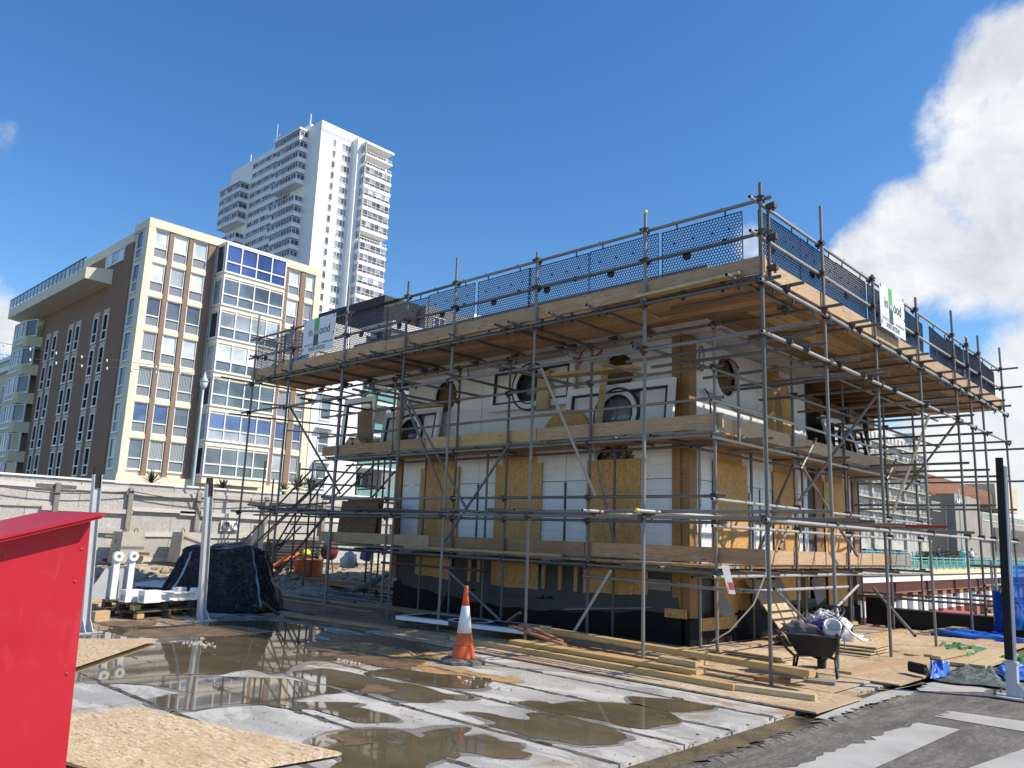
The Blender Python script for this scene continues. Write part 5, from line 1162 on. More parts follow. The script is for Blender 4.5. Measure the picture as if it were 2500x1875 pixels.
for k in range(10): guard((-6.00-1.262*k+(-.02 if k % 3 else .03), 9.245+.012*(k % 2), 4.985+random.uniform(-.01, .01)), 0, 'black hexagon mesh guard on the left top rail, '+nm[k], random.uniform(-.006, .006))
nm = ['next to the tall corner pole', 'second from the tall corner pole', 'third from the tall corner pole', 'partly behind the right contractor sign', 'just beyond the right contractor sign', 'sixth along, hanging askew', 'seventh along, hanging askew', 'eighth along, doubled up', 'last one at the far end']
for k, (y, t) in enumerate(((9.30, 0), (10.57, 0.01), (11.86, 0), (13.18, .0), (14.75, .05), (16.4, .06), (17.55, .02), (18.9, -.03), (20.1, .05))): guard((-4.53, y, 4.97), pi/2, 'black hexagon mesh guard on the right top rail, '+nm[k], t)
# contractor signs
def contractor_sign(name, o, u, v, label):
    t = thing(name, o, label, 'sign'); o, u, v = Vector(o), Vector(u), Vector(v); w = u.cross(v); W_, H_ = 1.2, .76
    b = MB(); b.prism([(0, 0), (W_, 0), (W_, H_), (0, H_)], o-w*.004, u, v, w*.004); b.build('board', 'sign_white', t)
    def bar_(n, poly, m): q = MB(); q.prism(poly, o+w*.001, u, v, w*.001); q.build(n, m, t)
    bar_('green_bar', [(.42, .50), (.60, .50), (.60, H_), (.42, H_)], 'sign_green'); bar_('dark_bar', [(.42, .145), (.60, .145), (.60, .40), (.42, .40)], 'sign_dark')
    text('lettering', 'in', .27, o+u*.20+v*.38, u, v, 'ink', t, .004, .0, .92); text('lettering', 'w', .27, o+u*.415+v*.38, u, v, 'sign_white', t, .006, 0, 1.0); text('lettering', 'ood', .27, o+u*.63+v*.38, u, v, 'ink', t, .004, 0, .92)
    q = MB(); q.prism([(.42, .40), (.60, .40), (.60, .50), (.42, .50)], o+w*.0008, u, v, w*.0008); q.build('middle_bar', 'sign_dark', t)
    text('lettering', 'Specialist Contractor', .074, o+u*.06+v*.165, u, v, 'ink_grey', t, .004, 0, .95); text('lettering', 'in-wood.co.uk', .074, o+u*.73+v*.165, u, v, 'ink', t, .004, 0, .95); text('lettering', '01825 872550', .12, o+u*.26+v*.045, u, v, 'ink', t, .004, 0, .9)
    for x, y in ((.05, H_-.04), (W_-.05, H_-.04), (.04, .1), (W_-.04, .35)): q = MB(); q.obox(o+u*x+v*y+w*.006, u*.004, v*.03, w*.004); q.build('cable_tie', 'ink', t)
contractor_sign('contractor_sign', (-15.06, 9.075, 5.315), (1, 0, 0), (0, 0, 1), 'contractor sign in shade on the left scaffold rail with green bar')
contractor_sign('contractor_sign', (-4.35, 13.22, 5.205), (0, 1, 0), (0, 0, 1), 'contractor sign in full sun on the right scaffold rail')
# ================================================================== hoarding with its concrete blocks
from mathutils import noise as MN
HX = -22.4
hd = thing('site_hoarding', (HX, 8, .4), 'weathered grey board hoarding on timber posts along the road', 'hoarding')
def hz(py): return PX(400, py, HX+.1).z
tops = 2.62
y = -6.0; i = 0
while y < 34:
    t = tops+(.10 if y > 13.2 else 0)+random.uniform(-.012, .012)
    b = MB(); b.box(HX-.02, HX+random.uniform(-.002, .004), y+.006, y+1.214, .25, t); b.build('panel', 'osb_grey', hd); y += 1.22
POSTS = [-3.0, -1.1, .9, 2.95, 4.9, 6.85, 8.66, 10.56, 12.70, 14.75, 16.8, 19, 21, 23, 25]
for j, y in enumerate(POSTS):
    board('post', 2.18, .10, .12, 'grey_wood', (HX+.085, y, 1.42), (0, 0, 1), hd, up=(0, 1, 0))
    if j+1 < len(POSTS):
        y1 = POSTS[j+1]
        for z in (hz(1208), hz(1250), hz(1303), .62):
            a = y-random.choice((.3, .1, -.05, .5)); c = y1+random.choice((-.1, .1, .45))
            board('rail', round(c-a, 2), .05, .115, 'painted_timber', (HX+.025+random.choice((0, .052)), (a+c)/2, z+random.uniform(-.04, .05)), (0, 1, random.uniform(-.02, .02)), hd)
b = MB(); b.box(HX-.03, HX+.05, -6, 13.2, tops+.012, tops+.06); b.box(HX-.03, HX+.05, 13.22, 34, tops+.11, tops+.16); b.build('top_strip', 'frame_white', hd)
b = MB()
for j in range(6): b.path([(HX+.16, POSTS[2+j*2]+(POSTS[4+j*2]-POSTS[2+j*2])*k/8, 2.42-.16*sin(pi*k/8)) for k in range(9)] if 4+j*2 < len(POSTS) else [(HX+.1, 20, 2.4), (HX+.1, 22, 2.4)], .014, 5)
b.build('cable', 'cable_dark', hd)
def vent(y0, z0, n=2):
    v = thing('plastic_vent', (HX+.09, y0, z0), 'pair of round white vent outlets fixed to the hoarding near the stair' if y0 < 13 else 'round white vent outlets on the hoarding behind the kiosk end', 'vent')
    b = MB(); b.box(HX+.05, HX+.08, y0-.02, y0+.28*n, z0-.15, z0+.15); b.build('plate', 'frame_white', v)
    for k in range(n): b = MB(); b.lathe((HX+.08, y0+.13+.28*k, z0), [(.12, 0), (.12, .05), (.09, .05), (.09, .01)], 14, 0, (1, 0, 0)); b.build('outlet', 'frame_white' if k else 'grey_wood', v)
vent(PX(538, 1283, HX).y, PX(538, 1283, HX).z); vent(17.6, 1.75)
for k, (px, py, lb) in enumerate(((289, 1375, 'concrete block with lifting loops standing left of the black tarpaulin heap'), (437, 1372, 'concrete block partly hidden behind the middle steel post'), (640, 1350, 'concrete block behind the stair scaffold and the tarpaulin'), (118, 1378, 'concrete block hidden behind the red cabinet'))):
    p = PX(px, py, -21.35); z = p.z-.02; t = thing('concrete_block', (p.x, p.y, z), lb, 'concrete block', 'concrete blocks at the foot of the hoarding'); h = .80
    b = MB(); b.hexa([(p.x-.75, p.y, z), (p.x, p.y, z), (p.x, p.y+.62, z), (p.x-.75, p.y+.62, z), (p.x-.70, p.y+.05, z+h), (p.x-.08, p.y+.05, z+h), (p.x-.08, p.y+.60, z+h), (p.x-.70, p.y+.60, z+h)]); b.build('body', 'block_concrete', t)
    for q in (.16, .46): b = MB(); b.path([(p.x-.4, p.y+q, z+h-.02), (p.x-.4, p.y+q, z+h+.07), (p.x-.4, p.y+q+.04, z+h+.10), (p.x-.4, p.y+q+.08, z+h+.07), (p.x-.4, p.y+q+.08, z+h-.02)], .012, 5); b.build('lifting_loop', 'rust', t)
    if k < 1:
        text('lettering', 'R', .17, (p.x-.48, p.y+.033, z+.5), (1, 0, 0), (0, .06, 1), 'ink', t, .012)
        for q in range(4): b = MB(); b.box(p.x-.62+.05*(q % 2), p.x-.2-.06*(q % 3), p.y+.022-.006*q, p.y+.05, z+.36-.075*q, z+.385-.075*q); b.build('print_line', 'ink_grey', t)
tag(board2('offcut', PX(328, 1352, -21.2), PX(362, 1352, -21.2), .16, .09, 'pine'), 'pine offcut lying on the ledge at the foot of the hoarding', 'offcut')
tag(sheet('osb_offcut', [tuple(PX(a, c, -20.6))[:2] for a, c in ((340, 1378), (416, 1381), (390, 1390), (352, 1384))], None, .52, 'osb_clean'), 'small board offcut lying on the earth below the hoarding', 'board')

# ================================================================== steel posts
def steel_post(g, h, label, black=False, lean=.0):
    t = thing('steel_post', (g.x, g.y, 0), label, 'steel post', 'galvanised steel posts bolted to the deck'); x, y = g.x, g.y; a = .045 if black else .056
    b = MB(); zb = .012
    b.box(x-a, x+a, y-a, y-a+.010, zb, h); b.box(x-a, x+a, y+a-.010, y+a, zb, h); b.box(x-.006, x+.006, y-a+.0105, y+a-.0105, zb, h); b.build('shaft', 'gusset_grey', t)
    b = MB(); b.box(x-.19, x+.19, y-.19, y+.19, .001, .018); b.build('base_plate', 'gusset_grey', t)
    for sx, sy in ((1, 1), (1, -1), (-1, 1), (-1, -1)): b = MB(); b.tube((x+.15*sx, y+.15*sy, .018), (x+.15*sx, y+.15*sy, .085), .011, 6); b.lathe((x+.15*sx, y+.15*sy, .018), [(.022, 0), (.022, .022)], 6); b.build('bolt', 'galv', t)
    for s in (1, -1): b = MB(); b.prism([(a, 0.019), (.2, .019), (a, .19)], (x, y+s*.05, 0), (1, 0, 0), (0, 0, 1), (0, .01, 0)); b.build('gusset', 'gusset_grey', t)
    if black: b = MB(); b.box(x-a, x+a-.02, y-a-.012, y-a-.002, .42, h+.10); b.box(x-a-.012, x-a-.002, y-a-.01, y+a-.02, .42, h+.10); b.build('black_strip', 'rubber', t); b = MB(); b.box(x-a-.035, x+a+.02, y-a-.02, y+a+.02, .375, .40); b.build('collar', 'gusset_grey', t); b = MB(); b.box(x-a-.012, x+a+.012, y-a-.012, y+a+.012, .02, .375); b.build('sleeve', 'gusset_grey', t)
    else: b = MB(); b.box(x-.03, x+.03, y-.05, y+.05, h-.2, h+.11); b.build('top_insert', 'rubber', t)
    t.rotation_euler = Matrix.Rotation(lean, 3, Vector((_f.x, _f.y, 0))).to_euler()
steel_post(G(205, 1545), 2.29, 'galvanised steel post right behind the red cabinet', lean=-.05); steel_post(G(490, 1515), 2.31, 'galvanised steel post between the pallet and the tarpaulin heap', lean=-.044); steel_post(G(2474, 1704), 2.66, 'grey and black steel post at the far right edge', True, .03)

# ================================================================== red cabinet
gb = G(150, 1985); RXp = gb.x; RY = PX(190, 1540, RXp).y
rc = thing('red_cabinet', (RXp, RY, 0), 'red painted plywood cabinet with sloping lid in the near left corner', 'cabinet')
def lidz(px, py, X): return PX(px, py, X).z
pa, pb_ = PX(216, 1268, RXp), PX(0, 1318, RXp); sl = (pa.z-pb_.z)/(pa.y-pb_.y); Y0 = RY-1.7
zr = lambda y: pa.z+sl*(y-pa.y)
b = MB(); b.hexa([(RXp-.75, Y0, 0.02), (RXp, Y0, .02), (RXp, RY+.04, .02), (RXp-.75, RY+.04, .02), (RXp-.75, Y0, zr(Y0)), (RXp, Y0, zr(Y0)), (RXp+.0, RY-.01, zr(RY)), (RXp-.75, RY-.01, zr(RY))]); b.build('body', 'red_paint', rc)
tip = PX(257, 1251, RXp+.13); z2 = lambda y: tip.z+sl*(y-tip.y)
for dz, ex in ((0, 0), (-.017, .012)):
    b = MB(); yy = tip.y-ex; b.hexa([(RXp-1.0, Y0-.1, z2(Y0-.1)-.016+dz), (RXp+.13-ex, Y0-.1, z2(Y0-.1)-.016+dz), (RXp+.13-ex, yy, z2(yy)-.016+dz), (RXp-1.0, yy, z2(yy)-.016+dz), (RXp-1.0, Y0-.1, z2(Y0-.1)-.001+dz), (RXp+.13-ex, Y0-.1, z2(Y0-.1)-.001+dz), (RXp+.13-ex, yy, z2(yy)-.001+dz), (RXp-1.0, yy, z2(yy)-.001+dz)]); b.build('lid', 'red_paint', rc)
for px, py in ((199, 1311), (199, 1341), (9, 1357), (163, 1645), (183, 1420)):
    q = PX(px, py, RXp); b = MB(); b.lathe(q, [(.009, 0), (.009, .003), (.004, .004)], 8, 0, (1, 0, 0)); b.build('screw', 'screw', rc)

# ================================================================== boards on the ground
def osb_sheet(name, x0, x1, y0, y1, z, mat, label, grp, cat='board', rot=0):
    cx, cy = (x0+x1)/2, (y0+y1)/2; P = []
    for x, y in ((x0, y0), (x1, y0), (x1, y1), (x0, y1)):
        dx, dy = x-cx, y-cy; P.append((cx+dx*cos(rot)-dy*sin(rot), cy+dx*sin(rot)+dy*cos(rot)))
    b = MB(); n = len(P); b.hexa([(x, y, z) for x, y in P]+[(x, y, z+.018) for x, y in P]); return tag(b.build(name, mat), label, cat, grp)
fl = 'floor boards laid round the kiosk'
k = 0
for j, y0 in enumerate((8.08, 9.30)):
    for i in range(4):
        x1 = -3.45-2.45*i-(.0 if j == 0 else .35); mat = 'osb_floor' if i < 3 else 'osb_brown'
        osb_sheet('floor_board', x1-2.432, x1, y0+random.uniform(.0, .02), y0+1.205, .010+.004*(j % 2), mat, ['pale flake board at the near corner of the boarded floor', 'pale flake board second along the near edge', 'pale flake board third along the near edge behind the cone', 'brown wet board at the left end of the near edge', 'flake board under the front of the wheelbarrow', 'flake board beneath the long pine timbers', 'flake board under the loose timber ends', 'brown wet board in the shade behind the cone'][k], fl, rot=random.uniform(-.008, .008)); k += 1
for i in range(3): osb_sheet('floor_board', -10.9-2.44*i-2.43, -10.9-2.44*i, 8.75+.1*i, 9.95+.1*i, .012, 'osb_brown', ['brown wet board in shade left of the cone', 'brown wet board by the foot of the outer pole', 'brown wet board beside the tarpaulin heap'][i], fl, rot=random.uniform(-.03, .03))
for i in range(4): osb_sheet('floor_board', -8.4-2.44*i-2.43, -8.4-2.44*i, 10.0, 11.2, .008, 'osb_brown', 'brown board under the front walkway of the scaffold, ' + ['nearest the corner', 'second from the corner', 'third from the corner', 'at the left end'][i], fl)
for i in range(4): osb_sheet('floor_board', -4.68, -3.47+.02*(i % 2), 10.55+2.44*i*.8-.0, 10.55+1.95*(i+1)-.008, .016+.002*(i % 2), 'osb_floor', 'flake board on the sunny right side, ' + ['beside the wheelbarrow', 'second beyond the wheelbarrow', 'third beyond the wheelbarrow', 'nearest the black parapet'][i], fl)
for i in range(3): osb_sheet('floor_board', -5.92, -4.70, 10.8+2.44*i, 10.8+2.44*i+2.432, .011, 'osb_floor', 'flake board along the right wall, ' + ['under the loose offcuts', 'under the white sack', 'at the far end'][i], fl)
P = [G(*q) for q in ((-60, 1700), (165, 1762), (340, 1738), (833, 1851), (690, 1895), (590, 1935), (300, 1905), (155, 1845), (-40, 1790))]
b = MB(); n = len(P); Q = [G(-120, 1790), G(338, 1739), G(833, 1851), G(420, 1960)]
Q[3] = Q[0]+(Q[2]-Q[1])
b.hexa([(q.x, q.y, .02) for q in (Q[3], Q[2], Q[1], Q[0])]+[(q.x, q.y, .04) for q in (Q[3], Q[2], Q[1], Q[0])]); tag(b.build('loose_board', 'osb_clean'), 'large clean flake board lying in the near left foreground', 'board')
Q = [G(120, 1568), G(384, 1568), G(130, 1655), G(-60, 1640)]; b = MB(); b.hexa([(q.x, q.y, .03) for q in (Q[3], Q[2], Q[1], Q[0])]+[(q.x, q.y, .048) for q in (Q[3], Q[2], Q[1], Q[0])]); tag(b.build('loose_board', 'osb_clean'), 'flake board with pointed corner lying by the big puddle', 'board')
def timber(a, c, w, h, mat, label, z0=0.02, z1=None, grp='loose timber round the kiosk', name='timber'):
    z1 = z0 if z1 is None else z1; p = G(*a, z0+h/2); q = G(*c, z1+h/2)
    return tag(board2(name, p, q, w, h, mat), label, 'timber', grp)
timber((1275, 1528), (1984, 1643), .15, .06, 'pine', 'long pine plank on top of the stack in front of the plinth', .20)
timber((1290, 1533), (1982, 1647), .15, .06, 'pine', 'long pine plank beneath the topmost one in front of the plinth', .135)
timber((1255, 1566), (1712, 1641), .22, .05, 'pine', 'wide pine board in front of the long stack', .10)
timber((1262, 1572), (1690, 1645), .20, .05, 'pine_pale', 'pale board under the wide pine board', .045)
timber((1104, 1557), (1796, 1678), .10, .065, 'pine', 'long thin pine length nearest the concrete on the floor boards', .03)
timber((1797, 1677), (1992, 1703), .12, .06, 'pine_pale', 'short pine length at the foot of the tall corner pole', .03)
timber((1612, 1608), (1702, 1622), .08, .06, 'pine_pale', 'short pale offcut beside the second outer pole', .16)
timber((1640, 1628), (1720, 1612), .09, .09, 'pine_pale', 'short cross piece at the end of the wide board', .03)
timber((1247, 1528), (1378, 1574), .10, .03, 'reddish_wood', 'reddish lath lying across the pine stack', .28, .12); timber((1290, 1528), (1372, 1566), .08, .03, 'reddish_wood', 'second reddish lath crossing the pine stack', .30, .15)
timber((1222, 1530), (1270, 1496), .06, .03, 'post_wood', 'brown stick leaning up from the pale frame', .08, .40)
timber((1850, 1655), (1930, 1663), .15, .05, 'post_wood', 'brown offcut left of the wheelbarrow', .03); timber((1968, 1660), (2040, 1668), .2, .04, 'grey_wood', 'grey board end under the wheelbarrow legs', .03)
timber((2058, 1642), (2255, 1606), .225, .035, 'board_pale', 'pale scaffold board laid beside the wheelbarrow', .03); timber((2080, 1566), (2212, 1541), .225, .035, 'board_pale', 'pale scaffold board along the right wall', .03); timber((2225, 1600), (2345, 1575), .225, .035, 'board_pale', 'pale scaffold board under the right outer poles', .03); timber((2330, 1580), (2415, 1562), .225, .035, 'board_pale', 'pale scaffold board near the black parapet', .03); timber((1740, 1588), (1905, 1562), .225, .035, 'board_pale', 'pale scaffold board at the foot of the corner plinth', .03)
timber((2266, 1602), (2352, 1583), .13, .05, 'pine_pale', 'pine board lying on the green sheet, left one', .05); timber((2285, 1606), (2368, 1589), .13, .05, 'pine_pale', 'pine board lying on the green sheet, right one', .05)
timber((2338, 1622), (2448, 1590), .2, .045, 'pine_pale', 'wide pale board beside the right steel post, left one', .05); timber((2385, 1627), (2470, 1598), .2, .045, 'pine_pale', 'wide pale board beside the right steel post, right one', .05)
timber((1905, 1545), (2085, 1520), .16, .05, 'pine_pale', 'pale plank propped behind the wheelbarrow', .10, .20); timber((1900, 1556), (2010, 1548), .10, .04, 'pine_pale', 'narrow pale plank behind the wheelbarrow', .05)
timber((420, 1521), (600, 1519), .10, .04, 'pallet_wood', 'dark wet plank in the water by the middle steel post', .005) if False else None
timber((700, 1500), (960, 1534), .225, .035, 'board_old', 'brown scaffold board lying at the foot of the left poles', .03); timber((950, 1536), (1100, 1556), .2, .035, 'board_old', 'brown scaffold board behind the cone', .03)
for i in range(4):
    g = G(2088+4*i, 1606-2*i); osb_sheet('board_offcut', g.x-.45, g.x+.25, g.y-.1, g.y+.75, .03+.035*i, 'osb_clean', 'flake board offcut stacked behind the wheelbarrow, ' + ['lowest', 'second from the bottom', 'third from the bottom', 'topmost'][i], 'stacked board offcuts', rot=random.uniform(-.06, .06))
g = G(1960, 1640)
for i in range(3): osb_sheet('board_offcut', g.x-1.3, g.x-.4, g.y+.25, g.y+.85, .03+.03*i, 'osb_clean', 'flake board offcut on the stack left of the wheelbarrow, ' + ['lowest', 'middle', 'topmost'][i], 'stacked board offcuts', rot=random.uniform(-.12, .12))
# pale frame lying flat
def frame_rect(b, p, u, v, W_, H_, w, d, t=.05):
    p, u, v, d = map(Vector, (p, u, v, d))
    for x0, x1, y0, y1 in ((0, W_, 0, w), (0, W_, H_-w, H_), (0, w, w, H_-w), (W_-w, W_, w, H_-w)): b.prism([(x0, y0), (x1, y0), (x1, y1), (x0, y1)], p, u, v, d*t)
def ring(b, c, u, v, d, r0, r1, t, n=28, mi=0):
    c, u, v, d = map(Vector, (c, u, v, d)); vs = []
    for k in range(n):
        e = u*cos(2*pi*k/n)+v*sin(2*pi*k/n); vs += [c+e*r0, c+e*r1, c+e*r1+d*t, c+e*r0+d*t]
    fs = []
    for k in range(n):
        a, c2 = 4*k, 4*((k+1) % n)
        for i in range(4): fs.append((a+i, a+(i+1) % 4, c2+(i+1) % 4, c2+i))
    b.add(vs, fs, mi)
def window_unit(p, u, v, W_, H_, label, glassm='glass_grey', rc=.37, disc=True, mat='white_panel', fr='frame_white', noring=False):
    """long panel with a round light in its middle, outlined by black gaskets"""
    p, u, v = Vector(p), Vector(u).normalized(), Vector(v).normalized(); w = u.cross(v)
    t = thing('window_unit', p, label, 'window panel', 'round windowed panels'); c = p+u*W_/2+v*H_*.47
    b = MB(); frame_rect(b, p, u, v, W_, H_, .13, w, .06); None if noring else ring(b, c, u, v, w, rc, rc+.09, .065); b.build('frame', fr, t)
    b = MB(); frame_rect(b, p+u*.13+v*.13+w*.01, u, v, W_-.26, H_-.26, .035, w, .056); 
    if not noring: ring(b, c, u, v, w, rc+.091, rc+.13, .067); ring(b, c, u, v, w, rc-.03, rc-.002, .062)
    b.build('gasket', 'black_line', t)
    for s in (0, 1) if not noring and mat else ():
        b = MB(); x0, x1 = (.166, W_/2-rc-.10) if s == 0 else (W_/2+rc+.10, W_-.166); b.prism([(x0, .166), (x1, .166), (x1, H_-.166), (x0, H_-.166)], p, u, v, w*.012); b.build('side_panel', mat, t)
    if disc: b = MB(); b.lathe(c, [(rc-.03, .0), (rc-.03, .012)], 24, 0, w); b.build('round_pane', glassm, t)
    return t
window_unit((-11.58, 11.47, 4.10), (1, 0, 0), (0, .05, 1), 2.25, .92, 'white panel with a dark round window fixed high on the front wall', 'glass_dark', .36)
window_unit((-9.44, 11.32, 3.30), (1, 0, 0), (0, .12, 1), 2.34, 1.05, 'white panel with round window leaning behind the toe board near the corner', 'glass_grey', .36)
window_unit((-15.0, 11.30, 3.30), (1, 0, 0), (0, .14, 1), 2.0, 1.05, 'white panel with round window leaning left of the first round hole', 'glass_dark', .34)
window_unit((-16.15, 11.0, 3.30), (1, 0, 0), (0, .06, 1), 1.25, 1.42, 'white panel with open frame standing at the left end of the walkway', 'glass_dark', .34, False, noring=True)
window_unit((-6.62, 16.75, 3.28), (0, 1, 0), (-.22, 0, 1), 2.3, 1.15, 'white window panel leaning at the open right end of the upper walkway', 'glass_grey', .36, False, None, 'frame_white')
g = G(966, 1512, .16); window_unit(g, Vector((.98, .17, 0)), (-.17, .98, 0), 2.55, .85, 'white framed panel lying flat on the ground behind the cone', 'glass_dark', .3, False, 'void_dark')
board2('bearer', G(985, 1520, .05), G(1060, 1516, .05), .09, .11, 'pallet_wood'); tag(bpy.data.objects['bearer'], 'timber bearer under the flat white panel', 'timber', 'loose timber round the kiosk')
# timbers and straps on the middle lift
q = board2('prop_post', (-8.52, 11.10, 3.30), (-8.40, 11.2, 4.75), .16, .12, 'pine_pale'); tag(q, 'pale timber prop standing in front of the round window by the corner', 'timber', 'timber on the walkways')
q = board2('plank', PY(1358, 918, 10.95), PY(1555, 897, 10.95), .3, .05, 'pine'); tag(q, 'yellow plank laid across the tubes below the eaves', 'timber', 'timber on the walkways')
q = board2('pale_board', (-10.02, 11.36, 4.02), (-10.02, 11.40, 4.78), .3, .1, 'pine_pale', up=(0, -1, 0)); tag(q, 'short pale timber block fixed beside the dark round window', 'timber', 'timber on the walkways')
q = board2('plank', (-14.0, 11.0, 4.32), (-12.6, 11.0, 4.28), .2, .05, 'pine'); tag(q, 'yellow plank on the tubes by the left round hole', 'timber', 'timber on the walkways')
q = board2('timber_post', (-14.35, 11.3, 3.3), (-14.3, 11.3, 4.7), .15, .12, 'pine_pale'); tag(q, 'pale timber post beside the left leaning panel', 'timber', 'timber on the walkways')
for a, c in (((-8.85, 11.05, 4.2), (-8.85, 11.05, 3.75)), ((-8.25, 11.02, 4.2), (-8.0, 11.2, 3.3))): tag(board2('strap', a, c, .05, .008, 'strap'), 'blue strap hanging by the timber prop, ' + ('straight one' if a[0] < -8.5 else 'slanting one'), 'strap', 'blue straps by the prop')
b = MB(); r = .62; b.prism([(r*cos(pi*k/14), r*sin(pi*k/14)) for k in range(15)], (-9.35, 11.24, 3.34), (1, 0, 0), (0, .1, 1), (0, -.018, 0)); tag(b.build('round_cut_board', 'osb_board'), 'half round flake board leaning against the wall left of the corner panel', 'board')
b = MB(); b.prism([(0, 0), (.95, 0), (.95, 1.25), (.75, 1.62), (.2, 1.68), (0, 1.5)], (-6.90, 14.52, 3.3), (0, 1, 0), (-.02, 0, 1), (.018, 0, 0)); tag(b.build('shaped_board', 'osb_board'), 'tall shaped flake board against the right wall on the upper walkway', 'board')
q = board2('batten', (-6.85, 14.4, 3.3), (-6.9, 14.46, 5.0), .12, .05, 'pine'); tag(q, 'yellow batten beside the tall shaped board', 'timber', 'timber on the walkways')
q = board2('batten', (-6.35, 13.75, 3.3), (-6.65, 14.2, 5.0), .12, .05, 'pine'); tag(q, 'leaning yellow batten left of the tall shaped board', 'timber', 'timber on the walkways')
for i, (x, y) in enumerate(((-15.65, 10.72), (-15.55, 10.8), (-15.6, 10.88))): b = MB(); w = 1.42-.05*i; b.prism([(0, 0), (w, 0), (w-.02, .92+.04*i), (.02, .95+.04*i)], (x, y, 1.32), (1, 0, 0), (0, .10, 1), (0, .02, 0)); tag(b.build('flake_board', 'osb_dark'), 'flake board standing on the lower walkway by the stair, ' + ['front one', 'middle one', 'rear one'][i], 'board', 'boards on the lower walkway')
for i in range(2):
    b = MB(); x = -15.7+.28*i; b.prism([(0, 0), (.5, 0), (.25, .22)], (x, 10.75, 3.52), (1, 0, 0), (0, 0, 1), (0, .3, 0)); tag(b.build('wedge', 'pine_pale'), 'pale wedge shaped block behind the left toe board, ' + ('left' if i == 0 else 'right'), 'timber', 'timber on the walkways')
q = board2('brown_board', (-15.1, 10.95, 3.3), (-15.25, 11.0, 4.4), .55, .03, 'reddish_wood', up=(0, -1, .1)); tag(q, 'reddish board leaning beside the open panel at the left end', 'board')
# cables at the corner of the wall
def cable(pts, r, mat, label, name='cable', grp=None):
    b = MB(); b.path(pts, r, 5); return tag(b.build(name, mat), label, 'cable', grp)
def loopy(c, u, v, r, n=3, sq=1.0, j=.02):
    c, u, v = map(Vector, (c, u, v)); return [c+u*(r*cos(t*.42))*(1+.1*sin(t*1.7))+v*(r*sq*sin(t*.42))+Vector((random.uniform(-j, j), random.uniform(-j, j), random.uniform(-j, j))) for t in range(15*n)]
cable(loopy((-8.75, 11.2, 4.95), (1, 0, 0), (0, .2, 1), .24, 4, .45), .009, 'cable_red', 'tangle of red cable hanging under the eaves by the round hole'); cable(loopy((KX+.08, 11.95, 4.75), (0, .6, 0), (0, 0, 1), .14, 3, 1.6, .008), .009, 'cable_red', 'red cable loop hanging on the right wall by the corner'); cable(loopy((KX+.08, 12.95, 4.75), (0, 1, 0), (0, 0, 1), .32, 4, .55), .009, 'cable_red', 'red cable tangle in the right round hole')
for i, (x, y, z) in enumerate(((-8.05, 11.52, 5.0), (-10.9, 11.5, 5.0), (-12.3, 11.5, 4.95))): cable([(x, y, z), (x+.02, y-.05, z+.1), (x+.07, y-.1, z+.16)], .014, 'cable_dark', 'short black cable tail poking from the front wall, ' + ['right', 'middle', 'left'][i], grp='black cable tails')
cable([(KX+.05, 12.1, 4.25), (KX+.12, 12.15, 4.1), (KX+.1, 12.2, 3.85), (KX+.08, 12.22, 3.6)], .014, 'cable_dark', 'black cable tail hanging on the right wall'); cable([(KX+.1, 12.05, 4.2), (KX+.05, 13.2, 4.02), (KX+.05, 16, 4.0)], .008, 'cable_dark', 'thin black cable running along the right wall')
cable([(-4.47, 9.2, 3.0), (-4.5, 9.25, 2.2), (-4.48, 9.2, 1.3), (-4.75, 9.4, .9), (-5.3, 9.8, .5), (-6.0, 10.6, .25)], .010, 'cable_white', 'thin pale cable hanging down the corner pole to the plinth')
# blue bags on the top deck
def lump(name, c, sx, sy, sz, mat, label, cat, seed=0, amp=.25, n=18, grp=None, par=None, fq=2.2):
    b = MB(); vs = []; c = Vector(c)
    for j in range(n+1):
        th = pi*j/n
        for i in range(2*n):
            ph = pi*i/n; d = Vector((sin(th)*cos(ph), sin(th)*sin(ph), cos(th))); k = 1+amp*MN.noise(d*fq+Vector((seed, seed*2, 0)))+amp*.5*MN.noise(d*fq*2.8+Vector((seed*3, 0, seed)))
            z = c.z+sz*d.z*k; vs.append((c.x+sx*d.x*k, c.y+sy*d.y*k, max(z, c.z-sz*.62)))
    b.add(vs, [(j*2*n+i, (j+1)*2*n+i, (j+1)*2*n+(i+1) % (2*n), j*2*n+(i+1) % (2*n)) for j in range(n) for i in range(2*n)], 0, True)
    o = b.build(name, mat, par); return tag(o, label, cat, grp) if label else o
for i, (x, y, m, s) in enumerate(((-16.9, 9.55, 'bag_navy', .22), (-16.5, 9.7, 'bag_blue', .2), (-15.9, 9.6, 'bag_blue', .26), (-15.4, 9.7, 'bag_blue', .2))): lump('plastic_bag', (x, y, 5.05+s*.6), s*1.2, s, s, m, ['dark blue bag at the far left of the top deck', 'small blue bag next to the dark blue one', 'bright blue bag left of the contractor sign', 'bright blue bag half behind the contractor sign'][i], 'bag', i*3.1, .35, 12, 'bags on the top deck')
tg = thing('scaffold_tag', (-5.6, 10.4, .95), 'white scaffold tag hanging from the lower walkway at the corner', 'tag'); b = MB(); b.prism([(0, 0), (.10, 0), (.08, .38), (-.02, .38)], PX(1778, 1450, -5.5), (.72, .69, 0), (-.15, -.1, 1), (.003, -.003, 0)); b.build('card', 'frame_white', tg)
p = PX(1780, 1440, -5.49); b = MB(); b.prism([(0, 0), (.07, 0), (.06, .1), (-.01, .1)], p+Vector((.012, -.012, 0)), (.72, .69, 0), (-.15, -.1, 1), (.002, -.002, 0)); b.build('red_print', 'barrier_red', tg)
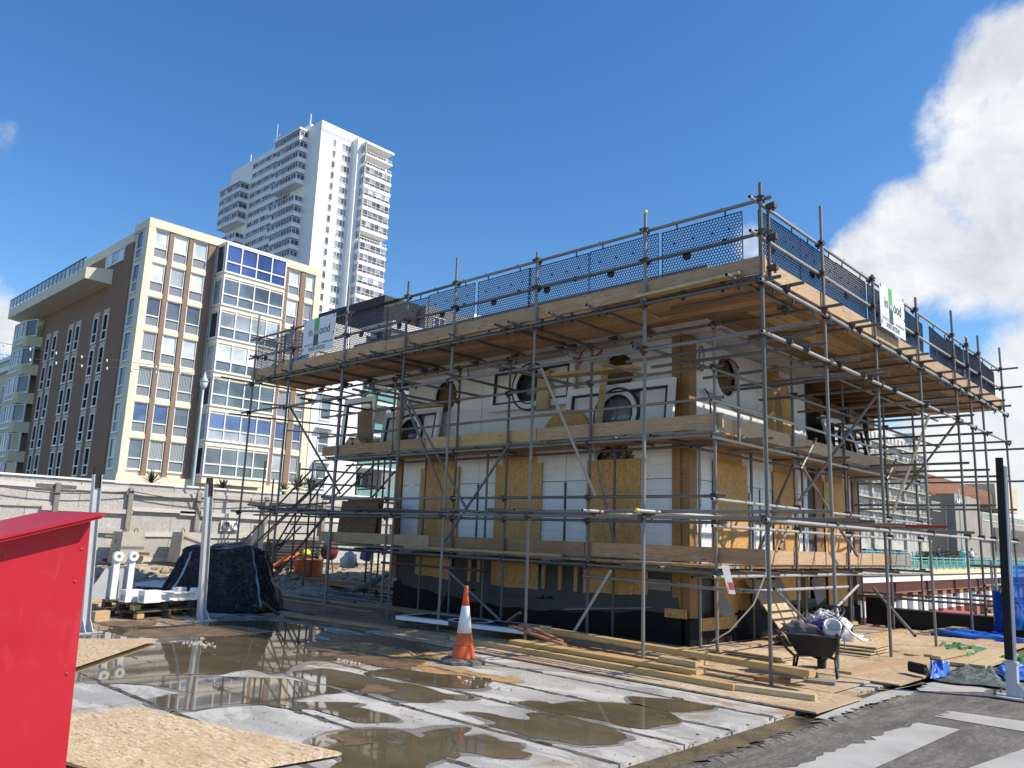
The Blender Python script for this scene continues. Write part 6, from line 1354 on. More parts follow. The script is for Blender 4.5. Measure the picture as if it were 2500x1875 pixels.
# white sack, leaning board, parapet
lump('rubble_sack', G(2022, 1552, .2), .34, .30, .36, 'sack_white', 'white crumpled rubble sack on the ground by the right wall', 'sack', 4.4, .55, 24, None, None, 2.6); lump('sack_cloth', G(2075, 1562, .06), .36, .26, .09, 'sack_white', 'white sheet spread beside the rubble sack', 'sheet', 9.2, .6, 18)
b = MB(); b.prism([(0, 0), (1.05, 0), (1.05, 1.25), (0, 1.25)], (-6.0, 13.1, .03), (0, 1, 0), (-.62, 0, .78), (.015, 0, .012)); tag(b.build('leaning_board', 'osb_clean'), 'flake board leaning against the black plinth on the right side', 'board')
for i, (a, y0, z0, w, h) in enumerate(((.5, 14.2, .55, .35, .5), (.2, 13.6, .5, .4, .35), (.7, 15.9, .5, .3, .55), (-.4, 12.2, .45, .3, .4))): b = MB(); b.prism([(0, 0), (w, .05), (w*.8, h), (.05, h*.8)], (KX+.3, y0, z0), (.2, 1, a*.4), (-.4, a*.3, 1), (.004, 0, .003)); tag(b.build('membrane_scrap', 'membrane_pale'), 'grey membrane scrap curling off the right wall base, ' + ['by the sack', 'by the leaning board', 'furthest from the corner', 'nearest the corner'][i], 'membrane', 'loose membrane scraps')
b = MB(); b.box(-6.2, 30, 18.45, 18.75, -.3, .36); b.box(-6.25, 30, 18.40, 18.80, .36, .40); tag(b.build('black_parapet', 'black_felt'), 'low black felt covered parapet along the far edge of the deck', 'parapet')
for i, (x, w) in enumerate(((-6.6, .45), (-7.4, .5))): b = MB(); b.box(x-w/2, x+w/2, 18.8-.3*i, 19.2-.3*i, 0, .62); tag(b.build('black_box', 'black_felt'), 'black box standing by the end of the parapet, ' + ('right' if i == 0 else 'left'), 'box')
for i in range(5): b = MB(); x, y = -5.4+.12*i, 17.3+.1*i; b.box(x, x+.3, y, y+.5, .02+.03*i, .05+.03*i); tag(b.build('timber_offcut', 'pine_pale'), 'pale offcut in the pile by the parapet end, ' + ['lowest', 'second lowest', 'middle', 'second highest', 'topmost'][i], 'timber', 'offcuts by the parapet')

# ================================================================== cone
cn = thing('traffic_cone', (-7.72, 7.36, 0), 'orange and white traffic cone with battered foot on the wet concrete', 'traffic cone')
cx, cy = -7.72, 7.36
def cprof(z0, z1, r0, r1, nm, mat, n=22, extra=()):
    b = MB(); b.lathe((cx, cy, 0), [(r0, z0)]+list(extra)+[(r1, z1)], n); b.build(nm, mat, cn)
b = MB(); n = 8; pl = [(.31*cos(pi/8+2*pi*k/8), .31*sin(pi/8+2*pi*k/8)) for k in range(8)]; b.add([(cx+x, cy+y, .004) for x, y in pl]+[(cx+x*1.0, cy+y*1.0, .035) for x, y in pl]+[(cx+x*.8, cy+y*.8, .062) for x, y in pl], [(i, (i+1) % 8, 8+(i+1) % 8, 8+i) for i in range(8)]+[(8+i, 8+(i+1) % 8, 16+(i+1) % 8, 16+i) for i in range(8)]+[tuple(range(16, 24))]); b.build('base', 'cone_base', cn)
cprof(.062, .215, .158, .125, 'lower_skirt', 'cone_orange', extra=((.150, .08), (.135, .17), (.130, .20))); cprof(.215, .37, .121, .096, 'lower_band', 'cone_orange', extra=((.119, .23),)); cprof(.37, .705, .097, .050, 'white_band', 'cone_white'); cprof(.705, .955, .049, .022, 'top_band', 'cone_orange', extra=((.030, .885), (.022, .895), (.028, .91), (.028, .94)))

# ================================================================== tarpaulin heap
tp = thing('tarpaulin_heap', (-15.22, 7.86, 0), 'heap wrapped in black plastic sheet and tied with pale straps', 'tarpaulin')
ctr = Vector((-15.22, 7.86, 0)); au = Vector((.60, .80, 0)); av_ = Vector((-.80, .60, 0)); Hh = 1.12
def tarp_pt(u, v):
    ca, sa = cos(u), sin(u); e = .50
    ex = math.copysign(abs(ca)**e, ca); ey = math.copysign(abs(sa)**e, sa)
    d = Vector((ca, sa, 0)); t = min(v/.84, 1.0); top = max(0, (v-.84)/.16)
    w = u+.10*MN.noise(Vector((ca*2, sa*2, v*2.5)))
    fold = (1-abs(sin(w*6.0+1.5*MN.noise(d*1.5))))**2*.11+(1-abs(sin(w*14.5+2*MN.noise(d*2))))**3*.055+(1-abs(sin(w*31+v*3)))**3*.018
    cre = abs(MN.noise(Vector((ca*3.2, sa*3.2, v*3.4))))*.09+abs(MN.noise(Vector((ca*8, sa*8, v*8))))*.035
    flare = .33*(1-t)**1.2*(1+.5*MN.noise(d*1.3))
    k = (.74-.06*t+flare)*math.sqrt(max(0, 1-top*top))*(1+.10*MN.noise(d*1.4+Vector((4, 4, 0))))+(fold*(1-.55*t)-cre)*(1-top)
    slump = .16*MN.noise(Vector((ca*k*1.6, sa*k*1.6, 3)))+.05*MN.noise(Vector((ca*k*5, sa*k*5, 5)))
    z = .02+(Hh-.06*top*0)*t**.9+.07*top+slump*t+(-.02 if v < .02 else 0)
    if v < .05: z = max(.012, .02+.12*MN.noise(Vector((ca*4, sa*4, 1))))
    return ctr+au*(1.10*ex*k)+av_*(.74*ey*k)+Vector((0, 0, z))
NU, NV = 150, 44; b = MB(); vs = [tarp_pt(2*pi*i/NU, j/NV) for j in range(NV+1) for i in range(NU)]
b.add(vs, [(j*NU+i, j*NU+(i+1) % NU, (j+1)*NU+(i+1) % NU, (j+1)*NU+i) for j in range(NV) for i in range(NU)], 0, True); b.build('sheet', 'tarp_black', tp)
for uu in (-1.02, -2.05):
    b = MB(); pts = [tarp_pt(uu+.03*v, v)+(tarp_pt(uu, v)-ctr-Vector((0, 0, (tarp_pt(uu, v)-ctr).z))).normalized()*.02 for v in [k/24*.9 for k in range(25)]]
    side = Vector((.6, .8, 0))*.022; vs = []
    for p in pts: vs += [p-side, p+side]
    b.add(vs, [(2*i, 2*i+1, 2*i+3, 2*i+2) for i in range(24)]); b.build('strap', 'strap', tp)
for i, (a, c) in enumerate((((640, 1470), (680, 1500)), ((622, 1478), (645, 1492)))): p, q = G(*a, .28), G(*c, .02); tag(board2('trestle_leg', p, q, .05, .04, 'pallet_wood'), 'timber leg sticking out under the tarpaulin heap, ' + ('right' if i == 0 else 'left'), 'timber', 'legs under the tarpaulin')  # trestle legs showing below the tarpaulin heap

# ================================================================== pallets and white steel brackets
def pallet(o, u, v, z, label, w=1.2, d=.9):
    o, u, v = Vector(o), Vector(u).normalized(), Vector(v).normalized(); t = thing('pallet', (o.x, o.y, z), label, 'pallet', 'stacked pallets')
    for i in range(6): board('deck_slat', w, .10, .02, 'pallet_wood', o+u*w/2+v*(.05+(d-.1)*i/5)+Vector((0, 0, z+.125)), u, t)
    for i in range(3): board('bottom_slat', w, .10, .02, 'pallet_wood', o+u*w/2+v*(.05+(d-.1)*i/2)+Vector((0, 0, z+.012)), u, t)
    for i in range(3):
        board('cross_slat', d, .10, .018, 'pallet_wood', o+u*(.06+(w-.12)*i/2)+v*d/2+Vector((0, 0, z+.104)), v, t)
        for j in range(3): board('block', .13, .10, .075, 'pallet_wood' if (i+j) % 3 else 'pine', o+u*(.07+(w-.14)*i/2)+v*(.05+(d-.1)*j/2)+Vector((0, 0, z+.057)), u, t)
u_, v_ = Vector((-.22, .97, 0)), Vector((-.97, -.22, 0)); po = G(333, 1514)
pallet(po, u_, v_, .0, 'weathered pallet standing in the water, lower one'); pallet(po+Vector((-.08, -.04, 0)), u_, v_, .137, 'weathered pallet carrying the white steel brackets, upper one')
def bracket(o, label):
    o = Vector(o); t = thing('steel_bracket', o, label, 'bracket', 'white steel brackets'); h = .66
    b = MB(); b.box(o.x-.05, o.x+.05, o.y-.012, o.y+.012, o.z, o.z+h); b.box(o.x-.055, o.x-.04, o.y-.05, o.y+.05, o.z, o.z+h); b.box(o.x+.04, o.x+.055, o.y-.05, o.y+.05, o.z, o.z+h); b.build('upright', 'white_steel', t)
    b = MB(); ring(b, (o.x+.0, o.y, o.z+h+.07), (0, 1, 0), (0, 0, 1), (1, 0, 0), .035, .085, .10, 18); b.lathe((o.x+.02, o.y, o.z+h+.07), [(.04, 0), (.04, .02)], 12, 0, (1, 0, 0)); b.build('eye', 'white_steel', t)
    b = MB(); pts = [(0, 0), (-.62, 0)]+[(-.62+.5*k/6, .02+.5*(k/6)**1.9) for k in range(1, 7)]+[(0, .54)]
    b.prism(pts, (o.x-.05, o.y-.05, o.z), Vector((-.25, .97, 0))*1.0, (0, 0, 1), (.01, .003, 0)); b.build('gusset_plate', 'gusset_grey', t)
    for k in range(12): f, g_ = .08+.45*random.random(), random.random(); b = MB(); b.lathe((o.x-.038+.25*f*.0-.05+.25*f, o.y-.05-.97*f, o.z+.03+.36*(1-f/.62)**1.5*g_), [(.011, 0), (.011, .012)], 7, 0, (.97, .25, 0)); b.build('hole', 'frame_white' if k % 2 else 'tube_dark', t)
bz = .275; b1 = PX(291, 1462, -14.75); bracket((-14.9, po.y-.10, bz), 'white steel bracket with eye end, left of the two'); bracket((-15.05, po.y+.22, bz), 'white steel bracket with eye end, right of the two')
cf = thing('channel_frame', (po.x, po.y+.1, bz), 'white steel channel frame lying on the pallets', 'steel frame')
for i, (dx, dy) in enumerate(((-.28, -.02), (-.02, .06))):
    o = po+u_*(.05+.16*i)+v_*(.30-.28*i); b = MB(); b.obox((o.x, o.y, bz+.10), u_*.16, v_*.09, (0, 0, .10)); b.build('end_box', 'white_steel', cf)
    b = MB(); b.obox((o.x, o.y, bz+.07)+Vector((0, 0, 0))-Vector((0, 0, 0)), u_*.165, v_*.03, (0, 0, .035)) if False else b.box(o.x-.03, o.x+.10, o.y-.166, o.y-.160, bz+.03, bz+.12); b.build('slot', 'spandrel', cf)
    b = MB(); a = o+u_*.16; b.bar((a.x, a.y, bz+.02), (a+u_*.72).to_tuple()[:2]+(bz+.02,), .16, .02); b.bar(tuple(a)[:2]+(bz+.14,), tuple(a+u_*.72)[:2]+(bz+.14,), .16, .02); b.bar(tuple(a)[:2]+(bz+.08,), tuple(a+u_*.72)[:2]+(bz+.08,), .015, .12); b.build('channel', 'white_steel', cf)
    b = MB(); e = a+u_*.80; b.obox((e.x, e.y, bz+.11), u_*.09, v_*.08, (0, 0, .10)); b.build('end_box', 'white_steel', cf)
tag(board2('timber_block', G(226, 1505, .08), G(262, 1502, .08), .12, .16, 'board_pale'), 'short timber block lying left of the pallets', 'timber')
for i in range(3): tag(board2('plank', G(196, 1490-10*i, .06+.05*i), G(300, 1478-10*i, .06+.05*i), .2, .035, 'pine_pale'), 'pale plank stacked behind the pallets, ' + ['lowest', 'middle', 'topmost'][i], 'timber', 'planks behind the pallets')
for i, (q, z) in enumerate(((((150, 1450), (420, 1447), (440, 1425), (150, 1428)), .18), (((190, 1436), (330, 1432), (360, 1420), (190, 1424)), .24), (((330, 1424), (470, 1432), (490, 1422), (380, 1416)), .30))):
    P = [G(*k_, z) for k_ in q]; b = MB(); b.hexa([(p.x, p.y, z-.06) for p in P]+[(p.x, p.y, z) for p in P]); tag(b.build('insulation_board', 'pale_grey_board'), 'pale insulation board lying behind the brackets, ' + ['lowest and widest', 'upper left', 'upper right beside the tarpaulin'][i], 'board', 'insulation boards')
# ================================================================== things beyond the tarpaulin
def at_z(px, py, z): return G(px, py, z)
c = G(752, 1412, .25); hc_ = thing('hose_coil', c, 'orange corrugated hose coiled in a tall stack', 'hose')
for k in range(9): b = MB(); b.path([(c.x+.36*cos(2*pi*i/20), c.y+.36*sin(2*pi*i/20), c.z+.03+.058*k) for i in range(20)], .030, 7, 0, True); b.build('turn', 'orange_hose', hc_)
c2 = G(672, 1410, .25); b = MB()
for r in (.62, .72, .80): b.path([(c2.x+r*cos(2*pi*i/28)*.7, c2.y+r*sin(2*pi*i/28)*.7, c2.z+.35+.33*sin(2*pi*i/28+.5)) for i in range(28)], .035, 7, 0, True)
tag(b.build('loose_hose', 'orange_hose'), 'loose loops of orange hose behind the tarpaulin heap', 'hose')
s0 = PX(715, 1385, -21.0); st_ = thing('slat_stack', s0, 'stack of grey plastic barrier slats behind the stair scaffold', 'stack')
for k in range(9): b = MB(); o = .02*((k*7) % 3); b.box(s0.x-.35+o, s0.x+.3+o, s0.y-.75, s0.y+.65+o, s0.z+.09*k, s0.z+.09*k+.07); b.build('slat', 'plastic_slat', st_)
m0 = PX(798, 1382, -20.3); mx_ = thing('concrete_mixer', m0, 'dark red mixer drum standing behind the outer pole', 'mixer'); b = MB(); b.lathe((m0.x, m0.y, m0.z+.2), [(.15, 0), (.24, .1), (.26, .28), (.16, .5)], 16, 0, (.2, .1, 1)); b.build('drum', 'mixer_red', mx_)
for s in (-1, 1): b = MB(); b.tube((m0.x, m0.y+.25*s, m0.z-.3), (m0.x, m0.y+.1*s, m0.z+.4), .02, 6); b.build('leg', 'mixer_red', mx_)
q = PX(748, 1350, -20.0); lump('helmet', q, .11, .13, .11, 'yellow_helmet', 'yellow helmet lying on the slat stack', 'helmet', 1.0, .03, 10)
q = PX(852, 1372, -18.5); lump('white_sack', q, .2, .24, .26, 'sack_white', 'small white sack on the earth seen under the scaffold', 'sack', 7.0, .4, 12)
q = PX(894, 1354, -17.5); b = MB(); b.lathe(q, [(.14, -.14), (.17, .14), (.16, .14)], 14, 0, (.3, .1, 1)); tag(b.build('bucket', 'bucket_blue'), 'blue bucket seen under the lower walkway', 'bucket')
pk = 'planks stacked left of the kiosk'
for i in range(7): tag(board2('stacked_plank', (-21.5+.3*(i % 3), 12.0+.24*(i % 3), .22+.042*(i//3)), (-15.2-.3*(i % 2), 12.3+.24*(i % 3), .24+.042*(i//3)), .22, .04, 'reddish_wood' if i > 3 else 'board_old'), 'long brown plank on the low trestles left of the kiosk, ' + ['bottom front', 'bottom middle', 'bottom back', 'second layer front', 'second layer middle', 'second layer back', 'topmost'][i], 'timber', pk)
tr = thing('trestle', (-18, 12.2, 0), 'low scaffold tube trestles carrying the long planks', 'trestle')
for x in (-20.5, -18.6, -16.6):
    pole('crossbar', (x, 11.6, .17), (x, 12.9, .17), tr)
    for y in (11.75, 12.75): pole('leg', (x, y, .01), (x, y, .19), tr)
pole('crossbar', (-21.4, 11.75, .12), (-15.4, 11.75, .12), tr); pole('crossbar', (-21.4, 12.75, .08), (-15.4, 12.75, .08), tr)
for i in range(6): a = PY(845+9*i, 1448-2*i, 11.8); c = PY(925+6*i, 1410-2*i, 12.5); t = thing('loose_tube', a, 'loose galvanised tube sloping from the plank stack, ' + ['leftmost', 'second from the left', 'third from the left', 'third from the right', 'second from the right', 'rightmost'][i], 'tube', 'loose tubes by the plank stack'); pole('pipe', a, c, t)
for i in range(5): y = 10.2+.5*i; t = thing('loose_tube', (-17, y, .06), 'galvanised tube lying on the ground left of the kiosk, ' + ['nearest', 'second nearest', 'middle', 'second furthest', 'furthest'][i], 'tube', 'tubes on the ground left of the kiosk'); pole('pipe', (-20.5+.4*i, y, .06), (-15.2+.3*i, y+.15, .06), t)
for i in range(4): tag(board2('ground_board', (-19+.8*i, 9.9+.35*i, .03), (-13.2+.4*i, 10.0+.4*i, .03), .2, .035, 'board_old'), 'dark wet board on the ground left of the kiosk, ' + ['nearest', 'second nearest', 'third nearest', 'furthest'][i], 'timber', 'wet boards left of the kiosk')
# ================================================================== scaffold stair
ss_ = thing('stair_scaffold', (-17.5, 12.2, 0), 'scaffold stair with sloping tubes at the left end of the kiosk', 'scaffold')
def SP(n_, p, q): return pole(n_, p, q, ss_, 'galv_shade')
A1, A2 = 11.5, 12.4
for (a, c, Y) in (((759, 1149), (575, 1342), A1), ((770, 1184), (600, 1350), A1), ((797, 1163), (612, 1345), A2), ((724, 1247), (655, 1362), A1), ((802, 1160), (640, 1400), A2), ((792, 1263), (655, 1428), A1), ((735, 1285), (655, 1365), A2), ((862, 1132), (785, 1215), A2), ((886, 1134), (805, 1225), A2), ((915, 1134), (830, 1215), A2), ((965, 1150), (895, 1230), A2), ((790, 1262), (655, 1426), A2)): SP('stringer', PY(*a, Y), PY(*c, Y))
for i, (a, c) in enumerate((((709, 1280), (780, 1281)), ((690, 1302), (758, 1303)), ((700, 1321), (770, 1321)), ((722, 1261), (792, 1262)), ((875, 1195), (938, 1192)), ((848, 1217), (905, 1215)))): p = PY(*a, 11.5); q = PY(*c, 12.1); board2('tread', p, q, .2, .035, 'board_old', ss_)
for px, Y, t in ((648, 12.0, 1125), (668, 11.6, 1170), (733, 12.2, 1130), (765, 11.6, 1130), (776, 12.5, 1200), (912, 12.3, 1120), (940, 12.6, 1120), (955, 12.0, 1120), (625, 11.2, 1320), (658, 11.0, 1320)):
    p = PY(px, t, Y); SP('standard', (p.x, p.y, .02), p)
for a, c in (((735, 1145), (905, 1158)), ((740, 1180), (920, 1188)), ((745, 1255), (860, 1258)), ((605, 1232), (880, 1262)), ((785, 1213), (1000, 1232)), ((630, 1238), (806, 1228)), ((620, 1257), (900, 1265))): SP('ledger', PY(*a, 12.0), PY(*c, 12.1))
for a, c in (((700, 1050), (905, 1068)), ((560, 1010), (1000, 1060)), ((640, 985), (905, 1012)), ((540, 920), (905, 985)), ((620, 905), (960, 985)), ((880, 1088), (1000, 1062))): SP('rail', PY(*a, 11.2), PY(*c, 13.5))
# ================================================================== wheelbarrow
wb = thing('wheelbarrow', (-4.3, 10.3, 0), 'black wheelbarrow full of foam, blue rope and cable by the right poles', 'wheelbarrow')
lr = G(2045, 1664); ll = G(1978, 1634); fwd = Vector((-.29, .95, 0)).normalized(); rt = Vector((.95, .29, 0)).normalized(); base = Vector((lr.x, lr.y, 0))-rt*.26
def WP(f, s, z): return base+fwd*f+rt*s+Vector((0, 0, z*.9))
b = MB()
bot = [WP(.02, -.20, .30), WP(.02, .20, .30), WP(.52, .16, .30), WP(.52, -.16, .30)]; topq = [WP(-.16, -.33, .60), WP(-.16, .33, .60), WP(.80, .31, .66), WP(.80, -.31, .66)]
b.add(bot+topq, [(0, 1, 2, 3), (4, 5, 1, 0), (5, 6, 2, 1), (6, 7, 3, 2), (7, 4, 0, 3)]); cc = sum(topq, Vector())/4
inn = [p+(cc-p)*.04-Vector((0, 0, .0)) for p in topq]+[p+Vector((0, 0, .02))+(cc-p)*.03*Vector((1, 1, 0)).length*0 for p in bot]
b.add(inn[:4]+[p+Vector((0, 0, .02)) for p in bot], [(0, 4, 5, 1), (1, 5, 6, 2), (2, 6, 7, 3), (3, 7, 4, 0), (7, 6, 5, 4)]); b.add(topq+inn[:4], [(0, 1, 5, 4), (1, 2, 6, 5), (2, 3, 7, 6), (3, 0, 4, 7)]); b.build('tray', 'barrow_black', wb)
b = MB(); b.path([topq[0], topq[1], topq[2], topq[3]], .014, 6, 0, True); b.build('rim', 'barrow_grey', wb)
for s in (-1, 1):
    b = MB(); b.path([WP(-.80, .34*s, .69), WP(-.62, .34*s, .66), WP(-.28, .30*s, .42), WP(.0, .24*s, .29), WP(.55, .10*s, .24), WP(.86, .06*s, .17)], .017, 8); b.build('handle', 'barrow_black', wb)
    b = MB(); b.path([WP(-.83, .34*s, .695), WP(-.68, .34*s, .67)], .021, 8); b.build('grip', 'rubber', wb)
    b = MB(); b.path([WP(.02, .24*s, .28), WP(-.06, .26*s, .03), WP(.02, .26*s, .012), WP(.12, .26*s, .03), WP(.22, .22*s, .28)], .016, 8); b.build('leg', 'barrow_black', wb)
b = MB(); ax = rt; b.lathe(WP(.86, -.045, .17), [(.07, 0), (.155, .0), (.17, .03), (.17, .06), (.155, .09), (.07, .09)], 20, 0, tuple(ax)); wh = b.build('wheel', 'rubber', wb); b = MB(); b.lathe(WP(.86, -.05, .17), [(.02, 0), (.07, .02), (.07, .08), (.02, .10)], 12, 0, tuple(ax)); b.build('hub', 'barrow_grey', wh)
b = MB(); b.obox(WP(.3, .335, .5), fwd*.05, rt*.004, (0, 0, .06)); b.build('blue_sticker', 'bag_blue', wb)
lump('foam_piece', WP(.02, -.14, .63), .25, .14, .10, 'foam_grey', 'grey foam piece lying in the wheelbarrow', 'foam', 3.0, .45, 16); b = MB(); b.lathe(WP(.02, .2, .58), [(.10, 0), (.11, .22), (.085, .22), (.08, .02)], 16, 0, (.3, -.5, .6)); tag(b.build('grey_tub', 'gusset_grey'), 'open grey plastic tub tipped in the wheelbarrow', 'tub')
b = MB()
for k in range(26): b.path([WP(.36+random.gauss(0, .10), .02+random.gauss(0, .12), .68+random.gauss(0, .045)) for _ in range(7)], .006, 5)
tag(b.build('blue_rope', 'rope_blue'), 'tangled blue rope heaped in the wheelbarrow', 'rope')
b = MB()
for r, t in ((.22, .6), (.27, .9), (.25, 1.3)): b.path([WP(.35+r*cos(k*.3)*.9, .08+r*sin(k*.3), .74+.12*sin(k*.3+t)+.10) for k in range(18)], .007, 5)
tag(b.build('dark_cable', 'cable_dark'), 'springy dark cable loops rising from the wheelbarrow', 'cable')
b = MB(); b.path([WP(.2, -.1, .7), WP(.25, .1, .88), WP(.3, .3, .78), WP(.3, .42, .62), WP(.32, .55, .52)], .011, 6); b.path([WP(.4, -.15, .7), WP(.42, .05, .92), WP(.45, .25, .84), WP(.45, .36, .68)], .010, 6); tag(b.build('white_conduit', 'cable_white'), 'white conduit bending out of the wheelbarrow', 'conduit')
# ================================================================== sheets on the ground at the right
def crumpled(name, corners, mat, label, h=.08, seed=0, nx=46, ny=26, fq=5.0):
    a, c, d, e = [Vector((p.x, p.y, 0)) for p in corners]; b = MB(); vs = []
    for j in range(ny+1):
        for i in range(nx+1):
            s, t = i/nx, j/ny; p = (a*(1-s)+c*s)*(1-t)+(e*(1-s)+d*s)*t; q = Vector((p.x*fq, p.y*fq, seed))
            w = MN.noise(q*.35)*.16; p = p+Vector((w, MN.noise(q*.35+Vector((9, 9, 9)))*.16, 0)); z = .03+h*abs(MN.noise(q))*1.6+h*.6*abs(MN.noise(q*2.7)); edge = min(s, 1-s, t, 1-t)*8
            vs.append((p.x, p.y, .012+z*min(1, .15+edge)))
    b.add(vs, [(j*(nx+1)+i, j*(nx+1)+i+1, (j+1)*(nx+1)+i+1, (j+1)*(nx+1)+i) for j in range(ny) for i in range(nx)], 0, True)
    return tag(b.build(name, mat), label, 'tarpaulin', 'crumpled sheets at the right')
crumpled('green_sheet', [G(2300, 1604), G(2372, 1612), G(2410, 1590), G(2300, 1580)], 'tarp_green', 'green sheet under the two pine boards', .08, 1)
crumpled('green_sheet', [G(2420, 1622), G(2560, 1640), G(2570, 1612), G(2470, 1604)], 'tarp_green', 'green sheet behind the right steel post', .08, 2)
crumpled('grey_sheet', [G(2280, 1664), G(2462, 1684), G(2420, 1632), G(2360, 1634)], 'tarp_grey', 'dark grey green sheet crumpled left of the right steel post', .045, 3, 60, 34, 6)
crumpled('blue_sheet', [G(2435, 1660), G(2560, 1668), G(2560, 1632), G(2418, 1634)], 'tarp_blue', 'blue sheet beside the right steel post', .06, 4, 46, 26, 7); crumpled('blue_sheet', [G(2262, 1660), G(2318, 1658), G(2312, 1644), G(2266, 1640)], 'tarp_blue', 'blue sheet by the black pipe end', .16, 5)
p = G(2262, 1662); b = MB(); ring(b, (p.x, p.y, .13), (0, 1, 0), (0, 0, 1), (-.25, .16, 0), .055, .068, 1.0, 20); b.lathe((p.x-.02, p.y+.02, .13), [(.055, 0), (.055, .02)], 16, 0, (-.83, .55, 0)); tag(b.build('black_pipe', 'rubber'), 'short black pipe end sticking up from the blue sheet', 'pipe')
def net(name, pts, z0, z1, label, seed=0, mat='blue_net', nx=60, nz=20):
    b = MB(); vs = []
    for j in range(nz+1):
        for i in range(nx+1):
            s = i/nx; k = s*(len(pts)-1); a = min(int(k), len(pts)-2); f = k-a; x = pts[a][0]*(1-f)+pts[a+1][0]*f; y = pts[a][1]*(1-f)+pts[a+1][1]*f; t = j/nz
            z = z0+(z1-z0)*t+.10*MN.noise(Vector((s*5, 0, seed)))*(1 if j in (0,) else t); w = .07*sin(s*34+4*MN.noise(Vector((s*3, t*2, seed))))+.08*MN.noise(Vector((s*8, t*3, seed)))
            vs.append((x+w*.5, y+w, z))
    b.add(vs, [(j*(nx+1)+i, j*(nx+1)+i+1, (j+1)*(nx+1)+i+1, (j+1)*(nx+1)+i) for j in range(nz) for i in range(nx)], 0, True)
    return tag(b.build(name, mat), label, 'netting', 'blue debris netting')
p1 = PY(2447, 1480, 18.2); net('debris_net', [(p1.x, 18.2), (p1.x+1.2, 18.1), (p1.x+3, 18.2)], .22, 1.42, 'blue debris netting hung behind the right steel post', 2)
p2 = PY(2428, 1480, 18.15); net('debris_net', [(p2.x, 18.15), (p2.x+.25, 18.12)], .06, .9, 'gathered strip of blue netting hanging to the floor', 5)
lump('net_heap', G(2380, 1556, .06), .75, .16, .10, 'tarp_blue', 'blue netting heaped along the foot of the parapet', 'netting', 2.7, .5, 16); lump('net_heap', G(2435, 1556, .06), .28, .18, .09, 'tarp_blue', 'blue netting heap where the hanging strip meets the floor', 'netting', 5.7, .5, 12)
nf = thing('net_fence', (p2.x, 18.3, 0), 'galvanised tube fence that carries the blue netting', 'fence')
for px in (2427, 2436, 2520): q = PY(px, 1480, 18.3); pole('upright', (q.x, 18.3, .0), (q.x, 18.3, 1.5), nf, 'galv_bright')
for z in (1.38, .8): pole('rail', (p2.x-.4, 18.25, z), (p2.x+4, 18.25, z), nf)
# lower esplanade: red skip, barriers
q = PX(2328, 1497, -18.0); rs = thing('red_tank', (q.x, q.y, -4.2), 'red box standing on the lower esplanade in front of the arches', 'tank'); b = MB(); b.hexa([(q.x-1.0, q.y-1.4, -4.2), (q.x+1.0, q.y-1.4, -4.2), (q.x+1, q.y+1.4, -4.2), (q.x-1, q.y+1.4, -4.2), (q.x-1.0, q.y-1.4, -3.0), (q.x+1.0, q.y-1.4, -3.0), (q.x+1, q.y+1.4, -2.6), (q.x-1, q.y+1.4, -2.6)]); b.build('body', 'barrier_red', rs); b = MB(); b.box(q.x-1.05, q.x+1.05, q.y-1.45, q.y-1.40, -3.05, -2.9); b.build('lip', 'barrier_red', rs)
for i in range(7): y = 60+5.5*i; t = thing('crowd_barrier', (-17.5, y, -4.2), 'grey crowd barrier on the lower esplanade, ' + ['nearest the kiosk end', 'second from the kiosk end', 'third from the kiosk end', 'left of the red box', 'beside the red box', 'right of the red box', 'furthest away'][i], 'barrier', 'crowd barriers on the lower esplanade'); b = MB(); b.path([(-17.5, y, -4.2), (-17.5, y, -3.1), (-17.5, y+2.2, -3.1), (-17.5, y+2.2, -4.2)], .04, 6); b.path([(-17.5, y, -3.9), (-17.5, y+2.2, -3.9)], .03, 5); b.build('frame', 'galv_bright', t)
# ================================================================== street furniture, plants, cars, people
def lamp_post(base, h, label, arms=True, grp=None):
    t = thing('lamp_post', base, label, 'lamp post', grp); x, y, z = base
    b = MB(); b.lathe(base, [(.16, 0), (.16, .3), (.10, .5), (.07, 1.2), (.055, h*.8), (.045, h)], 12); b.build('column', 'lamp_paint', t)
    def lantern(lx, ly, lz):
        b = MB(); b.lathe((lx, ly, lz), [(.10, -.62), (.20, -.22), (.21, -.05), (.17, .05)], 8); ln = b.build('lantern_glass', 'lamp_glass', t); b = MB(); b.lathe((lx, ly, lz), [(.25, -.03), (.2, .1), (.05, .28), (.02, .42)], 8); b.build('lantern_cap', 'lamp_paint', ln)
    if arms:
        for s in (-1, 1): b = MB(); b.path([(x, y, z+h*.86), (x, y+.35*s, z+h*.97), (x, y+.7*s, z+h*.98), (x, y+.8*s, z+h*.93)], .035, 6); b.build('arm', 'lamp_paint', t); lantern(x, y+.8*s, z+h*.90)
        b = MB(); b.lathe((x, y, z+h), [(.05, 0), (.12, .15), (.05, .3), (.1, .5), (.02, .9)], 8); b.build('finial', 'lamp_paint', t)
    else: b = MB(); b.lathe((x, y, z+h), [(.06, 0), (.15, .15), (.17, .3), (.12, .45), (.03, .55)], 10); b.build('globe', 'lamp_glass', t); b = MB(); b.lathe((x, y, z+h), [(.19, .32), (.21, .35), (.08, .56), (.02, .8)], 10); b.build('cap', 'lamp_paint', t)
q = PX(470, 1185, -34.0); q2 = PX(497, 945, -34.0)
lamp_post((q2.x, q2.y, .25), q2.z-.25-.1, 'tall grey promenade lamp in front of the cream block', False)
lamp_post((-22.6, 88.5, 1.8), 5.2, 'ornate double lantern lamp on the turquoise pedestal', True); q = PX(2345, 1290, -30); lamp_post((q.x, q.y, .5), PX(2344, 1245, -30).z-.5, 'smaller lamp post further along the promenade', False)
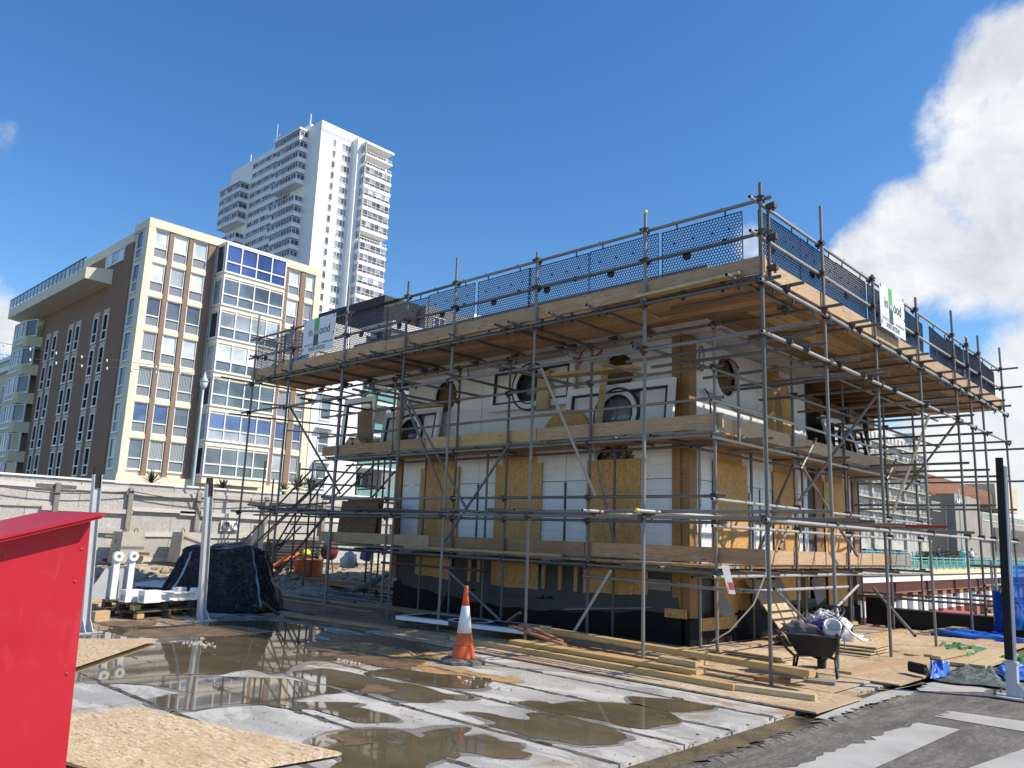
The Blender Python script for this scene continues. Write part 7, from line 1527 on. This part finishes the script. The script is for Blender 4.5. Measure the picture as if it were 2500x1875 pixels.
sl_ = thing('string_lights', (q2.x, q2.y, q2.z), 'two wires of small festoon bulbs strung past the apartment block', 'string lights')
for k, (a, c, d) in enumerate((((-120, 815), (200, 868), (497, 905)), ((-120, 845), (200, 890), (497, 912)))):
    A_, C_, D_ = PX(*a, -34), PX(*c, -34), PX(*d, -34); pts = []
    for i in range(31):
        t = i/30; pts.append(A_*(1-t)*(1-t)+(C_*2-(A_+D_)/2)*2*t*(1-t)+D_*t*t)
    b = MB(); b.path(pts, .011, 5); b.build('wire', 'cable_dark', sl_)
    for i in range(3, 30, 3): b = MB(); b.lathe(pts[i], [(.012, -.13), (.034, -.09), (.03, -.04), (.012, 0)], 8); b.build('bulb', 'lamp_glass', sl_)
    D2 = PX(760, 925+6*k, -34); b = MB(); b.path([D_+(D2-D_)*t/10-Vector((0, 0, .9*sin(pi*t/10))) for t in range(11)], .011, 5); b.build('wire', 'cable_dark', sl_)
def cordyline(p, s, label, seed):
    random.seed(seed); t = thing('palm_plant', p, label, 'plant', 'spiky palm plants before the apartment block'); p = Vector(p)
    b = MB(); b.tube(p, p+Vector((0, 0, s*.9)), .12*s*.6, 7); b.build('trunk', 'trunk', t); b = MB(); top = p+Vector((0, 0, s*.9))
    for i in range(90):
        a = random.uniform(0, 2*pi); e = random.uniform(-.5, 1.4); d = Vector((cos(a)*cos(e), sin(a)*cos(e), sin(e))); l = s*random.uniform(.6, 1.0); sd = d.cross(Vector((0, 0, 1))).normalized()*.035*s; m = top+d*l*.6+Vector((0, 0, -.03*s)); z = top+d*l+Vector((0, 0, -.18*s*random.random()))
        b.add([top-sd*.6, top+sd*.6, m+sd, m-sd, z], [(0, 1, 2, 3), (3, 2, 4)])
    b.build('crown', 'leaf', t)
for i, (px, py, s) in enumerate(((368, 1172, 1.5), (543, 1190, 1.5), (725, 1187, 2.0), (755, 1190, 2.1), (690, 1195, 1.4))): q = PX(px, py+18, -48); cordyline((q.x, q.y, q.z-s*.42), s*.68, 'spiky palm plant before the ground floor, ' + ['below the first window columns', 'below the glazed bay', 'tallest pair left one by the stair', 'tallest pair right one by the stair', 'small one before the pair'][i], i+3)
random.seed(11)
def hedge(x0, y0, l, h, label):
    b = MB()
    for i in range(1500):
        p = Vector((x0+random.gauss(0, .5), y0+random.uniform(0, l), .4+h*random.random()**.6)); u = Vector((random.gauss(0, 1), random.gauss(0, 1), random.gauss(0, 1))).normalized(); v = u.orthogonal().normalized(); s = random.uniform(.06, .14); b.add([p-u*s, p+v*s*.6, p+u*s, p-v*s*.6], [(0, 1, 2, 3)])
    t = thing('hedge', (x0, y0, .4), label, 'hedge'); b.build('foliage', 'hedge_leaf', t); q = MB(); q.box(x0-.35, x0+.35, y0+.2, y0+l-.2, .4, .4+h*.7); q.build('stems', 'hedge_leaf', t)
hedge(-26, 88, 7, 1.3, 'dark clipped hedge behind the turquoise railing'); hedge(-26.5, 97, 9, 1.5, 'dark hedge further right behind the railing')
def car(x, y, mat, label):
    t = thing('parked_car', (x, y, .27), label, 'car', 'cars parked along the promenade road'); L_ = 4.1; w = .86
    prof = [(-2.05, .35), (-2.05, .75), (-1.95, .92), (-1.3, 1.0), (1.2, 1.0), (1.9, .85), (2.05, .6), (2.05, .32)]
    b = MB(); b.prism(prof, (x+w, y, .30), (0, 1, 0), (0, 0, 1), (-2*w, 0, 0)); b.build('body', mat, t)
    b = MB(); b.hexa([(x-w+.05, y-1.75, 1.29), (x+w-.05, y-1.75, 1.29), (x+w-.05, y+1.15, 1.29), (x-w+.05, y+1.15, 1.29), (x-w+.22, y-1.35, 1.72), (x+w-.22, y-1.35, 1.72), (x+w-.22, y+.45, 1.72), (x-w+.22, y+.45, 1.72)]); b.build('glazing', 'glass_dark', t); b = MB(); b.box(x-w+.2, x+w-.2, y-1.4, y+.5, 1.72, 1.78)
    for q in (-.45,): b.bar((x+w-.04, y+q, 1.29), (x+w-.2, y+q, 1.73), .06, .06)
    b.build('roof', mat, t)
    for yy in (-1.25, 1.3):
        for sx in (-1, 1): q = MB(); q.lathe((x+sx*(w-.12)-.09, y+yy, .58), [(.2, 0), (.31, .02), (.31, .18), (.2, .2)], 14, 0, (1, 0, 0)); wl = q.build('wheel', 'rubber', t); q = MB(); q.lathe((x+sx*(w-.0)-.005, y+yy, .58), [(.19, 0), (.19, .02)], 10, 0, (1, 0, 0)); q.build('rim', 'gusset_grey', wl)
    for sx in (-.6, .6): q = MB(); q.box(x+sx-.15, x+sx+.15, y+2.03, y+2.07, .95, 1.1); q.build('headlight', 'lamp_glass', t)
for i, (px, m) in enumerate(((2085, 'car_black'), (2112, 'car_silver'), (2136, 'car_black'), (2166, 'car_black'), (2196, 'car_silver'), (2312, 'car_white'))): q = PX(px, 1330, -33.5); car(-33.5, q.y, m, ['dark car nearest the kiosk end on the promenade road', 'silver hatchback between two dark cars', 'dark car just right of the silver hatchback', 'dark car in the middle of the parked row', 'silver car at the right end of the row', 'white car parked beyond the turquoise pedestal'][i])
def person(p, yaw, label, cols, lean=0.0, arm=.3):
    """one skinned body: joints, radii, then coloured by height"""
    J = {'pelvis': (0, 0, .93), 'waist': (0, .02, 1.08), 'chest': (0, .04+lean*.3, 1.30), 'neck': (0, .04+lean*.5, 1.47), 'head': (0, .07+lean*.6, 1.60), 'crown': (0, .06+lean*.6, 1.72)}
    E_ = [('pelvis', 'waist'), ('waist', 'chest'), ('chest', 'neck'), ('neck', 'head'), ('head', 'crown')]; RR = {'pelvis': .15, 'waist': .13, 'chest': .16, 'neck': .055, 'head': .095, 'crown': .07}
    for s, n_ in ((1, 'l'), (-1, 'r')):
        J.update({n_+'hip': (.09*s, 0, .88), n_+'knee': (.10*s, .03*s, .48), n_+'ank': (.10*s, -.02+.05*s, .09), n_+'toe': (.11*s, .12+.05*s, .03), n_+'sh': (.19*s, .04+lean*.4, 1.40), n_+'elb': (.26*s, .04+arm*.5, 1.14), n_+'wr': (.20*s, .10+arm, 1.05), n_+'hand': (.18*s, .17+arm, 1.03)})
        E_ += [('pelvis', n_+'hip'), (n_+'hip', n_+'knee'), (n_+'knee', n_+'ank'), (n_+'ank', n_+'toe'), ('chest', n_+'sh'), (n_+'sh', n_+'elb'), (n_+'elb', n_+'wr'), (n_+'wr', n_+'hand')]
        RR.update({n_+'hip': .095, n_+'knee': .062, n_+'ank': .045, n_+'toe': .035, n_+'sh': .065, n_+'elb': .045, n_+'wr': .035, n_+'hand': .03})
    K = list(J); me = bpy.data.meshes.new('rig'); me.from_pydata([J[k] for k in K], [(K.index(a), K.index(c)) for a, c in E_], []); o = bpy.data.objects.new('rig', me); COL.objects.link(o); o.modifiers.new('s', 'SKIN'); o.modifiers.new('u', 'SUBSURF').levels = 1
    for i, k in enumerate(K): me.skin_vertices[0].data[i].radius = (RR[k], RR[k]); me.skin_vertices[0].data[i].use_root = k == 'pelvis'
    dg = bpy.context.evaluated_depsgraph_get(); dg.update(); mm = bpy.data.meshes.new_from_object(o.evaluated_get(dg)); bpy.data.objects.remove(o)
    mm.materials.clear()
    for c in ('skin', cols[0], cols[1], 'cloth_black'): mm.materials.append(M[c])
    for f in mm.polygons:
        z = f.center.z; hand = f.center.y > .08+arm*.9 and .98 < z < 1.12
        f.material_index = 0 if (z > 1.46 or hand) else 1 if z > .93 else 2 if z > .10 else 3; f.use_smooth = True
    t = thing('person', p, label, 'person', None, yaw); b_ = put('body', mm, t, (0, 0, 0)); q = MB(); q.lathe((0, .05+lean*.6, 1.63), [(.10, .0), (.112, .06), (.09, .13), (.03, .155)], 12); h_ = q.build('hair', 'hair', t, (0, 0, 0)); return t
q = PX(2291, 1372, -22.3); person((-22.3, q.y, .42), -1.9, 'person in a navy jacket leaning on the turquoise railing', ('cloth_navy', 'cloth_black'), .12, .3)
q = PX(2376, 1372, -22.3); person((-22.3, q.y, .42), 1.2, 'person in a white top standing at the railing', ('cloth_white', 'cloth_black'), .05, .25); q = PX(2455, 1370, -22.6); person((-22.6, q.y, .42), .4, 'person in dark clothes at the railing behind the right steel post', ('cloth_black', 'cloth_black'), 0, .1); q = PX(2083, 1330, -31); person((-31, q.y, .42), .4, 'person in dark clothes beside the parked cars', ('cloth_black', 'cloth_navy'), 0, .1)
